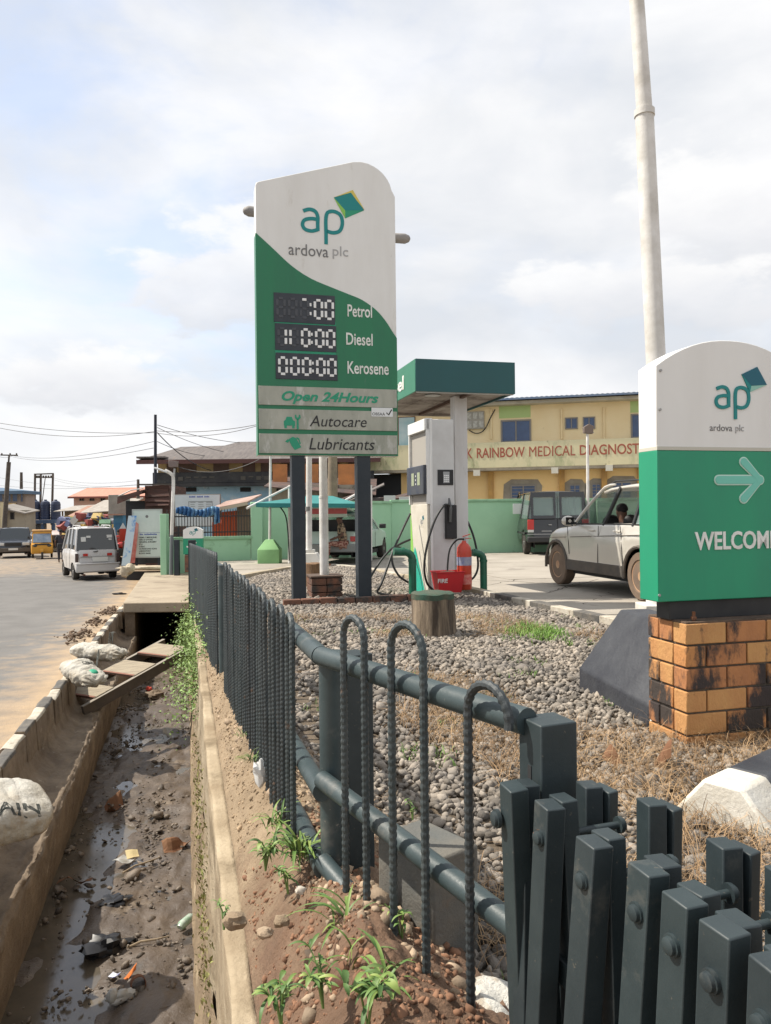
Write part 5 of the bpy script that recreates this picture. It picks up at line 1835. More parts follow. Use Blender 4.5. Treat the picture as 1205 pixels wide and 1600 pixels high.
for i, (p0_, q0, p1_, q1) in enumerate(((530, 790, 600, 757), (545, 786, 640, 776), (556, 780, 655, 781), (505, 790, 560, 770), (520, 792, 630, 786), (590, 784, 655, 769))):
    a, b = LH(p0_, q0), LH(p1_, q1)
    MB().quad((a[0], i * .15, a[1]), (b[0], i * .15 + .1, b[1]), (b[0], i * .15 + 1.3, b[1] + .12), (a[0], i * .15 + 1.2, a[1] + .1), -.04).build('sheet', mat('rust_sheet', (.12, .07, .055)) if i % 2 else M_rooft, lean)
for i, (p0_, q0, p1_, q1) in enumerate(((600, 783, 618, 774), (624, 785, 640, 776))):
    a, b = LH(p0_, q0, -.3), LH(p1_, q1, -.3)
    MB().bx(a[0], b[0], -.3, .0, a[1], b[1]).build('pale_box', mat('pale_tin', (.5, .5, .5), .5), lean)

# =================================================================== poles
def wpole(name, label, cat, px, Y, ytop, ybot, r0, r1, m, px2=None, n=10):
    b = W(px, ybot, Y); t = W(px2 if px2 is not None else px, ytop, Y)
    o = MB().cyl((0, 0, 0), t - b, r0, r1, n).build(name, m, smooth=True, loc=b)
    tag(o, label, cat)
    return o
M_wp = mat('pole_timber', (.055, .045, .04), .9, (.10, .085, .07), 4)
M_wpl = mat('pole_timber_pale', (.25, .20, .14), .9, (.17, .135, .10), 4)
up = wpole('utility_pole', 'tall dark timber utility pole at the left end of the old building', 'utility pole', 243, 31, 648, 880, .075, .055, mat('pole_blueblack', (.022, .026, .04), .8))
wpole('utility_pole', 'bare brown timber pole rising behind the old building between the sign posts', 'utility pole', 520, 28.5, 700, 800, .20, .17, M_wpl)
# slim lamp standard on a green pedestal
ped = thing('lamp_post', 'slim white lamp post rising from a green concrete pedestal by the wall', 'lamp post', tuple(W(422, 876, 21.5)))
Y_ = 21.5
def prel(px, py): v_ = W(px, py, Y_) - ped.location; return v_
w0, w1 = .30, .11
zt = prel(422, 843).z
zm = prel(422, 858).z
vs = [(-w0, -w0, -.2), (w0, -w0, -.2), (w0, w0, -.2), (-w0, w0, -.2), (-w0, -w0, zm), (w0, -w0, zm), (w0, w0, zm), (-w0, w0, zm), (-w1, -w1, zt), (w1, -w1, zt), (w1, w1, zt), (-w1, w1, zt)]
MB().add(vs, [(0, 3, 2, 1), (0, 1, 5, 4), (1, 2, 6, 5), (2, 3, 7, 6), (3, 0, 4, 7), (4, 5, 9, 8), (5, 6, 10, 9), (6, 7, 11, 10), (7, 4, 8, 11), (8, 9, 10, 11)]).build('pedestal', mat('pedestal_green', (.27, .50, .22), .85, (.22, .42, .19), 1.5), ped, bevel=.012)
MB().cyl((0, 0, zt), prel(423, 690), .038, .03, 10).build('pole', M_polew, ped, smooth=True)
# slender white pole on its white block
wb_ = thing('lamp_post', 'slim white pole on a white concrete block left of the thick white pole', 'pole', tuple(W(483, 862, 15)))
Y_ = 15
def prel2(px, py): return W(px, py, Y_) - wb_.location
MB().cyl((0, 0, 0), prel2(483, 700), .060, .056, 14).build('pole', M_polew, wb_, smooth=True)
MB().bx(-.11, .11, -.11, .11, -.02, .04).build('base_plate', M_polew, wb_)
MB().cyl((0, 0, .80), (0, 0, .88), .064, .064, 14).build('sleeve', mat('sleeve_grey', (.18, .18, .17), .6), wb_, smooth=True)
a = prel2(474, 886)
vs = [(-.28, -.28, a.z), (.30, -.28, a.z), (.30, .28, a.z), (-.28, .28, a.z), (-.22, -.22, -.021), (.16, -.22, -.021), (.16, .22, -.021), (-.22, .22, -.021)]
MB().add(vs, [(0, 3, 2, 1), (0, 1, 5, 4), (1, 2, 6, 5), (2, 3, 7, 6), (3, 0, 4, 7), (4, 5, 6, 7)]).build('concrete_block', mat('block_white', (.64, .62, .58), .8, (.52, .5, .45), 3), wb_, bevel=.01)
# floodlight post in front of the clinic
fl_ = thing('lamp_post', 'slim white floodlight post standing behind the silver car', 'lamp post', tuple(W(919, 850, 25)))
def prel3(px, py): return W(px, py, 25) - fl_.location
MB().cyl((0, 0, -.1), prel3(918, 678), .055, .045, 12).build('pole', M_polew, fl_, smooth=True)
h_ = prel3(919, 671)
MB().prism([(-.15, h_.z - .12), (.13, h_.z - .15), (.16, h_.z + .10), (.0, h_.z + .17), (-.16, h_.z + .07)], -.12, .1).build('floodlight', mat('flood_brown', (.16, .12, .10), .7), fl_, bevel=.01, loc=(h_.x, 0, 0))
MB().beam(prel3(911, 670), prel3(928, 676), .03, .03).build('bracket', M_metal, fl_)

# =================================================================== fabric carport with its posts
car_m = mat('shade_fabric', (.02, .16, .16), .8, (.03, .20, .19), 1.5)
cpz = thing('carport', 'teal fabric carport roof on slim white posts over the parked estate car', 'carport', tuple(W(480, 875, 20.5)))
def CP(px, py, Y): return W(px, py, Y) - cpz.location
ap1, ap2 = CP(488, 774, 20.4), CP(520, 775, 20.4)
c4 = [CP(400, 786, 18.8), CP(562, 787, 18.8), CP(558, 789, 22.6), CP(425, 788, 22.6)]
dn = Vector((0, 0, -.10))
top = [*c4, ap1, ap2]
vs = [tuple(v) for v in top] + [tuple(v + dn) for v in c4]
MB().add(vs, [(0, 1, 5, 4), (1, 2, 5), (2, 3, 4, 5), (3, 0, 4), (0, 6, 7, 1), (1, 7, 8, 2), (2, 8, 9, 3), (3, 9, 6, 0)]).build('canopy', car_m, cpz)
for pxp, Y, yt, yb2 in ((453, 21, 758, 880), (579, 21, 758, 876)):
    MB().cyl(CP(pxp, yb2, Y), CP(pxp, yt, Y), .05, .05, 12).build('post', M_polew, cpz, smooth=True)
MB().cyl(CP(455, 759, 21), CP(386, 794, 18.8), .03, .03, 10).build('arm', M_polew, cpz, smooth=True)
MB().cyl(CP(578, 760, 21), CP(534, 785, 20.2), .03, .03, 10).build('arm', M_polew, cpz, smooth=True)
MB().tube(smooth_path([CP(*q, 20.8) for q in ((436, 790), (446, 805), (450, 830), (452, 876))], 6), .018, 8).build('cable', M_black, cpz, smooth=True)

# =================================================================== street side: notice boards, lamps, shed
# white clinic board on dark legs
nb = thing('notice_board', 'tall faded white clinic notice board with lines of blue and black lettering', 'notice board', tuple(W(230, 874, 24.2)), .04)
def NH(px, py, yo=0): return hit(px, py, nb.location, .04, yo)
a, b = NH(209, 870), NH(251, 797)
MB().bx(a[0], b[0], 0, .08, a[1], b[1]).build('board', mat('board_white', (.60, .66, .62), .5, (.50, .58, .54), 1.5), nb, bevel=.004)
fr = MB().bx(a[0] - .035, a[0], -.012, .09, a[1] - .035, b[1] + .035).bx(b[0], b[0] + .035, -.012, .09, a[1] - .035, b[1] + .035).bx(a[0], b[0], -.01, .09, b[1], b[1] + .035).bx(a[0], b[0], -.01, .09, a[1] - .035, a[1])
fr.build('frame', mat('board_frame', (.40, .42, .40), .6), nb)
wd_ = b[0] - a[0]
M_bltx = mat('lettering_blue', (.05, .08, .33), .6)
hd_ = MB()
for k_ in range(15):
    if k_ == 3: continue
    x_ = a[0] + .20 + k_ * .036
    hd_.bx(x_, x_ + .026, -.004, -.001, NH(230, 836)[1], NH(230, 833.6 + (k_ % 3) * .3)[1])
hd_.build('faded_heading', M_bltx, nb)
lines = ['FAMILY MEDICINE', 'OBS & GYNAE.', 'GENERAL SURGERY', 'ICU', 'X-RAY', 'ULTRASOUND SCAN', 'LABORATORY', 'BLOOD BANK']
for i, s in enumerate(lines):
    y_ = 838.5 + i * 3.55
    x1 = a[0] + .17 + wd_ * .043 * len(s)
    text('lettering', s, (a[0] + .17, x1, NH(230, y_ + 2.3)[1], NH(230, y_)[1]), -.001, M_blktx, nb, depth=.003, bold=.02)
MB().bx(a[0] + .02, b[0] - .02, -.002, 0, NH(230, 832.4)[1], NH(230, 832)[1]).build('rule', M_bltx, nb)
MB().cyl((a[0] + wd_ * .5, -.004, NH(230, 807)[1]), (a[0] + wd_ * .5, 0, NH(230, 807)[1]), .05, .05, 6).build('emblem', M_greytx, nb)
for x in (a[0] + .08, b[0] - .08):
    MB().bx(x - .03, x + .03, .01, .07, -.35, a[1] - .035).build('leg', M_navy, nb)
ho = MB().bx(a[0] - .1, b[0] + .08, .35, 1.1, -.15, a[1] - .03).build('dark_hollow', M_blkw, loc=nb.location)  # shade of the hollow put in as a near-black block
tag(ho, 'near black block standing for the shaded hollow under the white notice board', 'hollow')
x, y = XY(215, 23.4)
o = MB().ball((0, 0, 0), (.85, .16, .07), 20, 8, .15, 2).build('broken_kerb', M_conc_w, smooth=True, loc=(XY(232, 23.3)[0], 23.3, W(230, 887, 23.3).z)); o.rotation_euler = (0, 0, .1)
tag(o, 'broken length of pale kerb in front of the notice board', 'kerb')
# small entrance sign
es = thing('entrance_sign', 'small green and white entrance sign with a left arrow on a brick base', 'sign', tuple(W(301, 886, 19)), .0)
def EH(px, py, yo=-.06): return hit(px, py, es.location, 0, yo)
a, b = EH(286.5, 866), EH(316.5, 841)
arcE = [(a[0] + (b[0] - a[0]) * i / 10, EH(300, 828)[1] + (EH(300, 823)[1] - EH(300, 828)[1]) * (1 - abs(i / 5 - 1) ** 2)) for i in range(11)]
MB().prism([(a[0], b[1]), (b[0], b[1])] + arcE[::-1], -.06, .06).build('upper_case', M_signw, es)
MB().bx(a[0], b[0], -.062, .062, a[1], b[1] - .002).build('lower_case', M_wsg, es)
MB().bx(a[0] + .04, b[0] - .04, -.05, .05, 0.30, a[1]).build('base', M_navy, es)
MB().bx(a[0] + .06, b[0] + .02, -.16, .16, -.12, .30).build('brick_base', M_brk, es)
logo(es, EH(296, 835)[0], EH(296, 835)[1], .085, -.06, M_teal, plain=True)
ar = MB(); c_ = EH(301, 848); stroke(ar, [(c_[0] - .08, c_[1]), (c_[0] + .10, c_[1])], .03, -.068, -.06); stroke(ar, [(c_[0] - .02, c_[1] + .06), (c_[0] - .085, c_[1]), (c_[0] - .02, c_[1] - .06)], .03, -.0685, -.06)
ar.build('arrow', M_whtx, es)
wm = MB(); c2_ = EH(295, 855); stroke(wm, [(c2_[0] - .05, c2_[1] + .02), (c2_[0], c2_[1]), (c2_[0] + .04, c2_[1] - .015), (c2_[0] + .09, c2_[1] + .01)], .035, -.068, -.06); wm.build('worn_word', M_whtx, es)
# street lamp on the left with solar head and an older square head
sl_ = thing('street_lamp', 'white street lamp with a solar head beside the notice board', 'street lamp', tuple(W(268, 898, 22.2)))
def SL(px, py): return W(px, py, 22.2) - sl_.location
MB().cyl(SL(267.5, 900), SL(268.5, 836), .06, .055, 12).build('pole_base', mat('pole_grey', (.15, .17, .18), .7), sl_, smooth=True)
MB().tube(smooth_path([SL(268.5, 836), SL(270, 790), SL(271, 750), SL(268, 741), SL(258, 735)], 5), .05, 12).build('pole', M_polew, sl_, smooth=True)
MB().beam(SL(262, 738), SL(242, 731), .18, .05).build('lamp_head', mat('lamp_pale', (.55, .56, .56), .5), sl_, bevel=.01)
MB().cyl(SL(272, 745), SL(273, 732), .03, .03, 8).build('bracket', M_metal, sl_)
MB().prism([(-.11, -.09), (.11, -.09), (.13, .08), (-.12, .10)], -.1, .1).build('floodlight', mat('flood_brown2', (.17, .13, .12), .7), sl_, loc=tuple(SL(271, 725)), bevel=.01)
MB().bx(-.07, .07, -.07, .07, -.02, 1.0).build('steel_post', M_navy, bevel=.005, loc=tuple(W(277, 898, 22)))
tag(bpy.context.scene.objects['steel_post'], 'short square black steel post beside the street lamp', 'post')

# clinic billboard with blue drapery behind the railing
bbd = thing('billboard', 'white clinic billboard with small print behind the railing', 'billboard', tuple(W(310, 830, 25.5)))
def BL(px, py, yo=0): return hit(px, py, bbd.location, 0, yo)
a, b = BL(274, 822), BL(343, 773)
MB().bx(a[0], b[0], 0, .06, a[1], b[1]).build('board', mat('bb_white', (.56, .60, .62), .6, (.46, .50, .52), 1), bbd)
MB().bx(a[0] - .03, b[0] + .03, .061, .1, a[1] - .03, b[1] + .03).build('frame', M_frame, bbd)
hw = MB()
for k_ in range(16):
    x_ = BL(296, 777)[0] + k_ * .042
    if k_ not in (5, 11): hw.bx(x_, x_ + .028, -.004, 0, BL(300, 777.5)[1], BL(300, 775 + (k_ % 2) * .4)[1])
hw.build('faded_heading', M_bltx, bbd)
p0_, p1_ = BL(295, 797), BL(332, 783)
pn = MB()
for x0, x1, z0, z1 in ((p0_[0], p1_[0], p1_[1] - .015, p1_[1]), (p0_[0], p1_[0], p0_[1], p0_[1] + .015), (p0_[0], p0_[0] + .015, p0_[1], p1_[1]), (p1_[0] - .015, p1_[0], p0_[1], p1_[1])):
    pn.bx(x0, x1, -.006, 0, z0, z1)
for r_ in range(4):
    for c_ in range(3):
        pn.bx(p0_[0] + .06 + c_ * .26, p0_[0] + .06 + c_ * .26 + .12 + random.random() * .08, -.005, 0, p0_[1] + .05 + r_ * .065, p0_[1] + .065 + r_ * .065)
pn.build('small_print', M_greytx, bbd)
for x in (a[0] + .1, b[0] - .1):
    MB().bx(x - .03, x + .03, .01, .05, -.8, a[1]).build('leg', M_navy, bbd)
# blue cloth hung along the top of the railing
vs, fs = [], []
n = 60
bx0, bx1 = W(276, 800, 22.4), W(344, 800, 22.9)
for j in range(5):
    for i in range(n + 1):
        t = i / n
        p_ = bx0.lerp(bx1, t)
        sag = .10 + .05 * math.sin(t * 17) + .04 * math.sin(t * 41)
        top = p_.z + .12 + .05 * math.sin(t * 9)
        drop = (.16 + .12 * abs(math.sin(t * 6.3)) + (.3 if t > .86 else 0)) * j / 4
        vs.append((p_.x, p_.y - .03 - .07 * math.sin(t * 70 + j * .6) * (.4 + j * .2), top - drop))
for j in range(4):
    for i in range(n):
        fs.append((j * (n + 1) + i, j * (n + 1) + i + 1, (j + 1) * (n + 1) + i + 1, (j + 1) * (n + 1) + i))
o = MB().add(vs, fs).build('blue_cloth', mat('tarp_blue', (.03, .11, .27), .8, (.20, .36, .50), 3.5, lo=.45, hi=.6), smooth=True, weld=False)
so_ = o.modifiers.new('thickness', 'SOLIDIFY'); so_.thickness = .006
tag(o, 'gathered blue cloth hung over the railing in front of the billboard', 'cloth')
# red kiosk behind the railing
ks = thing('red_kiosk', 'orange red corrugated kiosk with a sloping tin roof behind the railing', 'kiosk', tuple(W(365, 840, 24.6)))
def KH(px, py, yo=0): return hit(px, py, ks.location, 0, yo)
a, b = KH(332, 840), KH(389, 800)
kv = MB()
n = 40
vs, fs = [], []
for i in range(n + 1):
    x = a[0] + (b[0] - a[0]) * i / n
    t = i / n
    zt_ = KH(332, 816)[1] if t < .25 else KH(350, 800)[1] + .1 * (t - .25)
    for z in (-.8, zt_):
        vs.append((x, (.03 if i % 2 else 0), z))
for i in range(n):
    fs.append((2 * i, 2 * i + 2, 2 * i + 3, 2 * i + 1))
kv.add(vs, fs).build('front_sheet', mat('kiosk_red', (.48, .085, .03), .6, (.40, .07, .03), 3, stain=((.2, .07, .04), 1.5, .6, .1)), ks)
MB().bx(a[0], b[0], .05, 2, -.8, KH(350, 801)[1] - .05).build('body', M_brw, ks)
r0, r1 = KH(332, 796), KH(392, 784)
MB().quad((r0[0], -.6, r0[1]), (r1[0], -.6, r1[1]), (r1[0], 2.2, r1[1] + .3), (r0[0], 2.2, r0[1] + .3), -.05).build('roof', mat('kiosk_tin', (.42, .30, .26), .7, (.25, .15, .11), 2), ks)
MB().bx(r1[0] - .45, r1[0] - .05, .0, .3, -.8, r1[1] - .1).build('door_post', M_brw, ks)
MB().beam((r0[0], -.58, r0[1] - .06), (r1[0], -.58, r1[1] - .06), .04, .10).build('roof_beam', mat('beam_pale', (.45, .36, .28), .8), ks)

# =================================================================== wires
M_wire = mat('wire_black', (.03, .03, .035), .6)
def wire(A, B, sag, r=.014, label=None):
    A, B = Vector(A), Vector(B)
    pts = []
    for i in range(21):
        t = i / 20
        p_ = A.lerp(B, t)
        p_.z -= sag * 4 * t * (1 - t)
        pts.append(p_)
    o = MB().tube(pts, r, 5).build('cable', M_wire)
    tag(o, next(WN), 'cable', 'overhead cables')
    return o
WN = iter(['upper of the two long cables running left from the tall dark pole', 'lower of the two long cables running left from the tall dark pole',
           'thicker cable running from the tall dark pole to the price sign', 'thinner cable running from the tall dark pole to the price sign',
           'dark cable dropping steeply from the tall pole to the shuttered floor', 'highest thin cable from the tall pole to the peak of the hipped roof',
           'second thin cable from the tall pole to the hipped roof', 'lowest thin cable from the tall pole to the lower sheet roof',
           'cable sagging in front of the cream upper storey', 'long low cable crossing the sky above the three poled structure', 'cable rising left from the thin pole by the pink roof',
           'upper cable between the three poled structure and the pink house', 'lower cable between the three poled structure and the pink house', 'short cable leaving the picture left of the leaning pole',
           'upper cable from the leaning pole to the tall dark pole', 'lower cable from the leaning pole to the tall dark pole'])
L_ = None
wire(W(-60, 650, 33), W(243, 676, 31), .25, .011, L_)
wire(W(-60, 654, 33), W(243, 674, 31), .45, .011, L_)
wire(W(243, 676, 31), W(440, 652, 27), .35, .011, L_)
wire(W(243, 673, 31), W(440, 655, 27), .20, .012, L_)
wire(W(246, 676, 31), W(330, 735, 35.4), .25, .02, L_)
wire(W(246, 664, 31), W(375, 692, 36), .1, .012, L_)
wire(W(246, 668, 31), W(350, 706, 36), .1, .012, L_)
wire(W(246, 690, 31), W(320, 712, 36), .1, .012, L_)
wire(W(260, 722, 31), W(405, 718, 30), .45, .014, L_)
for (a, b) in (((-20, 756, 80), (215, 757, 60)), ((-20, 742, 90), (215, 764, 60)), ((85, 747, 100), (215, 751, 60)), ((85, 750, 100), (215, 758, 60)), ((-20, 700, 60), (20, 712, 62)), ((20, 712, 62), (240, 690, 31)), ((20, 714, 62), (240, 700, 31))):
    wire(W(*a), W(*b), .4, .011, L_)
# =================================================================== far end of the street
wpole('utility_pole', 'leaning dark utility pole with a cross arm at the far left', 'utility pole', 5, 62, 722, 850, .20, .16, M_wp, px2=14)
o = bpy.data.objects
ca = thing('pole_crossarm', 'thin steel cross arm on top of the leaning far left pole', 'cross arm', tuple(W(14, 724, 62)))
def CA(px, py): return W(px, py, 62) - ca.location
MB().cyl(CA(13.5, 724), CA(14.5, 711), .07, .07, 6).build('upright', M_wp, ca)
MB().beam(CA(1, 711), CA(28, 711.5), .08, .10).build('arm', M_wp, ca)
for px in (3, 16, 26): MB().cyl(CA(px, 711), CA(px, 708), .07, .05, 6).build('insulator', M_wp, ca)
wpole('utility_pole', 'short thin pole above the blue roofed house', 'utility pole', 33.5, 90, 738, 764, .18, .15, M_wp)
hs = thing('power_line_structure', 'three timber poles joined by a cross beam above the water tanks', 'utility pole', tuple(W(70, 850, 100)))
def HS(px, py, Y=100): return W(px, py, Y) - hs.location
for px in (55, 64, 83): MB().cyl(HS(px - (1 if px < 80 else 2), 820), HS(px, 740), .17, .14, 8).build('pole', M_wp, hs, smooth=True)
MB().beam(HS(54, 741), HS(84, 740), .14, .16).build('cross_beam', M_wp, hs)
MB().beam(HS(56, 745), HS(82, 746), .1, .12).build('cross_beam', M_wp, hs)
MB().beam(HS(71, 746), HS(66, 785), .08, .08).build('brace', M_wp, hs)
for px in (58, 61, 68, 72, 76, 80): MB().cyl(HS(px, 743), HS(px, 747), .1, .14, 6).build('insulator', M_wp, hs)
wpole('utility_pole', 'thin dark pole above the pink roofed building', 'utility pole', 216, 60, 749, 780, .13, .10, M_wp)
for i, (px, yt) in enumerate(((202, 742), (208, 748))): pass

# house with blue roof at the left edge
def building(name, label, cat, P, rz=0.0):
    return thing(name, label, cat, P, rz)
hb_ = building('house', 'two storey grey brown house with a blue edged roof at the far left', 'house', tuple(W(0, 840, 75)), .0)
def H1(px, py, yo=0): return hit(px, py, hb_.location, .0, yo)
M_h1 = mat('house_greybrown', (.30, .25, .22), .9, (.24, .20, .17), .6)
a, b = H1(-60, 850), H1(40, 772)
MB().bx(a[0], b[0], 0, 2, -2, b[1]).build('wall', M_h1, hb_)
r0 = H1(45, 770)
MB().add([(a[0], -1.2, b[1]), (r0[0], -1.2, b[1]), (r0[0], 2.6, b[1]), (a[0], 2.6, b[1]), (a[0], 1.5, b[1] + .8), (b[0] - 3, 1.5, b[1] + .7), (a[0], -1.2, b[1] + .3), (r0[0], -1.2, b[1] + .3), (r0[0], 2.6, b[1] + .3), (a[0], 2.6, b[1] + .3)],
         [(0, 1, 2, 3), (0, 1, 7, 6), (1, 2, 8, 7), (6, 7, 5, 4), (7, 8, 5), (8, 9, 4, 5), (0, 6, 9, 3)]).build('roof', mat('roof_blue', (.06, .12, .20), .7, (.09, .14, .20), .5), hb_)
for x0, x1 in ((-6, 5), (10, 17.5), (19.5, 28), (33, 36)):
    window(hb_, H1, x0, x1, 771, 784, m=M_win, mull=0)
MB().bx(H1(6, 800)[0], H1(26, 800)[0], -.08, 0, H1(10, 806)[1], H1(10, 786)[1]).build('balcony_panel', M_cream, hb_)
lb_ = building('annex', 'low cream and grey annex with a lean-to roof below the blue roofed house', 'building', tuple(W(25, 845, 66)), .0)
def H2(px, py, yo=0): return hit(px, py, lb_.location, .0, yo)
a, b = H2(8, 850), H2(39, 797)
MB().bx(a[0], b[0], 0, 2, -2, b[1]).build('wall', mat('annex_wall', (.36, .32, .25), .9, (.28, .25, .2), .8), lb_)
MB().quad((a[0] - .3, -.6, b[1] + .3), (b[0] + .3, -.6, b[1] - .25), (b[0] + .3, 2.2, b[1] + .0), (a[0] - .3, 2.2, b[1] + .6), -.1).build('roof', mat('annex_roof', (.26, .24, .22), .8, (.2, .18, .16), .8), lb_)
x0, x1 = H2(6, 800)[0], H2(12, 800)[0]
MB().bx(x0, x1, -.6, -.1, -2, H2(8, 785)[1]).build('pillar', mat('pillar_cream', (.55, .47, .30), .9), lb_)
window(lb_, H2, 16, 23, 800, 812, m=M_dk, mull=0)

# water tanks on their stand
tk_ = thing('water_tank_stand', 'blue painted steel stand under the dark water tanks', 'tank stand', tuple(W(72, 848, 82)))
def TK(px, py, Y=82): return W(px, py, Y) - tk_.location
a, b = TK(49, 818), TK(95, 812)
M_blst = mat('stand_blue', (.05, .09, .17), .8, (.08, .12, .2), 1)
MB().bx(a.x, b.x, -1.5, 1.5, a.z, b.z).build('platform', M_blst, tk_)
for px in (51, 62, 75, 92):
    c_ = TK(px, 818)
    MB().bx(c_.x - .12, c_.x + .12, -1.4, -1.1, -1, c_.z).build('leg', M_blst, tk_)
    MB().bx(c_.x - .12, c_.x + .12, 1.1, 1.4, -1, c_.z).build('leg', M_blst, tk_)
c0_, c1_ = TK(49, 832), TK(68, 819)
MB().bx(c0_.x, c1_.x, -.8, .8, -1, c1_.z).build('store_room', mat('store_grey', (.20, .20, .2), .9), tk_)
M_tank = mat('tank_black', (.022, .035, .075), .5, (.04, .05, .09), 1)
for i, (px, lab) in enumerate(((56, 'leftmost of the three dark ribbed water tanks on the blue stand'), (71.5, 'middle one of the three dark ribbed water tanks on the blue stand'), (87.5, 'rightmost of the three dark ribbed water tanks on the blue stand'))):
    p_ = W(px, 812, 82)
    w_ = 7.2 / 1200 * 82
    prof = [(w_ * .96, 0)]
    for k_ in range(6):
        prof += [(w_ * .96, .1 + k_ * .27), (w_, .16 + k_ * .27), (w_, .28 + k_ * .27)]
    prof += [(w_ * .85, 1.9), (w_ * .3, 2.05), (w_ * .3, 2.15)]
    o_ = MB().lathe(prof, 16).build('water_tank', M_tank, smooth=True, loc=p_)
    tag(o_, lab, 'water tank', 'dark water tanks on the blue stand')

# pink house with a pink sheet roof
ph = building('house', 'pink house with a pale red sheet roof in the middle distance', 'house', tuple(W(165, 850, 92)), .0)
def H3(px, py, yo=0): return hit(px, py, ph.location, 0, yo)
M_pk = mat('house_pink', (.50, .33, .26), .9, (.44, .29, .23), .5)
a, b = H3(116, 840), H3(245, 775)
MB().bx(a[0], b[0], 0, 10, -3, b[1]).build('wall', M_pk, ph)
MB().add([(a[0] - .4, -.8, b[1]), (b[0], -.8, b[1]), (b[0], 5, b[1] + 1.25), (H3(137, 763, 5)[0], 5, b[1] + 1.25), (a[0] - .4, 11, b[1]), (b[0], 11, b[1])], [(0, 1, 2, 3), (0, 3, 4), (3, 2, 5, 4)]).build('roof', mat('roof_pink', (.50, .24, .17), .8, (.44, .21, .15), .6, stretch=(4, 1, 1)), ph)
MB().bx(a[0] - .4, b[0], -.84, -.78, b[1] - .2, b[1] + .02).build('fascia', mat('fascia_dkred', (.22, .08, .06), .8), ph)
for x0 in (124, 140, 157, 172): window(ph, H3, x0, x0 + 8, 777, 783, m=M_dk, mull=1)

# market sheds, tin roofs and goods along the road
M_rt = mat('rusty_tin', (.26, .13, .09), .85, (.36, .22, .16), 1.4, stretch=(3, 1, 1))
M_gt = mat('grey_tin', (.36, .33, .29), .8, (.27, .24, .21), 1.4, stretch=(3, 1, 1))
def shed(label, px0, px1, yt, yb_, Y, mw, mr, slope=.5, dep=4, cat='market shed', over=.5, opening=True):
    t = thing('market_shed', label, cat, tuple(W((px0 + px1) / 2, yb_, Y)))
    a_ = W(px0, yb_, Y) - t.location; b_ = W(px1, yt, Y) - t.location
    MB().bx(a_.x, b_.x, .6, dep, -.5, b_.z - .1).build('wall', mw, t)
    if opening:
        MB().bx(a_.x + .3, b_.x - .3, .55, .61, -.3, b_.z - .5).build('open_front', M_dk, t)
    for x in (a_.x + .1, b_.x - .1):
        MB().bx(x - .06, x + .06, -.1, .02, -.5, b_.z - .12).build('post', M_wpl, t)
    MB().quad((a_.x - over, -.6, b_.z - slope * .3), (b_.x + over, -.6, b_.z - slope * .1), (b_.x + over, dep + .3, b_.z + slope), (a_.x - over, dep + .3, b_.z + slope * .8), -.06).build('roof', mr, t)
    return t
M_shw = mat('shed_wall', (.28, .23, .17), .95, (.18, .15, .11), 1)
shed('brown market shed with a rusty red tin roof beyond the silver minivan', 115, 152, 803, 846, 62, M_shw, M_rt, .9)
shed('market shed with a pale grey tin roof left of the rusty roofed one', 97, 122, 796, 846, 70, M_shw, M_gt, .5)
shed('wide grey roofed market shed in front of the pink house', 140, 185, 795, 846, 56, M_shw, M_gt, .9)
shed('small low stall with a pale sheet roof behind the yellow tricycle', 62, 100, 834, 850, 58, M_shw, mat('white_sheet', (.50, .44, .42), .9, (.34, .27, .25), 1), .25, dep=2.5)
tb_ = thing('blue_stall', 'blue painted wooden stall beside the silver minivan', 'stall', tuple(W(184, 862, 36)))
a = W(178, 862, 36) - tb_.location; b = W(192, 805, 36) - tb_.location
MB().bx(a.x, b.x, 0, 1.5, -.2, b.z).build('wall', mat('stall_blue', (.05, .16, .26), .8, (.04, .12, .2), 1), tb_)
MB().bx(a.x - .15, b.x + .1, -.3, 1.6, b.z, b.z + .07).build('roof', M_rt, tb_)
MB().bx(a.x + .08, b.x - .12, -.03, 0, -.15, b.z - .35).build('door', mat('stall_blue_door', (.03, .11, .2), .8), tb_)
bx_2 = MB().bx(-.45, .45, 0, .5, 0, 1.15).build('concrete_tank', M_conc, bevel=.03, loc=tuple(W(184, 810, 37)))
tag(bx_2, 'small grey concrete tank above the blue stall', 'tank')
# heap of coloured goods
cols = [(.05, .06, .12), (.30, .30, .34), (.12, .14, .25), (.45, .44, .42), (.25, .06, .05), (.04, .04, .05), (.40, .28, .08), (.10, .20, .12)]
gm = [mat('goods_%s' % nme, c, .7) for nme, c in zip(('navy', 'grey', 'blue', 'white', 'red', 'black', 'ochre', 'green'), cols)]
mb = MB()
for _ in range(420):
    px = random.uniform(96, 194); py = random.triangular(806, 838, 822)
    Y = random.uniform(46, 52)
    p_ = W(px, py, Y)
    s_ = random.uniform(.12, .34)
    M_ = Matrix.Translation(p_) @ Matrix.Rotation(random.random() * 3, 4, 'Z') @ Matrix.Rotation(random.random(), 4, 'X')
    mb.bx(-s_, s_, -s_ * .6, s_ * .6, -s_ * .7, s_ * .7, random.randrange(len(gm)), M_)
o_ = mb.build('market_goods', gm)
stuff(o_, 'mass of dark and coloured goods hung and heaped along the market stalls', 'goods')
mr = thing('goods_rack', 'long timber rack carrying the market goods behind the tricycle', 'rack', tuple(W(145, 852, 49)))
a = W(96, 852, 49) - mr.location; b = W(194, 826, 49) - mr.location
for k_ in range(5):
    x = a.x + (b.x - a.x) * k_ / 4
    MB().bx(x - .05, x + .05, -.05, .05, -.3, b.z + .6).build('post', M_wp, mr)
MB().bx(a.x, b.x, .3, .5, -.3, b.z + .3).build('back_board', M_dk, mr)
for z in (.4, 1.1): MB().bx(a.x, b.x, -.4, .3, z, z + .05).build('shelf', M_wp, mr)

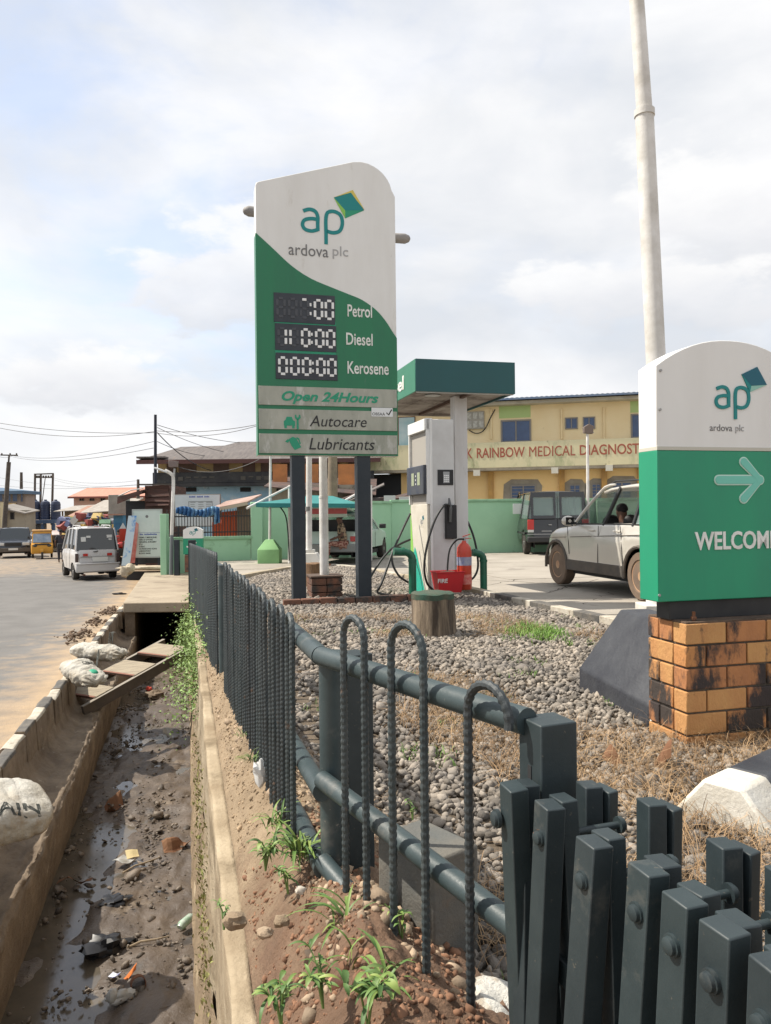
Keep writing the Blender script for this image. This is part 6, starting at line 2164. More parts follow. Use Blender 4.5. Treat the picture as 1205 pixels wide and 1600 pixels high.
# rusty brown kiosk beside the notice board
rk = thing('rusty_kiosk', 'ramshackle rusty brown kiosk with layered tin sheets above the notice board', 'kiosk', tuple(W(228, 880, 26)))
def RK(px, py, yo=0): return hit(px, py, rk.location, 0, yo)
M_rk = mat('rusted_iron', (.105, .050, .038), .9, (.06, .035, .03), 2.2, bump=.5, stretch=(1, 1, 5), stain=((.20, .14, .11), 2, .62, .1))
a, b = RK(225, 890), RK(262, 758)
MB().bx(a[0], b[0], .2, 2.4, -.6, b[1]).build('body', M_rk, rk)
a2, b2 = RK(190, 890), RK(225, 782)
MB().bx(a2[0], a[0] - .01, .5, 2.4, -.6, b2[1]).build('lower_body', M_black, rk)
for i, (x0, x1, y_) in enumerate(((226, 262, 762), (226, 261, 768), (227, 262, 774), (226, 263, 781), (228, 262, 788))):
    p_, q_ = RK(x0, y_ + 3), RK(x1, y_ - 3)
    MB().quad((p_[0], .17 - .05 * i, p_[1]), (q_[0] + .05, .15 - .05 * i, p_[1] + random.uniform(-.03, .03)), (q_[0], .12, q_[1] + .05), (p_[0], .12, q_[1]), .02).build('sheet', M_rk, rk)
p_, q_ = RK(190, 776), RK(228, 765)
MB().quad((p_[0], -.2, p_[1]), (q_[0], -.2, q_[1]), (q_[0], 1.8, q_[1] + .15), (p_[0], 1.8, p_[1] + .15), -.05).build('awning', M_rk, rk)
MB().quad((p_[0] - .05, -.25, p_[1] - .25), (q_[0] - .05, -.25, q_[1] - .15), (q_[0] - .05, -.22, q_[1] - .02), (p_[0] - .05, -.22, p_[1] - .02), .03).build('awning_board', M_rk, rk)
MB().tube([(p_[0], -.27, p_[1] + .02), ((p_[0] + q_[0]) / 2, -.27, (p_[1] + q_[1]) / 2 + .09), (q_[0], -.27, q_[1] + .03)], .022, 6).build('pale_pipe', M_metal, rk)
MB().bx(a[0] - .1, b[0] + .3, -.1, .0, b[1], b[1] + .05).build('top_bar', M_wp, rk)
# leaning boards and red signs
bdp = mat('board_striped', (.50, .58, .64), .6, (.08, .25, .55), 2.2, lo=.52, hi=.6)
for i, (x0, y0, x1, y1, m_, lab) in enumerate(((190, 884, 206, 806, bdp, 'tall blue and white printed board leaning beside the notice board'), (198, 880, 210, 812, mat('board_red', (.50, .07, .05), .6, (.62, .3, .25), 3), 'narrow red leaning board behind the blue and white one'))):
    a = W(x0, y0, 23.6 + i * .3); b = W(x1, y1, 23.9 + i * .3)
    o_ = MB().quad((0, 0, 0), (.24, .05, 0), tuple(b - a + Vector((.14, .05, 0))), tuple(b - a - Vector((.1, 0, 0))), .03).build('leaning_board', m_, loc=a)
    tag(o_, lab, 'board')
o_ = thing('red_banner', 'red triangular topped canvas banner hanging by the blue stall', 'banner', tuple(W(192, 845, 30)))
a = W(187, 845, 30) - o_.location; b = W(197, 826, 30) - o_.location; c_ = W(192, 817, 30) - o_.location
MB().prism([(a.x, 0), (b.x, 0), (b.x, b.z), (a.x, b.z)], 0, .03).build('cloth', M_red, o_)
MB().prism([(a.x, b.z + .002), (b.x, b.z + .002), (c_.x, c_.z)], 0, .03).build('cloth_top', mat('cloth_white', (.6, .6, .58), .8), o_)
MB().bx(-.02, .02, .031, .06, -.6, c_.z).build('pole', M_wp, o_)
# mounds and rubble by the crossing
for i, (px, py, s_) in enumerate(((203, 889, .13), (196, 893, .15))):
    p_ = W(px, py, 22.8)
    o_ = MB().ball((0, 0, 0), (s_, s_ * .8, s_ * 1.1), 12, 8, .3, i + 5).build('rubble_block', M_conc_w, smooth=True, loc=p_)
    tag(o_, ['pale lump of broken concrete at the foot of the leaning board', 'smaller pale concrete lump at the road edge'][i], 'rubble')
# =================================================================== vehicles (local frame: x forward, y left, z up, wheels on z = 0)
M_tyre = mat('tyre', (.022, .021, .020), .85, (.05, .042, .034), 5)
M_tyred = mat('tyre_dusty', (.13, .095, .07), .9, (.19, .135, .095), 4)
M_rim = mat('rim_silver', (.33, .33, .33), .35, metal=.7)
M_rimd = mat('rim_rusty', (.46, .30, .18), .7, (.34, .19, .11), 7)
M_glass = mat('dark_glass', (.015, .02, .022), .05, spec=.9)
M_glasst = mat('tinted_glass', (.25, .33, .31), .03, alpha=.5, spec=.9)
M_redl = mat('tail_light', (.45, .02, .015), .25, spec=.7)
M_wlens = mat('lens_clear', (.55, .55, .52), .15, spec=.8)
M_trim = mat('trim_black', (.02, .02, .021), .6)
M_dtrim = mat('trim_grey_dusty', (.085, .075, .065), .8, (.12, .10, .08), 5)
M_plate = mat('plate_white', (.62, .62, .58), .5)

def inset(poly, d):
    n = len(poly)
    out = []
    area = sum(poly[i][0] * poly[(i + 1) % n][1] - poly[(i + 1) % n][0] * poly[i][1] for i in range(n))
    sg = 1 if area > 0 else -1
    for i in range(n):
        a, b, c = Vector(poly[i - 1]), Vector(poly[i]), Vector(poly[(i + 1) % n])
        n1 = Vector((-(b - a).y, (b - a).x)).normalized() * sg
        n2_ = Vector((-(c - b).y, (c - b).x)).normalized() * sg
        m_ = (n1 + n2_)
        if m_.length < 1e-4: m_ = n1
        m_.normalize()
        out.append(tuple(b + m_ * d / max(.5, m_.dot(n1))))
    return out
def layered(poly, layers):
    """side profile pulled across the width; layers = [(y, inset)]"""
    mb = MB()
    k = len(poly)
    vs, fs = [], []
    for y, d in layers:
        vs += [(p[0], y, p[1]) for p in (inset(poly, d) if d else poly)]
    for j in range(len(layers) - 1):
        for i in range(k):
            q = (i + 1) % k
            fs.append((j * k + i, j * k + q, (j + 1) * k + q, (j + 1) * k + i))
    fs.append(tuple(range(k)))
    fs.append(tuple((len(layers) - 1) * k + i for i in range(k)))
    return mb.add(vs, fs)
def arch_profile(pts, wheels, r, zc):
    """close the lower edge of a body side with wheel arches; pts run along the top from rear to front"""
    z0 = pts[0][1]
    out = list(pts)
    for xw in sorted(wheels, reverse=True):
        a0 = math.asin(max(-1, min(1, (pts[-1][1] - zc) / r)))
        for i in range(11):
            t = a0 + (math.pi - 2 * a0) * i / 10
            out.append((xw + r * math.cos(t), zc + r * math.sin(t)))
    return out
def shell(top, hw, wheels, wr, archr, gh):
    """rounded body skin: every station along the length has its own cross section"""
    xs_t = [p[0] for p in top]; x0, x1 = min(xs_t), max(xs_t)
    up = sorted([p for p in top if p[1] > .5], key=lambda p: p[0])
    zlow = min(top[0][1], top[-1][1])
    ra = wr * archr
    xs = set(np.linspace(x0, x1, 46))
    for xw in wheels:
        xs |= set(xw + ra * math.cos(math.pi * i / 14) for i in range(15))
        xs |= {xw - ra - .004, xw + ra + .004}
    xs = sorted(x for x in xs if x0 <= x <= x1)
    L = x1 - x0; xm = (x0 + x1) / 2
    rings = []
    for x in xs:
        zt_ = float(np.interp(x, [p[0] for p in up], [p[1] for p in up]))
        zb2 = zlow
        for xw in wheels:
            if abs(x - xw) < ra: zb2 = max(zb2, wr + math.sqrt(max(0, ra * ra - (x - xw) ** 2)))
        e = abs(x - xm) / (L / 2)
        w = hw * (1 - .20 * e ** 7 - .02 * e ** 2)
        inb = gh['rb'] - .15 < x < gh['fb'] + .05
        r = min(.05 if inb else .11, (zt_ - zb2) * .45)
        ring = []
        for k_ in range(8):
            z = zb2 + (zt_ - r - zb2) * k_ / 7
            y = w * (1 - .045 * ((z - .70) / .40) ** 2 * (1 if z > .7 else .6)) + (.012 if abs(z - .86) < .05 else 0)
            ring.append((y, z))
        ye = ring[-1][0]
        for k_ in range(1, 6):
            a_ = math.pi / 2 * k_ / 5
            ring.append((ye - r * (1.0 if inb else 1.5) * (1 - math.cos(a_)), zt_ - r + r * math.sin(a_)))
        ring.append((ye * .5, zt_ + (.004 if inb else .022)))
        ring.append((0, zt_ + (.004 if inb else .03)))
        full = [(x, y, z) for y, z in ring] + [(x, -y, z) for y, z in ring[::-1][1:]]
        rings.append(full)
    n = len(rings[0])
    vs = [p for r_ in rings for p in r_]
    fs = []
    for i in range(len(rings) - 1):
        for j in range(n - 1):
            fs.append((i * n + j, i * n + j + 1, (i + 1) * n + j + 1, (i + 1) * n + j))
    fs += [tuple(range(n)), tuple((len(rings) - 1) * n + j for j in range(n))]
    return MB().add(vs, fs)
def wheel(par, x, y, r, w, rimm, tyrem, holes=True, name='wheel'):
    e = bpy.data.objects.new(name, None); COL.objects.link(e); e.parent = par
    s = 1 if y > 0 else -1
    e.location = (x, y, r); e.rotation_euler = (-s * math.pi / 2, 0, 0)    # local z points outwards
    rr = r * .64
    MB().lathe([(rr, -w), (r * .93, -w), (r, -w * .86), (r, -w * .12), (r * .94, 0), (rr * 1.05, .004), (rr, -.012)], 32).build('tyre', tyrem, e, smooth=True)
    mb = MB().lathe([(rr * 1.0, -w * .9), (rr, -.01), (rr * .93, -.012), (rr * .86, -.05), (rr * .62, -.03), (rr * .35, -.028), (rr * .3, -.01), (.001, -.008)], 28, close=False)
    mb.build('rim', rimm, e, smooth=True)
    if holes:
        hb = MB()
        for i in range(12):
            t = 2 * math.pi * i / 12
            hb.cyl((rr * .76 * math.cos(t), rr * .76 * math.sin(t), -.05), (rr * .76 * math.cos(t), rr * .76 * math.sin(t), -.034), rr * .085, rr * .085, 8)
        hb.build('rim_hole', M_black, e)
    return e
def car(label, cat, P, rz, L, Wd, H, zb, ground, wheels, wr, top, gh, paint, glass=M_glass, name='car', rimm=M_rim, tyrem=M_tyre, group=None, dz=0, panes=True, lower=None, see=False, doors=(), archr=1.18, skipglass=()):
    """top: points of the body upper edge from rear bottom over the belt to front bottom.
    gh: dict of greenhouse x positions: rb, rt, ft, fb (rear/front, base/top), pil = list of (x_base, x_top)"""
    t = thing(name, label, cat, P, rz, group)
    hw = Wd / 2
    prof = arch_profile(top, wheels, wr * archr, wr)
    shell(top, hw, wheels, wr, archr, gh).build('body', paint, t, smooth=True)
    for x in wheels:      # dark liners
        for s in (1, -1):
            MB().bx(x - wr * 1.1, x + wr * 1.1, s * (hw - .32) - .02, s * (hw - .32) + .02, wr * .6, min(zb - .05, wr * 2.25)).build('wheel_liner', M_black, t)
            wheel(t, x, s * (hw - .02), wr, .20, rimm, tyrem)
    MB().bx(min(wheels) + wr, max(wheels) - wr, -hw + .15, hw - .15, ground, ground + .12).build('floor_pan', M_black, t)
    wb_, wt_ = hw - .045, hw - gh.get('tumble', .19)
    zr = H
    rb, rt, ft, fb = gh['rb'], gh['rt'], gh['ft'], gh['fb']
    # roof: crowned skin
    n = 8
    vs, fs = [], []
    for i in range(n + 1):
        u = i / n
        x = rt + (ft - rt) * u
        zc = zr - .05 * (2 * u - 1) ** 2 - (.02 if i in (0, n) else 0)
        for j in range(9):
            v = j / 8 * 2 - 1
            vs.append((x, v * (wt_ + .015), zc - .05 * abs(v) ** 3))
    for i in range(n):
        for j in range(8):
            fs.append((i * 9 + j, i * 9 + j + 1, (i + 1) * 9 + j + 1, (i + 1) * 9 + j))
    o = MB().add(vs, fs).build('roof', paint, t, smooth=True)
    so2 = o.modifiers.new('thickness', 'SOLIDIFY'); so2.thickness = .045; so2.offset = -1
    zt_ = zr - .085
    pw = gh.get('pw', .06)
    pilm = gh.get('pilm', {})
    for k_, (xb, xt) in enumerate(gh['pil']):
        w_ = pw * (1.7 if k_ == 0 else 1)
        for s in (1, -1):
            if k_ == len(gh['pil']) - 1:      # windscreen pillar bows upwards and runs into the roof edge
                A0, A1 = Vector((xb, s * wb_, zb - .02)), Vector((xt, s * wt_, zt_ + .03))
                pp_ = [A0.lerp(A1, q_ / 6) + Vector((0, 0, .16 * (zr - zb) * (q_ / 6) * (1 - q_ / 6))) for q_ in range(7)] + [A1 + Vector((-.14, -s * .005, .028)), A1 + Vector((-.3, -s * .005, .035))]
                MB().tube(pp_, [w_ * .48] * 7 + [w_ * .42, w_ * .3], 8).build('pillar', pilm.get(k_, paint), t, smooth=True)
                continue
            MB().beam((xb, s * wb_, zb - .02), (xt, s * wt_, zt_ + .02), w_, .045, up=(0, s, 0)).build('pillar', pilm.get(k_, paint), t, bevel=.008)
    # side glass between pillars
    P_ = gh['pil']
    for k_ in range(len(P_) - 1):
        for s in (1, -1):
            if (k_, s) in skipglass: continue
            a, b = P_[k_], P_[k_ + 1]
            q = [(a[0] + .02, s * (wb_ - .012), zb - .01), (b[0] - .0, s * (wb_ - .012), zb - .01), (b[1] - .0, s * (wt_ - .012), zt_), (a[1] + .02, s * (wt_ - .012), zt_)]
            MB().quad(*q, th=.005 * s).build('side_window', glass, t)
    def end(xb, xt, nm):
        MB().quad((xb, -wb_ + .03, zb), (xb, wb_ - .03, zb), (xt, wt_ - .03, zt_ + .02), (xt, -wt_ + .03, zt_ + .02), th=.006).build(nm, glass, t)
    if not gh.get('open_rear'): end(rb, rt, 'rear_window')
    end(fb, ft, 'windscreen')
    if see:
        for x in (see if isinstance(see, (list, tuple)) else [0]):
            for y in (.36, -.36):
                s_ = MB().bx(-.10, .08, -.24, .24, .35, .98).bx(-.1, .42, -.25, .25, .35, .5)
                s_.ball((-.03, 0, 1.08), (.07, .13, .12), 12, 8)
                s_.build('seat', M_trim, t, smooth=True, loc=(x, y, 0))
    return t
def dline(t, x, y, z0, z1, slant=0, r=.006):
    MB().beam((x, y, z0), (x + slant, y, z1), .010, .006, up=(0, 1, 0)).build('door_gap', M_black, t)

# ---------- silver compact off-roader in the forecourt
M_silv = mat('paint_champagne', (.60, .57, .51), .28, (.55, .52, .46), 1.2, metal=.15, coat=.6, stain=[((.30, .25, .19), 1.6, .60, .2)])
fwx, fwy = 2.92, 13.2
hd_rz = math.pi / 2 + .222
wbx = 2.62
hx_, hy_ = math.cos(hd_rz), math.sin(hd_rz)
# left side faces us: front-left wheel at (fwx, fwy); centre line is to the right of it
rx_, ry_ = math.sin(hd_rz), -math.cos(hd_rz)
cw = .91
cx0, cy0 = fwx - hx_ * wbx + rx_ * cw, fwy - hy_ * wbx + ry_ * cw      # rear axle centre
P = (cx0, cy0, pad_z(11.5) + .005)
top = [(-.80, .42), (-.84, .62), (-.80, .95), (-.72, 1.06), (.3, 1.075), (1.6, 1.05), (2.10, 1.02), (2.75, .97), (3.08, .88), (3.26, .74), (3.30, .52), (3.26, .32)]
suv = car('silver compact sport utility vehicle with open windows parked on the forecourt', 'car', P, hd_rz, 4.52, 1.82, 1.68, 1.05, .22, [0, 2.62], .345, top,
          dict(rb=-.74, rt=-.45, ft=1.35, fb=2.02, pil=[(-.72, -.44), (.20, .18), (1.04, .85), (2.02, 1.33)], tumble=.24, pw=.05, pilm={1: M_trim, 2: M_trim}), M_silv, M_glasst, rimm=M_rimd, tyrem=M_tyred, see=[1.15, .25], name='sport_utility_vehicle', skipglass=((1, 1), (2, 1)))
for s in (1, -1):
    y = s * .915
    # lower cladding and arches
    MB().bx(.42, 2.20, s * .885 - .03, s * .885 + .035, .29, .46).build('sill_cladding', M_dtrim, suv, bevel=.012)
    for xw in (0, 2.62):
        pts = []
        for i in range(13):
            a_ = -.15 + (math.pi + .3) * i / 12
            pts.append((xw + .41 * math.cos(a_), s * .905, .345 + .41 * math.sin(a_)))
        MB().tube(pts, .026, 6).build('arch_trim', M_dtrim, suv, smooth=True)
    dline(suv, 1.16, s * .911, .45, 1.03, -.04)
    dline(suv, .42, s * .911, .45, 1.03, .05)
    dline(suv, 2.12, s * .911, .55, 1.02, .05)
    MB().beam((-.3, s * .912, .93), (2.9, s * .905, .80), .010, .012, up=(0, 1, 0)).build('side_moulding', M_dtrim, suv)
    for xh in (1.34, .56):
        h = MB().tube([(xh - .09, s * .915, .955), (xh - .05, s * .94, .96), (xh + .05, s * .94, .96), (xh + .09, s * .915, .955)], .014, 8)
        h.build('door_handle', M_silv, suv, smooth=True)
    m_ = MB().ball((1.90, s * 1.03, 1.10), (.075, .11, .085), 14, 10)
    mo = m_.build('mirror', M_silv, suv, smooth=True)
    MB().beam((1.88, s * .90, 1.06), (1.89, s * .98, 1.07), .06, .04).build('mirror_arm', M_trim, mo)
    MB().quad((1.83, s * .96, 1.04), (1.83, s * 1.10, 1.04), (1.83, s * 1.10, 1.16), (1.83, s * .96, 1.16), .004).build('mirror_glass', M_glass, mo)
    MB().ball((3.0, s * .64, .78), (.15, .14, .06), 14, 8).build('headlight', M_wlens, suv, smooth=True)
    # dark window surrounds
    MB().beam((-.6, s * .862, 1.062), (2.0, s * .862, 1.055), .018, .02, up=(0, 1, 0)).build('window_seal', M_trim, suv)
MB().bx(3.20, 3.33, -.80, .80, .30, .46).build('bumper', M_dtrim, suv, bevel=.02)
MB().lathe([(.185, 0), (.185, .02), (.165, .02), (.165, 0)], 20, Matrix.Translation((1.66, .36, 1.02)) @ Matrix.Rotation(R(-65), 4, 'Y')).build('steering_wheel', M_trim, suv, smooth=True)
MB().bx(1.72, 2.05, -.78, .78, .85, 1.04).build('dashboard', M_trim, suv, bevel=.03)
MB().tube([(-.35, .62, 1.66), (-.3, .62, 1.70), (1.1, .62, 1.71), (1.2, .62, 1.67)], .014, 6).build('roof_rail', M_trim, suv, smooth=True)
MB().tube([(-.35, -.62, 1.66), (-.3, -.62, 1.70), (1.1, -.62, 1.71), (1.2, -.62, 1.67)], .014, 6).build('roof_rail', M_trim, suv, smooth=True)

# ---------- black full-size van against the wall, rear towards us
M_vb = mat('paint_black', (.012, .013, .015), .14, (.02, .02, .02), 2, coat=.6, stain=((.07, .06, .05), 2.0, .64, .2))
Yv = 24.4
vx = (874 - 602) / FPX * Yv
van_rz = R(90 - 3)
top = [(-.95, .45), (-1.0, .62), (-.98, 1.02), (-.94, 1.20), (1.0, 1.20), (2.7, 1.18), (3.1, 1.12), (3.75, 1.02), (3.95, .85), (3.98, .45)]
van = car('large black passenger van seen from behind beside the green wall', 'van', (vx, Yv + 1.0, pad_z(25)), van_rz, 5.4, 1.98, 2.08, 1.18, .28, [0, 3.3], .37, top,
          dict(rb=-.95, rt=-.84, ft=2.2, fb=2.95, pil=[(-.90, -.80), (.9, .9), (2.0, 1.9), (2.93, 2.2)], tumble=.17, pw=.11), M_vb, M_glasst, name='passenger_van')
MB().bx(-1.14, -.96, -.98, .98, .42, .60).build('bumper', M_trim, van, bevel=.03)
for s in (1, -1):
    MB().bx(-1.015, -.955, s * .86 - .10, s * .86 + .10, .82, 1.14).build('tail_light', M_redl, van, bevel=.01)
    MB().bx(-1.018, -.955, s * .86 - .09, s * .86 + .09, .74, .82).build('reverse_light', M_wlens, van)
    MB().bx(-1.02, -.99, s * .25 - .05, s * .25 + .05, .96, .99).build('door_handle', M_rim, van)
    o = MB().bx(2.35, 2.55, s * 1.02, s * 1.25, 1.12, 1.36).build('mirror', M_trim, van, bevel=.03)
    MB().beam((2.4, s * .95, 1.16), (2.42, s * 1.05, 1.18), .05, .05).build('mirror_arm', M_trim, o)
    # barn-door window surrounds
    fr = MB()
    z0, z1, ya_, yb_ = 1.22, 1.88, s * .06, s * .84
    lo_, hi_ = min(ya_, yb_), max(ya_, yb_)
    def fx(z): return -.955 + (z - 1.18) / .82 * .11
    for (y0, y1, za, zb2) in ((lo_, hi_, 1.17, 1.27), (lo_, hi_, 1.86, 2.02), (lo_, lo_ + .07, 1.27, 1.86), (hi_ - .07, hi_, 1.27, 1.86)):
        vs = [(fx(za) - .03, y0, za), (fx(za) - .03, y1, za), (fx(zb2) - .03, y1, zb2), (fx(zb2) - .03, y0, zb2), (fx(za) + .01, y0, za), (fx(za) + .01, y1, za), (fx(zb2) + .01, y1, zb2), (fx(zb2) + .01, y0, zb2)]
        fr.add(vs, [(0, 1, 2, 3), (7, 6, 5, 4), (0, 4, 5, 1), (1, 5, 6, 2), (2, 6, 7, 3), (3, 7, 4, 0)])
    fr.build('rear_door', M_vb, van)
    MB().bx(-.5, 2.9, s * .985 - .006, s * .985 + .012, .66, .72).build('side_moulding', M_trim, van)
MB().beam((-1.0, 0, .65), (-.87, 0, 1.98), .012, .01, up=(1, 0, 0)).build('door_gap', M_black, van)
MB().bx(-1.008, -.99, .20, .52, .76, .79).build('badge', M_rim, van)
MB().bx(-1.01, -.98, -.97, .97, .665, .69).build('trim_strip', M_rim, van)

# ---------- light green estate car with raised tailgate
M_est = mat('paint_pale_green', (.44, .54, .47), .3, (.40, .50, .44), 1.5, coat=.4, stain=((.3, .3, .26), 2, .62, .2))
Ye = 20.6
ex_ = (516 - 602) / FPX * Ye
est_rz = R(90 - 12)
top = [(-.72, .40), (-.78, .55), (-.74, .88), (2.2, .90), (2.9, .84), (3.2, .72), (3.25, .42)]
est = car('pale green estate car under the teal carport with its tailgate raised', 'car', (ex_ + .1, Ye + .55, pad_z(21) + .0), est_rz, 4.1, 1.70, 1.43, .88, .2, [0, 2.5], .29, top,
          dict(rb=-.72, rt=-.42, ft=1.15, fb=1.95, pil=[(-.70, -.40), (.35, .32), (1.1, .95), (1.93, 1.15)], tumble=.20, open_rear=True), M_est, M_glasst, name='estate_car')
MB().bx(-.86, -.74, -.82, .82, .34, .56).build('bumper', mat('bumper_grey', (.22, .23, .22), .6), est, bevel=.03)
for s in (1, -1):
    MB().bx(-.775, -.70, s * .72 - .11, s * .72 + .11, .62, .76).build('tail_light', M_redl, est, bevel=.01)
    MB().bx(-.45, 1.0, s * .60 - .015, s * .60 + .015, 1.42, 1.46).build('roof_rail', M_trim, est)
    o = MB().bx(1.55, 1.70, s * .88, s * 1.06, .92, 1.05).build('mirror', M_trim, est, bevel=.02)
    dline(est, .35, s * .856, .40, .86); dline(est, 1.15, s * .856, .40, .86)
MB().bx(-.70, -.2, -.70, .70, .35, .56).build('boot_floor', M_trim, est)
MB().bx(-.3, -.22, -.70, .70, .5, 1.2).build('seat_back', M_trim, est)
tg = MB(); tg.quad((-.42, -.62, 1.42), (-.42, .62, 1.42), (-1.30, .66, 1.50), (-1.30, -.66, 1.50), .05)
tg.build('tailgate', M_est, est)
MB().quad((-1.305, -.66, 1.36), (-1.305, .66, 1.36), (-1.30, .66, 1.50), (-1.30, -.66, 1.50), .04).build('tailgate_edge', mat('tailgate_red', (.5, .10, .10), .5, (.55, .5, .45), 2, lo=.5, hi=.62), est)
MB().quad((-1.25, -.66, 1.27), (-1.25, .66, 1.27), (-1.30, .66, 1.355), (-1.30, -.66, 1.355), .03).build('tailgate_lip', M_est, est)

# ---------- silver minivan on the road, rear to us
M_min = mat('paint_silver', (.58, .57, .56), .3, (.53, .52, .51), 1.3, metal=.15, coat=.4, stain=((.32, .27, .21), 1.6, .58, .2))
Yr = 26.8
mp_ = roadpt(0, Yr, 1.85)
mx = (151 - 602) / FPX * Yr
m_rz = R(90 + 31)
zroad = lambda Y: CZ - 1.85 - .0155 * min(Y, 110) + .01
dirm = Vector((math.cos(m_rz), math.sin(m_rz)))
top = [(-.60, .36), (-.66, .55), (-.62, .98), (-.58, 1.06), (1.2, 1.06), (2.1, 1.02), (2.45, .96), (2.66, .72), (2.68, .36)]
mv = car('small silver minivan driving away on the road, seen from behind', 'minivan', (mx + dirm.x * .6, Yr + dirm.y * .6, zroad(Yr)), m_rz, 3.4, 1.49, 1.86, 1.04, .2, [0, 2.1], .28, top,
         dict(rb=-.58, rt=-.40, ft=1.55, fb=2.28, pil=[(-.54, -.36), (.45, .42), (1.2, 1.1), (2.26, 1.55)], tumble=.13, pw=.07), M_min, M_glass, name='minivan')
MB().bx(-.76, -.60, -.73, .73, .28, .60).build('bumper', M_min, mv, bevel=.05)
MB().bx(-.80, -.62, -.73, .73, .56, .60).build('bumper_step', M_min, mv, bevel=.015)
MB().bx(-.68, -.655, -.34, .18, .64, .80).build('number_plate', M_plate, mv, bevel=.003)
MB().bx(-.672, -.645, -.56, .56, .80, .825).build('trim_strip', M_rim, mv)
for s in (1, -1):
    o = MB().bx(-.665, -.60, s * .68 - .055, s * .68 + .055, .64, .94).build('tail_light', mat('lamp_smoked', (.05, .03, .03), .2, spec=.8), mv, bevel=.015)
    MB().bx(-.665, -.64, s * .40 - .08, s * .40 + .08, .84, .93).build('reflector', M_redl, mv)
    MB().bx(1.75, 1.85, s * .80, s * .97, 1.02, 1.22).build('mirror', M_trim, mv, bevel=.02)
    dline(mv, .45, s * .752, .40, 1.04); dline(mv, 1.22, s * .752, .40, 1.04)
    MB().tube([(-.30, s * .50, 1.84), (-.25, s * .50, 1.89), (1.2, s * .50, 1.89), (1.3, s * .50, 1.84)], .018, 6).build('roof_rail', M_min, mv, smooth=True)
# white stickers in the rear window
for y0, y1, z0, z1 in ((.36, .52, 1.34, 1.50), (.20, .34, 1.47, 1.54), (-.52, -.34, 1.46, 1.56), (-.50, -.40, 1.38, 1.43)):
    fxx = lambda z: -.585 + (z - 1.04) / .78 * .18 - .008
    MB().quad((fxx(z0), y0, z0), (fxx(z0), y1, z0), (fxx(z1), y1, z1), (fxx(z1), y0, z1), -.004).build('sticker', M_plate, mv)
MB().bx(-.50, -.38, -.30, .30, 1.83, 1.87).build('spoiler', M_min, mv, bevel=.012)
MB().bx(-.52, -.49, -.08, .08, 1.835, 1.862).build('brake_light', M_redl, mv)
MB().bx(-.645, -.6, -.02, .14, .99, 1.0).beam((-.64, -.02, 1.02), (-.64, .10, .97), .015, .015).build('wiper', M_black, mv)
MB().cyl((-.5, .45, .20), (-.78, .45, .20), .03, .03, 8).build('exhaust', M_rust, mv, smooth=True)

# ---------- yellow three-wheeled taxi, front to us
Yk = 46
kx = (65 - 602) / FPX * Yk
kk = thing('tricycle_taxi', 'yellow three wheeled taxi coming towards the camera on the road', 'tricycle', (kx, Yk, zroad(Yk)), R(-90 + 24))
M_ky = mat('keke_yellow', (.62, .31, .035), .5, (.52, .25, .03), 2, stain=((.2, .12, .06), 2, .62, .1))
bp_ = [(-.95, .35), (-1.0, .75), (-.95, 1.0), (.35, .95), (.72, .98), (.98, .86), (1.02, .55), (.90, .32)]
layered(bp_, [(-.60, .10), (-.56, 0), (.56, 0), (.60, .10)]).build('body', M_ky, kk, smooth=True)
for s in (1, -1):
    MB().beam((.78, s * .52, .92), (.50, s * .48, 1.58), .06, .05).build('pillar', M_ky, kk)
    MB().beam((-.9, s * .55, .9), (-.85, s * .5, 1.6), .06, .05).build('pillar', M_ky, kk)
    wheel(kk, -.7, s * .58, .22, .12, M_rim, M_tyre, holes=False)
    MB().ball((.97, s * .38, .80), (.06, .13, .10), 12, 8).build('headlight', M_glass, kk, smooth=True)
    MB().bx(.55, .60, s * .66, s * .78, 1.2, 1.34).build('mirror', M_trim, kk)
MB().bx(-1.0, .62, -.55, .55, 1.60, 1.72).build('roof', mat('keke_roof', (.50, .30, .10), .7, (.35, .18, .07), 2), kk, bevel=.04)
MB().quad((.80, -.50, .98), (.80, .50, .98), (.56, .47, 1.52), (.56, -.47, 1.52), .008).build('windscreen', mat('keke_glass', (.10, .16, .25), .1, (.3, .36, .44), 3, spec=.8), kk)
MB().quad((.58, -.48, 1.50), (.58, .48, 1.50), (.56, .47, 1.62), (.56, -.47, 1.62), .02).build('screen_header', M_ky, kk)
MB().bx(.98, 1.04, -.40, .40, .84, .92).build('grille', M_trim, kk, bevel=.01)
MB().ball((1.00, 0, .50), (.12, .13, .16), 12, 8).build('front_fender', M_ky, kk, smooth=True)
e = wheel(kk, 1.02, .06, .22, .12, M_rim, M_tyre, holes=False)
MB().bx(-.9, .3, -.5, .5, .4, 1.1).build('interior', M_black, kk)

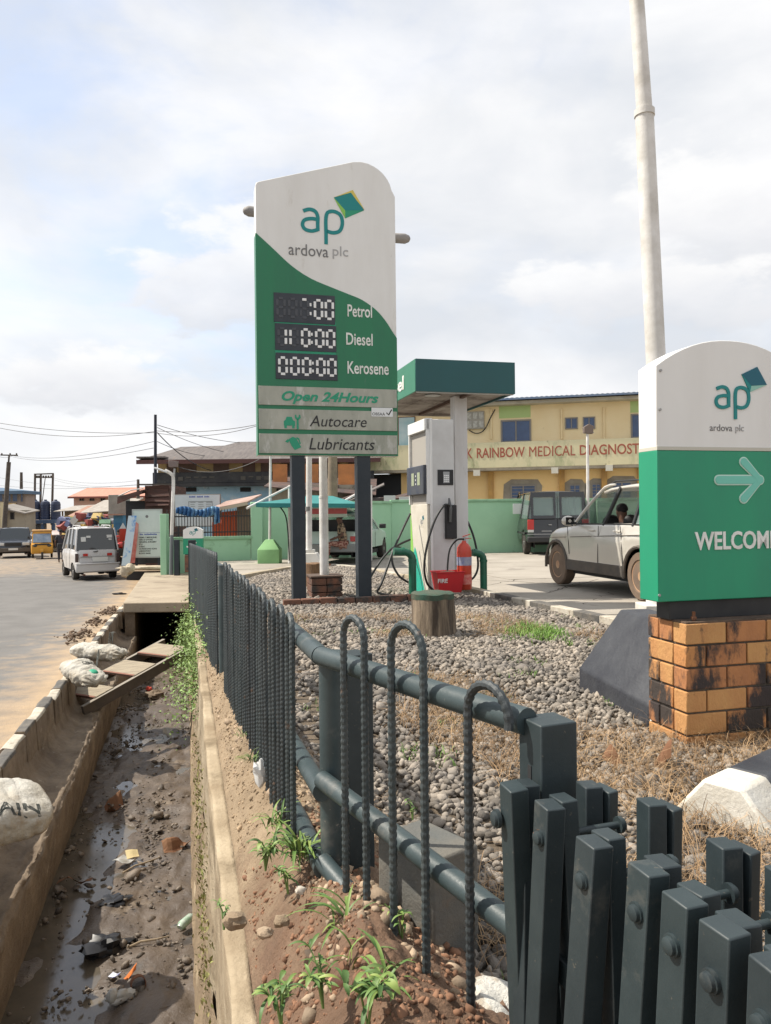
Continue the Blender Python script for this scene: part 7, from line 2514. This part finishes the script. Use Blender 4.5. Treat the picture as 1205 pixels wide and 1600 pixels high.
# ---------- dark sport utility vehicle at the left edge, front to us, and cars behind it
M_dkp = mat('paint_dark_blue', (.018, .022, .032), .15, coat=.6, stain=((.10, .09, .08), 1.6, .60, .2), col2=(.03, .035, .045), scale=2)
Ys_ = 47
top = [(-.9, .45), (-.95, .7), (-.9, 1.10), (2.1, 1.12), (2.9, 1.06), (3.45, .98), (3.58, .75), (3.58, .42)]
su2 = car('dark blue sport utility vehicle facing the camera at the left edge', 'car', ((-14 - 602) / FPX * Ys_, Ys_ + 3.0, zroad(Ys_)), R(-90 + 24), 4.8, 1.95, 1.85, 1.10, .25, [0, 2.75], .38, top,
          dict(rb=-.85, rt=-.6, ft=1.5, fb=2.15, pil=[(-.82, -.58), (.3, .3), (1.15, 1.0), (2.13, 1.5)], tumble=.2), M_dkp, M_glass, name='sport_utility_vehicle')
for s in (1, -1):
    MB().bx(3.40, 3.60, s * .70 - .20, s * .70 + .20, .78, .94).build('headlight', M_wlens, su2, bevel=.02)
    MB().bx(1.85, 2.0, s * 1.0, s * 1.2, 1.12, 1.3).build('mirror', M_trim, su2, bevel=.02)
MB().bx(3.53, 3.62, -.45, .45, .74, .94).build('grille', M_trim, su2)
MB().bx(3.50, 3.68, -.95, .95, .38, .64).build('bumper', M_dtrim, su2, bevel=.04)
MB().bx(3.685, 3.70, -.26, .26, .50, .62).build('number_plate', M_plate, su2)
M_lb = mat('paint_white_car', (.55, .57, .60), .3, (.5, .52, .55), 2, coat=.4)
top = [(-.8, .35), (-.85, .55), (-.8, .90), (2.0, .90), (2.8, .80), (3.2, .66), (3.25, .36)]
wc_ = car('white car parked behind the dark blue sport utility vehicle', 'car', ((37 - 602) / FPX * 60, 63, zroad(60)), R(-90 + 20), 4.2, 1.7, 1.48, .88, .2, [0, 2.5], .3, top,
          dict(rb=-.75, rt=-.3, ft=1.05, fb=1.9, pil=[(-.73, -.28), (.35, .32), (1.0, .9), (1.88, 1.05)], tumble=.22), M_lb, M_glass)
# motorcycles by the stall
mc = thing('motorcycle', 'red and black motorcycle parked beside the leaning boards', 'motorcycle', (*XY(186, 31), W(186, 880, 31).z + .0), R(70))
for x in (-.62, .62):
    e_ = bpy.data.objects.new('wheel', None); COL.objects.link(e_); e_.parent = mc; e_.location = (x, 0, .3); e_.rotation_euler = (math.pi / 2, 0, 0)
    MB().lathe([(.24, -.05), (.29, -.045), (.30, 0), (.29, .045), (.24, .05)], 20).build('tyre', M_tyre, e_, smooth=True)
    MB().lathe([(.02, -.01), (.24, -.01), (.24, .01), (.02, .01)], 16).build('rim', M_rim, e_)
MB().ball((.15, 0, .72), (.26, .12, .13), 14, 8).build('tank', M_redl, mc, smooth=True)
MB().ball((-.35, 0, .74), (.36, .11, .07), 14, 8).build('seat', M_trim, mc, smooth=True)
MB().bx(-.2, .22, -.13, .13, .28, .58).build('engine', M_trim, mc, bevel=.04)
MB().tube([(.62, .08, .3), (.42, .08, .85), (.36, .08, 1.0)], .025, 8).tube([(.62, -.08, .3), (.42, -.08, .85), (.36, -.08, 1.0)], .025, 8).build('fork', M_rim, mc)
MB().tube([(.25, -.34, 1.0), (.36, -.1, 1.02), (.36, .1, 1.02), (.25, .34, 1.0)], .016, 8).build('handlebar', M_trim, mc)
MB().ball((.46, 0, .9), (.09, .1, .1), 12, 8).build('headlight', M_wlens, mc, smooth=True)

# =================================================================== people
M_skin = mat('skin_dark', (.13, .065, .04), .6, (.10, .05, .03), 8)
M_hair = mat('hair_black', (.012, .01, .01), .9)
def skinned(name, pts, edges, m, par, levels=2):
    me = bpy.data.meshes.new(name)
    me.from_pydata([p[:3] for p in pts], edges, [])
    o = bpy.data.objects.new(name, me); COL.objects.link(o)
    sk = o.modifiers.new('skin', 'SKIN'); sk.use_smooth_shade = True
    lay = me.skin_vertices[0].data if me.skin_vertices else None
    if lay is None:
        bpy.context.view_layer.objects.active = o
        bm_ = bmesh.new(); bm_.from_mesh(me); bm_.verts.layers.skin.verify(); bm_.to_mesh(me); bm_.free()
        lay = me.skin_vertices[0].data
    for i, p in enumerate(pts):
        r = p[3]
        lay[i].radius = (r, r) if not isinstance(r, tuple) else r
        lay[i].use_root = (i == 0)
    ss = o.modifiers.new('sub', 'SUBSURF'); ss.levels = levels; ss.render_levels = levels
    me.materials.append(m)
    o.parent = par
    return o
def person(label, P, rz, shirt, trousers, pose='stand', sc=1.0, parts=('body', 'shirt', 'trousers'), group=None):
    """x forward, y left"""
    t = thing('person', label, 'person', P, rz, group)
    if pose == 'sit':
        hip = (0, 0, .50); chest = (.04, 0, .86); neck = (.07, 0, 1.02)
        kn = [(.42, .13, .50), (.42, -.13, .46)]; an = [(.46, .14, .08), (.40, -.14, .06)]
        el = [(.06, .25, .72), (.06, -.25, .72)]; ha = [(.30, .14, .62), (.28, -.12, .60)]
    elif pose == 'drive':
        hip = (0, 0, .52); chest = (-.06, 0, .88); neck = (-.06, 0, 1.10)
        kn = [(.45, .12, .60), (.45, -.12, .60)]; an = [(.75, .12, .30), (.75, -.12, .30)]
        el = [(.12, .30, .92), (.14, -.26, .85)]; ha = [(.38, .22, 1.02), (.40, -.14, 1.0)]
    else:
        hip = (0, 0, .92); chest = (.0, 0, 1.28); neck = (.01, 0, 1.46)
        kn = [(.10, .10, .50), (-.06, -.10, .50)]; an = [(.12, .10, .07), (-.22, -.10, .09)]
        el = [(-.06, .25, 1.12), (.05, -.25, 1.12)]; ha = [(.06, .26, .88), (.2, -.24, .92)]
    sh = [(chest[0], .17, chest[2] + .12), (chest[0], -.17, chest[2] + .12)]
    hx = neck[0] + .03; hz = neck[2]
    pts = [(*hip, .11), (*chest, .12), (*neck, .055), (hx, 0, hz + .10, .075), (hx, 0, hz + .19, .088), (hx, 0, hz + .25, .06), (hx + .085, 0, hz + .14, .018)]
    ed = [(0, 1), (1, 2), (2, 3), (3, 4), (4, 5), (3, 6)]
    for s in (0, 1):
        b = len(pts)
        pts += [(*sh[s], .058), (*el[s], .040), (*ha[s], .028), (ha[s][0] + .08, ha[s][1], ha[s][2] - .02, .022)]
        ed += [(1, b), (b, b + 1), (b + 1, b + 2), (b + 2, b + 3)]
        b = len(pts)
        pts += [(hip[0], .09 if s == 0 else -.09, hip[2] - .03, .085), (*kn[s], .058), (*an[s], .038), (an[s][0] + .15, an[s][1], an[s][2] - .04, .034)]
        ed += [(0, b), (b, b + 1), (b + 1, b + 2), (b + 2, b + 3)]
    skinned('body', pts, ed, M_skin, t)
    sp = [(*hip, .135), (*chest, .145), (neck[0], 0, neck[2] - .05, .085)]
    se = [(0, 1), (1, 2)]
    for s in (0, 1):
        b = len(sp)
        m_ = tuple(sh[s][i] + (el[s][i] - sh[s][i]) * .85 for i in range(3))
        sp += [(*sh[s], .078), (*m_, .058)]
        se += [(1, b), (b, b + 1)]
    skinned('shirt', sp, se, shirt, t)
    tp_ = [(hip[0], hip[1], hip[2] - .01, .125)]
    te = []
    for s in (0, 1):
        b = len(tp_)
        m_ = tuple(kn[s][i] + (an[s][i] - kn[s][i]) * .85 for i in range(3))
        tp_ += [(hip[0], .095 if s == 0 else -.095, hip[2] - .04, .10), (*kn[s], .075), (*m_, .058)]
        te += [(0, b), (b, b + 1), (b + 1, b + 2)]
    skinned('trousers', tp_, te, trousers, t)
    MB().ball((hx - .012, 0, hz + .20), (.098, .092, .085), 14, 8, .05, 2).build('hair', M_hair, t, smooth=True)
    t.scale = (sc, sc, sc)
    return t
M_pat = mat('patterned_cloth', (.05, .04, .03), .9, (.34, .25, .16), 16, lo=.48, hi=.52)
M_pat2 = mat('patterned_trousers', (.16, .04, .03), .9, (.40, .24, .18), 16, lo=.48, hi=.52)
M_shw1 = mat('shirt_white', (.55, .54, .50), .9)
M_shb = mat('shirt_blue', (.04, .10, .30), .9)
M_shr = mat('shirt_red', (.40, .05, .04), .9)
M_tro = mat('trousers_dark', (.03, .03, .04), .9)
# woman in patterned clothes sitting on the back of the estate car
q = est.matrix_world
bpy.context.view_layer.update()
q = est.matrix_world @ Vector((-.78, -.42, .06))
person('person in dark patterned clothes sitting on the open boot of the estate car', (q.x, q.y, est.location.z + .10), est_rz + R(115), M_pat, M_pat2, 'sit', .97)
q = suv.matrix_world @ Vector((1.38, .38, .06))
person('driver in a pale shirt sitting at the wheel of the silver vehicle', (q.x, q.y, suv.location.z + .02), hd_rz, M_shw1, M_tro, 'drive', .98)
q = suv.matrix_world @ Vector((.45, .30, .08))
person('passenger in a dark shirt sitting in the rear of the silver vehicle', (q.x, q.y, suv.location.z + .02), hd_rz, M_tro, M_tro, 'drive', .98)
for px, Y, shr, rzz, lab in ((41, 52, M_shb, 1.2, 'person in a blue shirt walking beside the dark blue car at the far left'), (95, 40, M_tro, 1.9, 'person in dark clothes standing in front of the market stalls'),
                         (187, 34, M_shr, 2.5, 'person in a red shirt standing by the blue stall'), (103, 47, M_shw1, -1.2, 'person in a white shirt near the yellow tricycle')):
    x, y = XY(px, Y)
    person(lab, (x, y, zroad(Y)), rzz, shr, M_tro)
# =================================================================== cement sacks
M_sack = mat('woven_sack', (.50, .48, .43), .8, (.38, .345, .28), 4.0, bump=.9, bscale=26, stain=[((.30, .235, .16), 3.2, .55, .14), ((.42, .40, .35), 38, .58, .1)])
M_ink = mat('sack_print', (.05, .06, .055), .8, (.2, .2, .18), 30)
def sack(label, P, L, Wd, H, rz, tilt, seed, ruffle=1):
    t = thing('cement_sack', label, 'sack', P, rz)
    vs, fs = [], []
    n, k = 72, 64
    for i in range(k + 1):
        u = i / k * 2 - 1
        for j in range(n):
            a = 2 * math.pi * j / n
            e = (1 - abs(u) ** 3.4) ** .5 if abs(u) < 1 else 0
            e = max(e, .10 if u > 0 else .02)
            y = Wd / 2 * math.copysign(abs(math.cos(a)) ** .75, math.cos(a)) * (e ** .6)
            z = H / 2 * math.copysign(abs(math.sin(a)) ** .8, math.sin(a)) * e
            x = L / 2 * u
            w = .030 * mnoise.noise(Vector((x * 7 + seed, y * 7, z * 7))) + .012 * abs(mnoise.noise(Vector((x * 16 + seed, y * 14, z * 16)))) * 2 + .006 * mnoise.noise(Vector((x * 45, y * 12, z * 30)))
            d = Vector((0, y, z)).normalized() if (y or z) else Vector((0, 0, 1))
            if u > .8 and ruffle:
                w += .02 * math.sin(a * 9 + seed)
            vs.append((x, y + d.y * w, z + d.z * w + H / 2))
    for i in range(k):
        for j in range(n):
            q_ = (j + 1) % n
            fs.append((i * n + j, i * n + q_, (i + 1) * n + q_, (i + 1) * n + j))
    fs += [tuple(range(n)), tuple(k * n + j for j in range(n))]
    b = MB().add(vs, fs).build('bag', M_sack, t, smooth=True)
    t.rotation_euler = (tilt[0], tilt[1], rz)
    return t, b
def sack_print(t, b, s, box, rz=0, m=M_ink):
    o = text('lettering', s, box, 0, m, t, depth=.0005, bold=.02)
    for v in o.data.vertices:      # stand the print over the bag, then press it on
        x, y, z = v.co
        v.co = (x * math.cos(rz) - z * math.sin(rz), x * math.sin(rz) + z * math.cos(rz), .32 + y)
    bm_ = bmesh.new(); bm_.from_mesh(o.data)
    bmesh.ops.subdivide_edges(bm_, edges=bm_.edges, cuts=1)
    bm_.to_mesh(o.data); bm_.free()
    sw = o.modifiers.new('press', 'SHRINKWRAP'); sw.target = b; sw.wrap_method = 'PROJECT'; sw.use_project_z = True
    sw.use_negative_direction = True; sw.use_positive_direction = False; sw.offset = .003
    return o
def kpt(px, py, h0=1.85):
    d = ray(px, py)
    Y = 8
    for _ in range(15): Y = (-h0 - .0155 * Y) / d.z
    return Vector((d.x * Y, Y, CZ + d.z * Y))
p = kpt(120, 1072, 1.85)
s1, b1 = sack('nearer of the two white cement sacks slumped over the kerb, with green and red print', (p.x + .06, p.y, p.z + .08), .62, .36, .17, R(-38), (0, R(16), 0), 3)
sack_print(s1, b1, 'CEMENT', (.0, .22, .03, .09), 1.4)
MB().ball((.16, .03, .155), (.06, .05, .022), 10, 6).build('green_mark', M_grntx, s1, smooth=True)
MB().ball((.22, -.05, .13), (.07, .015, .02), 10, 6).build('red_mark', M_redt, s1, smooth=True)
p = kpt(128, 1040, 1.85)
s2, b2 = sack('farther of the two white cement sacks lying across the kerb', (p.x + .16, p.y + .15, p.z + .07), .74, .40, .18, R(-8), (0, R(6), 0), 8)
sack_print(s2, b2, 'CEMENT', (.10, .30, -.02, .04), 1.3)
p = kpt(-34, 1308, 1.80)
s3, b3 = sack('white cement sack with black lettering lying over the kerb at the left edge', (p.x - .10, p.y - .06, p.z + .02), 1.0, .52, .26, R(38), (R(14), R(4), 0), 5, 0)
sack_print(s3, b3, 'MOUNTAIN', (-.36, .40, -.21, -.13))

# =================================================================== steel channel frame laid across the drain as a crossing
M_ch = mat('channel_steel', (.055, .045, .04), .7, (.09, .07, .055), 4, bump=.3)
M_pl = mat('plank_grey', (.34, .29, .21), .9, (.24, .20, .15), 4, bump=.5, stretch=(1, 6, 1))
A = kpt(146, 1103, 2.12); B = kpt(292, 1020, 1.72)
br = thing('foot_crossing', 'dark steel frame with a few boards laid across the open drain', 'plank bridge', tuple(A))
dv = B - A
Lc = dv.length
ux = dv.normalized()
side = Vector((-ux.y, ux.x, 0)).normalized()
if side.y < 0: side = -side
up_ = ux.cross(side).normalized()
if up_.z < 0: up_ = -up_
wdt = .62
for s, nm in ((0, 'rail'), (wdt, 'rail')):
    MB().beam(side * s - ux * .15, dv + side * s + ux * .2, .035, .13, up=up_).build(nm, M_ch, br, bevel=.004)
    MB().beam(side * s - ux * .15 + up_ * .066, dv + side * s + ux * .2 + up_ * .066, .05, .006, up=up_).build('flange', mat('pale_edge', (.25, .22, .18), .7), br)  # paler strip along the top of each rail
for t0, t1, m_ in ((.03, .22, M_pl), (.42, .66, M_pl), (.80, 1.02, M_pl)):
    a = dv * t0 + side * wdt / 2 + up_ * .07; b = dv * t1 + side * wdt / 2 + up_ * .07
    MB().beam(a, b, wdt - .03, .02, up=up_).build('board', m_, br, bevel=.003)
    MB().beam(a - ux * .0, a + ux * .03, wdt - .05, .028, up=up_).build('batten', mat('batten_brown', (.22, .10, .07), .9), br)

# =================================================================== litter in the drain
def floor_pt(px, py):
    d = ray(px, py); Y = 6
    for _ in range(15): Y = (-2.78 - .0155 * Y) / d.z
    return Vector((d.x * Y, Y, CZ + d.z * Y + .03))
def litter(kind, label, cat, px, py, mk, rz=0, m=None, **k):
    p_ = floor_pt(px, py)
    o = mk().build(kind, m, loc=p_, **k)
    o.rotation_euler = (0, 0, rz)
    tag(o, label, cat)
    return o
def crumple(a, b, c, wob=.35, seed=0, n=16): return lambda: MB().ball((0, 0, 0), (a, b, c), n, n // 2 + 2, wob, seed)
def sheet(w, h, bend=.3, seed=0):
    def f():
        vs, fs = [], []
        for j in range(7):
            for i in range(7):
                x, y = (i / 6 - .5) * w, (j / 6 - .5) * h
                vs.append((x, y, .02 + bend * .1 * mnoise.noise(Vector((x * 9 + seed, y * 9, seed)))))
        for j in range(6):
            for i in range(6):
                fs.append((j * 7 + i, j * 7 + i + 1, j * 7 + i + 8, j * 7 + i + 7))
        top_ = MB().add(vs, fs)
        top_.add([(v[0], v[1], v[2] - .003) for v in vs], [q[::-1] for q in fs])
        return top_
    return f
def twig(L, r=.008):
    return lambda: MB().tube([(-L / 2, 0, 0), (-L / 6, .015, .012), (L / 6, -.01, .015), (L / 2, .01, .005)], [r, r * .9, r * .8, r * .5], 6)
M_bag = mat('black_plastic', (.012, .012, .014), .35)
M_cream2 = mat('card_cream', (.55, .46, .25), .8, (.42, .33, .17), 9)
M_grey = mat('plastic_grey', (.42, .42, .40), .4, (.25, .24, .22), 9)
M_brnl = mat('leaf_brown', (.19, .10, .05), .9, (.16, .07, .035), 12)
M_stick = mat('stick_pale', (.34, .27, .18), .9, (.2, .15, .1), 9)
litter('plastic_bag', 'crumpled black plastic bag sunk in the mud', 'bag', 168, 1486, crumple(.13, .09, .07, .5, 3, 20), .3, M_bag, smooth=True)
litter('plastic_bag', 'small flattened dark plastic bag beside a stick in the drain', 'bag', 178, 1415, crumple(.11, .08, .035, .5, 9, 18), .6, M_bag, smooth=True)
litter('stick', 'pale stick lying aslant near the yellow card in the drain', 'stick', 222, 1358, twig(.34), .85, M_stick, smooth=True)
litter('stick', 'stick lying right of the crumpled black bag', 'stick', 232, 1480, twig(.27), .45, M_stick, smooth=True)
litter('card_piece', 'torn yellow card floating in the drain', 'card', 207, 1343, sheet(.10, .09, .4, 2), .5, M_cream2)
litter('paper_scrap', 'wet grey paper scrap beside the torn yellow card', 'paper', 193, 1352, sheet(.13, .12, .4, 5), 1.1, M_grey)
litter('dead_leaf', 'long brown dead leaf left of centre in the drain', 'leaf', 117, 1385, sheet(.26, .05, .9, 7), .1, M_brnl)
litter('dead_leaf', 'cluster of rusty brown leaves near the right wall of the drain', 'leaf', 275, 1328, sheet(.22, .13, 1.2, 8), .5, M_brnl)
litter('bottle', 'crushed clear plastic bottle with a green label at the right edge of the drain', 'bottle', 291, 1453, lambda: MB().tube([(-.07, 0, .02), (-.05, 0, .03), (.05, 0, .03), (.075, 0, .03), (.09, 0, .03)], [.022, .03, .03, .014, .012], 12), 1.2, mat('plastic_green', (.20, .34, .22), .25, (.5, .55, .5), 20), smooth=True)
litter('tin_can', 'rusty open tin can lying in the mud at the bottom of the picture', 'can', 215, 1542, lambda: MB().lathe([(.04, 0), (.044, .004), (.044, .09), (.04, .09), (.038, .01)], 18, Matrix.Rotation(R(70), 4, 'X'), close=False), .4, M_rust, smooth=True)
litter('wrapper', 'white and blue wrapper left of the rusty can', 'wrapper', 181, 1536, sheet(.08, .045, .9, 3), -.4, mat('wrapper_white', (.55, .56, .62), .3, (.12, .14, .4), 22, lo=.5, hi=.55))
litter('wrapper', 'small orange wrapper touching the rusty can', 'wrapper', 203, 1534, sheet(.08, .03, .9, 6), .1, mat('wrapper_orange', (.55, .16, .04), .5))
litter('shoe', 'mud caked grey shoe lying below the rusty can', 'shoe', 190, 1568, lambda: MB().ball((0, 0, .01), (.085, .035, .035), 16, 10, .25, 1).ball((-.05, 0, .03), (.035, .032, .04), 12, 8, .2, 4), .5, M_grey, smooth=True)
litter('rubble_block', 'dark stone in the mud under a red scrap of cloth', 'stone', 243, 1090, crumple(.15, .11, .08, .4, 12), .3, M_drainwall, smooth=True)
litter('cloth_scrap', 'bright red scrap of cloth on the dark stone in the drain', 'cloth', 234, 1079, crumple(.055, .04, .03, .6, 14), .3, mat('scrap_red', (.55, .07, .04), .7), smooth=True)
litter('plastic_scrap', 'blue plastic scrap near the crossing boards', 'plastic', 245, 1008, crumple(.06, .04, .03, .6, 15), .3, mat('scrap_blue', (.05, .20, .5), .5), smooth=True)
litter('plastic_scrap', 'pale plastic scrap in the wet patch below the crossing', 'plastic', 262, 1150, sheet(.12, .1, 1.2, 12), .3, M_grey)
litter('dead_leaf', 'tuft of dry leaves on pale foam in the middle of the drain', 'leaf', 180, 1265, sheet(.16, .13, 1.5, 22), .8, M_brnl)
# many tiny bits of silt and rubbish
pp = []
for _ in range(3600):
    Y = 2.6 + 12.5 * random.random() ** 1.5
    off = random.uniform(-1.05, .02)
    if mnoise.noise(Vector((off * 2.2, Y * .9, 6))) < .02 and random.random() < .8: continue
    pp.append((*roadpt(off, Y, 2.8)[:2], roadpt(off, Y, 2.8).z + .03 + .055 * fbm(roadpt(off, Y, 2.8).x, Y, 1.1, 2, 5) + random.uniform(0, .02)))
pp = np.array(pp)
stuff(stones('silt_lumps', pp, rng.gamma(1.6, .0062, len(pp)) + .004, mat('silt', (.08, .062, .048), .6, (.16, .13, .10), 14, island=.5, bump=.4), None, .5), 'dark lumps of silt and rubbish scattered over the drain floor', 'silt')
# rubble and earth spilling on the road at the far kerb
pp = []
for cx_, cy_, s_, n_ in ((172, 958, .22, 150), (125, 995, .30, 110), (150, 975, .22, 60)):
    c_ = kpt(cx_, cy_, 1.85)
    for _ in range(n_):
        a_ = random.gauss(0, s_ * .5); b_ = random.gauss(0, s_ * 1.3)
        pp.append((c_.x + a_ - .26 * b_, c_.y + b_, c_.z + .012 + max(0, .05 * (1 - abs(a_) * 4))))
pp = np.array(pp)
stuff(stones('earth_clods', pp, rng.gamma(2.0, .009, len(pp)) + .006, mat('clod', (.17, .115, .075), .95, (.10, .07, .05), 8, island=.3)), 'brown clods of earth heaped against the kerb on the road', 'earth')
p = kpt(187, 929, 1.85)
o = MB().ball((0, 0, .02), (.16, .07, .04), 12, 8, .4, 3).build('rubble_block', M_black, smooth=True, loc=p); tag(o, 'small dark object lying alone on the road near the crossing', 'debris')

# bank: big loose stones, each its own
def bank_at(px, py):
    d = ray(px, py)
    t = .8
    for _ in range(400):
        q = Vector((d.x * t, t, CZ + d.z * t))
        if q.z < fence_gz(t) + .0: break
        t += .02
    return q
for px, py, s, c, lab in ((367, 1444, .024, M_dirt, 'largest brown stone in the red earth of the bank'), (470, 1394, .013, mat('stone_white', (.42, .38, .32), .8), 'small white stone in the red earth'), (415, 1462, .016, BANK_M, 'pale cracked stone at the edge of the drain wall'),
                     (525, 1540, .014, mat('stone_pink', (.42, .22, .15), .9), 'small pinkish stone between the weeds'), (440, 1444, .017, M_dirt, 'round brown stone near the middle of the bank')):
    p_ = bank_at(px, py)
    o = MB().ball((0, 0, s * .4), (s * 1.2, s, s * .8), 12, 8, .2, px).build('stone', c, smooth=True, loc=p_); tag(o, lab, 'stone')
p_ = bank_at(407, 1218)
o = MB().ball((0, 0, .03), (.022, .02, .05), 14, 10, .5, 3).build('plastic_scrap', mat('scrap_white', (.62, .63, .62), .4), smooth=True, loc=p_); tag(o, 'white plastic scrap caught at the foot of the fence bars', 'plastic')

# =================================================================== weeds: every plant with its own leaves
def leaf_mesh(L, w, curl):
    vs, fs = [], []
    k = 6
    for i in range(k + 1):
        t = i / k
        ww = w * math.sin(math.pi * min(1, t * .92 + .06)) ** .8
        x = L * (t - curl * .35 * t * t)
        z = L * (.35 * t - curl * t * t * .75)
        vs += [(x, -ww, z + ww * .35), (x, 0, z), (x, ww, z + ww * .35)]
    for i in range(k):
        for j in range(2):
            fs.append((i * 3 + j, i * 3 + j + 1, (i + 1) * 3 + j + 1, (i + 1) * 3 + j))
    me = MB().add(vs, fs).mesh('leaf', M_leaf, smooth=False)
    me.shade_smooth()
    return me
leaves = [leaf_mesh(.055, .0050, .6), leaf_mesh(.044, .0068, .9), leaf_mesh(.072, .0042, .8)]
blade = leaf_mesh(.16, .0045, .75)
M_stem = mat('stem_green', (.12, .20, .05), .6)
def weed(label, P, n, size, kind=0):
    t = thing('weed', label, 'plant', P, random.uniform(0, 6))
    for s in range(max(2, n // 5)):
        a = random.uniform(0, 6.28); ln = size * random.uniform(.5, 1)
        tip = Vector((math.cos(a) * ln * .5, math.sin(a) * ln * .5, ln * .8))
        mid = Vector((math.cos(a) * ln * .15, math.sin(a) * ln * .15, ln * .5))
        MB().tube([(0, 0, -.02), mid, tip], [.0028, .0022, .0012], 5).build('stem', M_stem, t, smooth=True)
        for q_ in range(9):
            f = random.uniform(.25, 1)
            pos_ = mid.lerp(tip, (f - .5) * 2) if f > .5 else mid * (f * 2)
            inst('leaf', random.choice(leaves) if kind == 0 else blade, t, pos_, (random.uniform(-.3, .3), random.uniform(-.7, .2), random.uniform(0, 6.28)), (size / .12 * random.uniform(.6, 1.1),) * 3)
    return t
def tuft(label, P, n, size):
    t = thing('grass_tuft', label, 'grass', P, 0)
    for _ in range(n):
        s_ = size / .14 * random.uniform(.5, 1.15)
        inst('leaf', blade, t, (random.uniform(-.03, .03), random.uniform(-.03, .03), -.005), (random.uniform(-.2, .2), random.uniform(-1.25, -.3), random.uniform(0, 6.28)), (s_, s_, s_))
    return t
for px, py, n, s, lab in ((440, 1590, 24, .12, 'leafy weed at the bottom edge of the picture, left one'), (505, 1560, 24, .11, 'leafy weed in the red earth beside the bottom rail'), (575, 1590, 30, .14, 'broad leaved weed below the bottom fence rail'),
                      (415, 1350, 30, .12, 'leafy weed leaning over the drain wall'), (450, 1385, 18, .09, 'weed growing in front of the ribbed bars'), (350, 1440, 8, .06, 'tiny weed on top of the drain wall'), (628, 1460, 12, .10, 'weed growing against the grey concrete block'), (645, 1272, 12, .06, 'small weed in the gravel behind the near bars')):
    weed(lab, tuple(bank_at(px, py)), n, s)
for px, py, n, s, lab in ((470, 1340, 46, .16, 'tall grass tuft at the foot of the last ribbed bars'), (540, 1450, 16, .15, 'thin grass tuft beside the round fence post'), (430, 1290, 30, .12, 'grass tuft in the shade of the bars'), (600, 1540, 14, .13, 'grass tuft where the bars enter the ground'),
                      (395, 1190, 26, .08, 'grass tuft under the middle of the fence'), (380, 1150, 18, .07, 'small grass tuft under the fence, farther one'), (560, 1500, 14, .12, 'grass tuft between the first two near bars')):
    tuft(lab, tuple(bank_at(px, py)), n, s)
# leafy bush hanging over the drain at the far end of the bank
bush = thing('bush', 'bright green bushy weeds hanging over the drain wall by the crossing', 'bush', tuple(roadpt(.16, 8.6, 1.4)))
n = 9000
P_ = np.zeros((n, 3))
for i in range(n):
    u = random.random(); Y = 6.9 + 5.4 * u
    g_ = random.gauss(0, .13); h_ = random.gauss(0, .16)
    lump = .5 + .5 * mnoise.noise(Vector((Y * 1.7, 3, 1)))
    p_ = roadpt(.13 + g_ * (.6 + lump), Y, 1.38 - h_ * (.7 + lump) + max(0, -g_) * 1.2)
    P_[i] = p_ - bush.location
bl_ = np.array([(0, -.0, 0), (.022, -.010, .006), (.045, 0, 0), (.022, .010, .006)])
stuff(scatter('foliage', bl_, [(0, 1, 2, 3)], P_, np.stack([rng.uniform(-.9, .9, n), rng.uniform(-.9, .9, n), rng.uniform(0, 6.28, n)], 1), rng.uniform(.4, 1.25, (n, 1)) * np.ones((1, 3)), mat('bush_leaf', (.12, .22, .045), .6, (.20, .28, .08), 5, island=.45), bush))
n = 900
Q_ = np.zeros((n, 3))
for i in range(n):
    Y = random.choice((random.uniform(3.2, 5.0), random.uniform(5.2, 6.6)))
    p_ = roadpt(.075 + random.gauss(0, .02), Y, random.uniform(1.7, 2.5))
    Q_[i] = p_
ms = scatter('moss', bl_, [(0, 1, 2, 3)], Q_, np.stack([rng.uniform(-.9, .9, n), rng.uniform(-1.5, -.5, n), rng.uniform(0, 6.28, n)], 1), rng.uniform(.3, .8, (n, 1)) * np.ones((1, 3)), mat('moss_leaf', (.17, .20, .05), .8, (.24, .20, .08), 6, island=.3))
stuff(ms, 'low mossy growth on the inner face of the drain wall', 'moss')
# weeds in the gravel by the kerb
for px, py, n_, s_, lab in ((820, 985, 50, .13, 'bright green grass clump in the gravel by the striped kerb'), (808, 975, 34, .10, 'smaller green clump just left of the bright one'), (870, 1395, 20, .1, 'grass clump behind the slatted barrier')):
    d = ray(px, py); Y = 5
    for _ in range(15): Y = (pad_z(Y) + .03 - CZ) / d.z
    tuft(lab, (d.x * Y, Y, grav_z(d.x * Y, Y)), n_, s_)
p_ = W(930, 1170, 3.0)
for px, py, lab in ((960, 1195, 'curled brown dead leaf in the dry grass in front of the brick plinth'), (1030, 1195, 'brown dead leaf lying right at the corner of the brick plinth')):
    d = ray(px, py); Y = 5
    for _ in range(15): Y = (pad_z(Y) + .05 - CZ) / d.z
    o = sheet(.11, .05, 1.4, px)().build('dead_leaf', M_brnl, loc=(d.x * Y, Y, grav_z(d.x * Y, Y) + .02)); o.rotation_euler = (.2, 0, px)
    tag(o, lab, 'leaf')
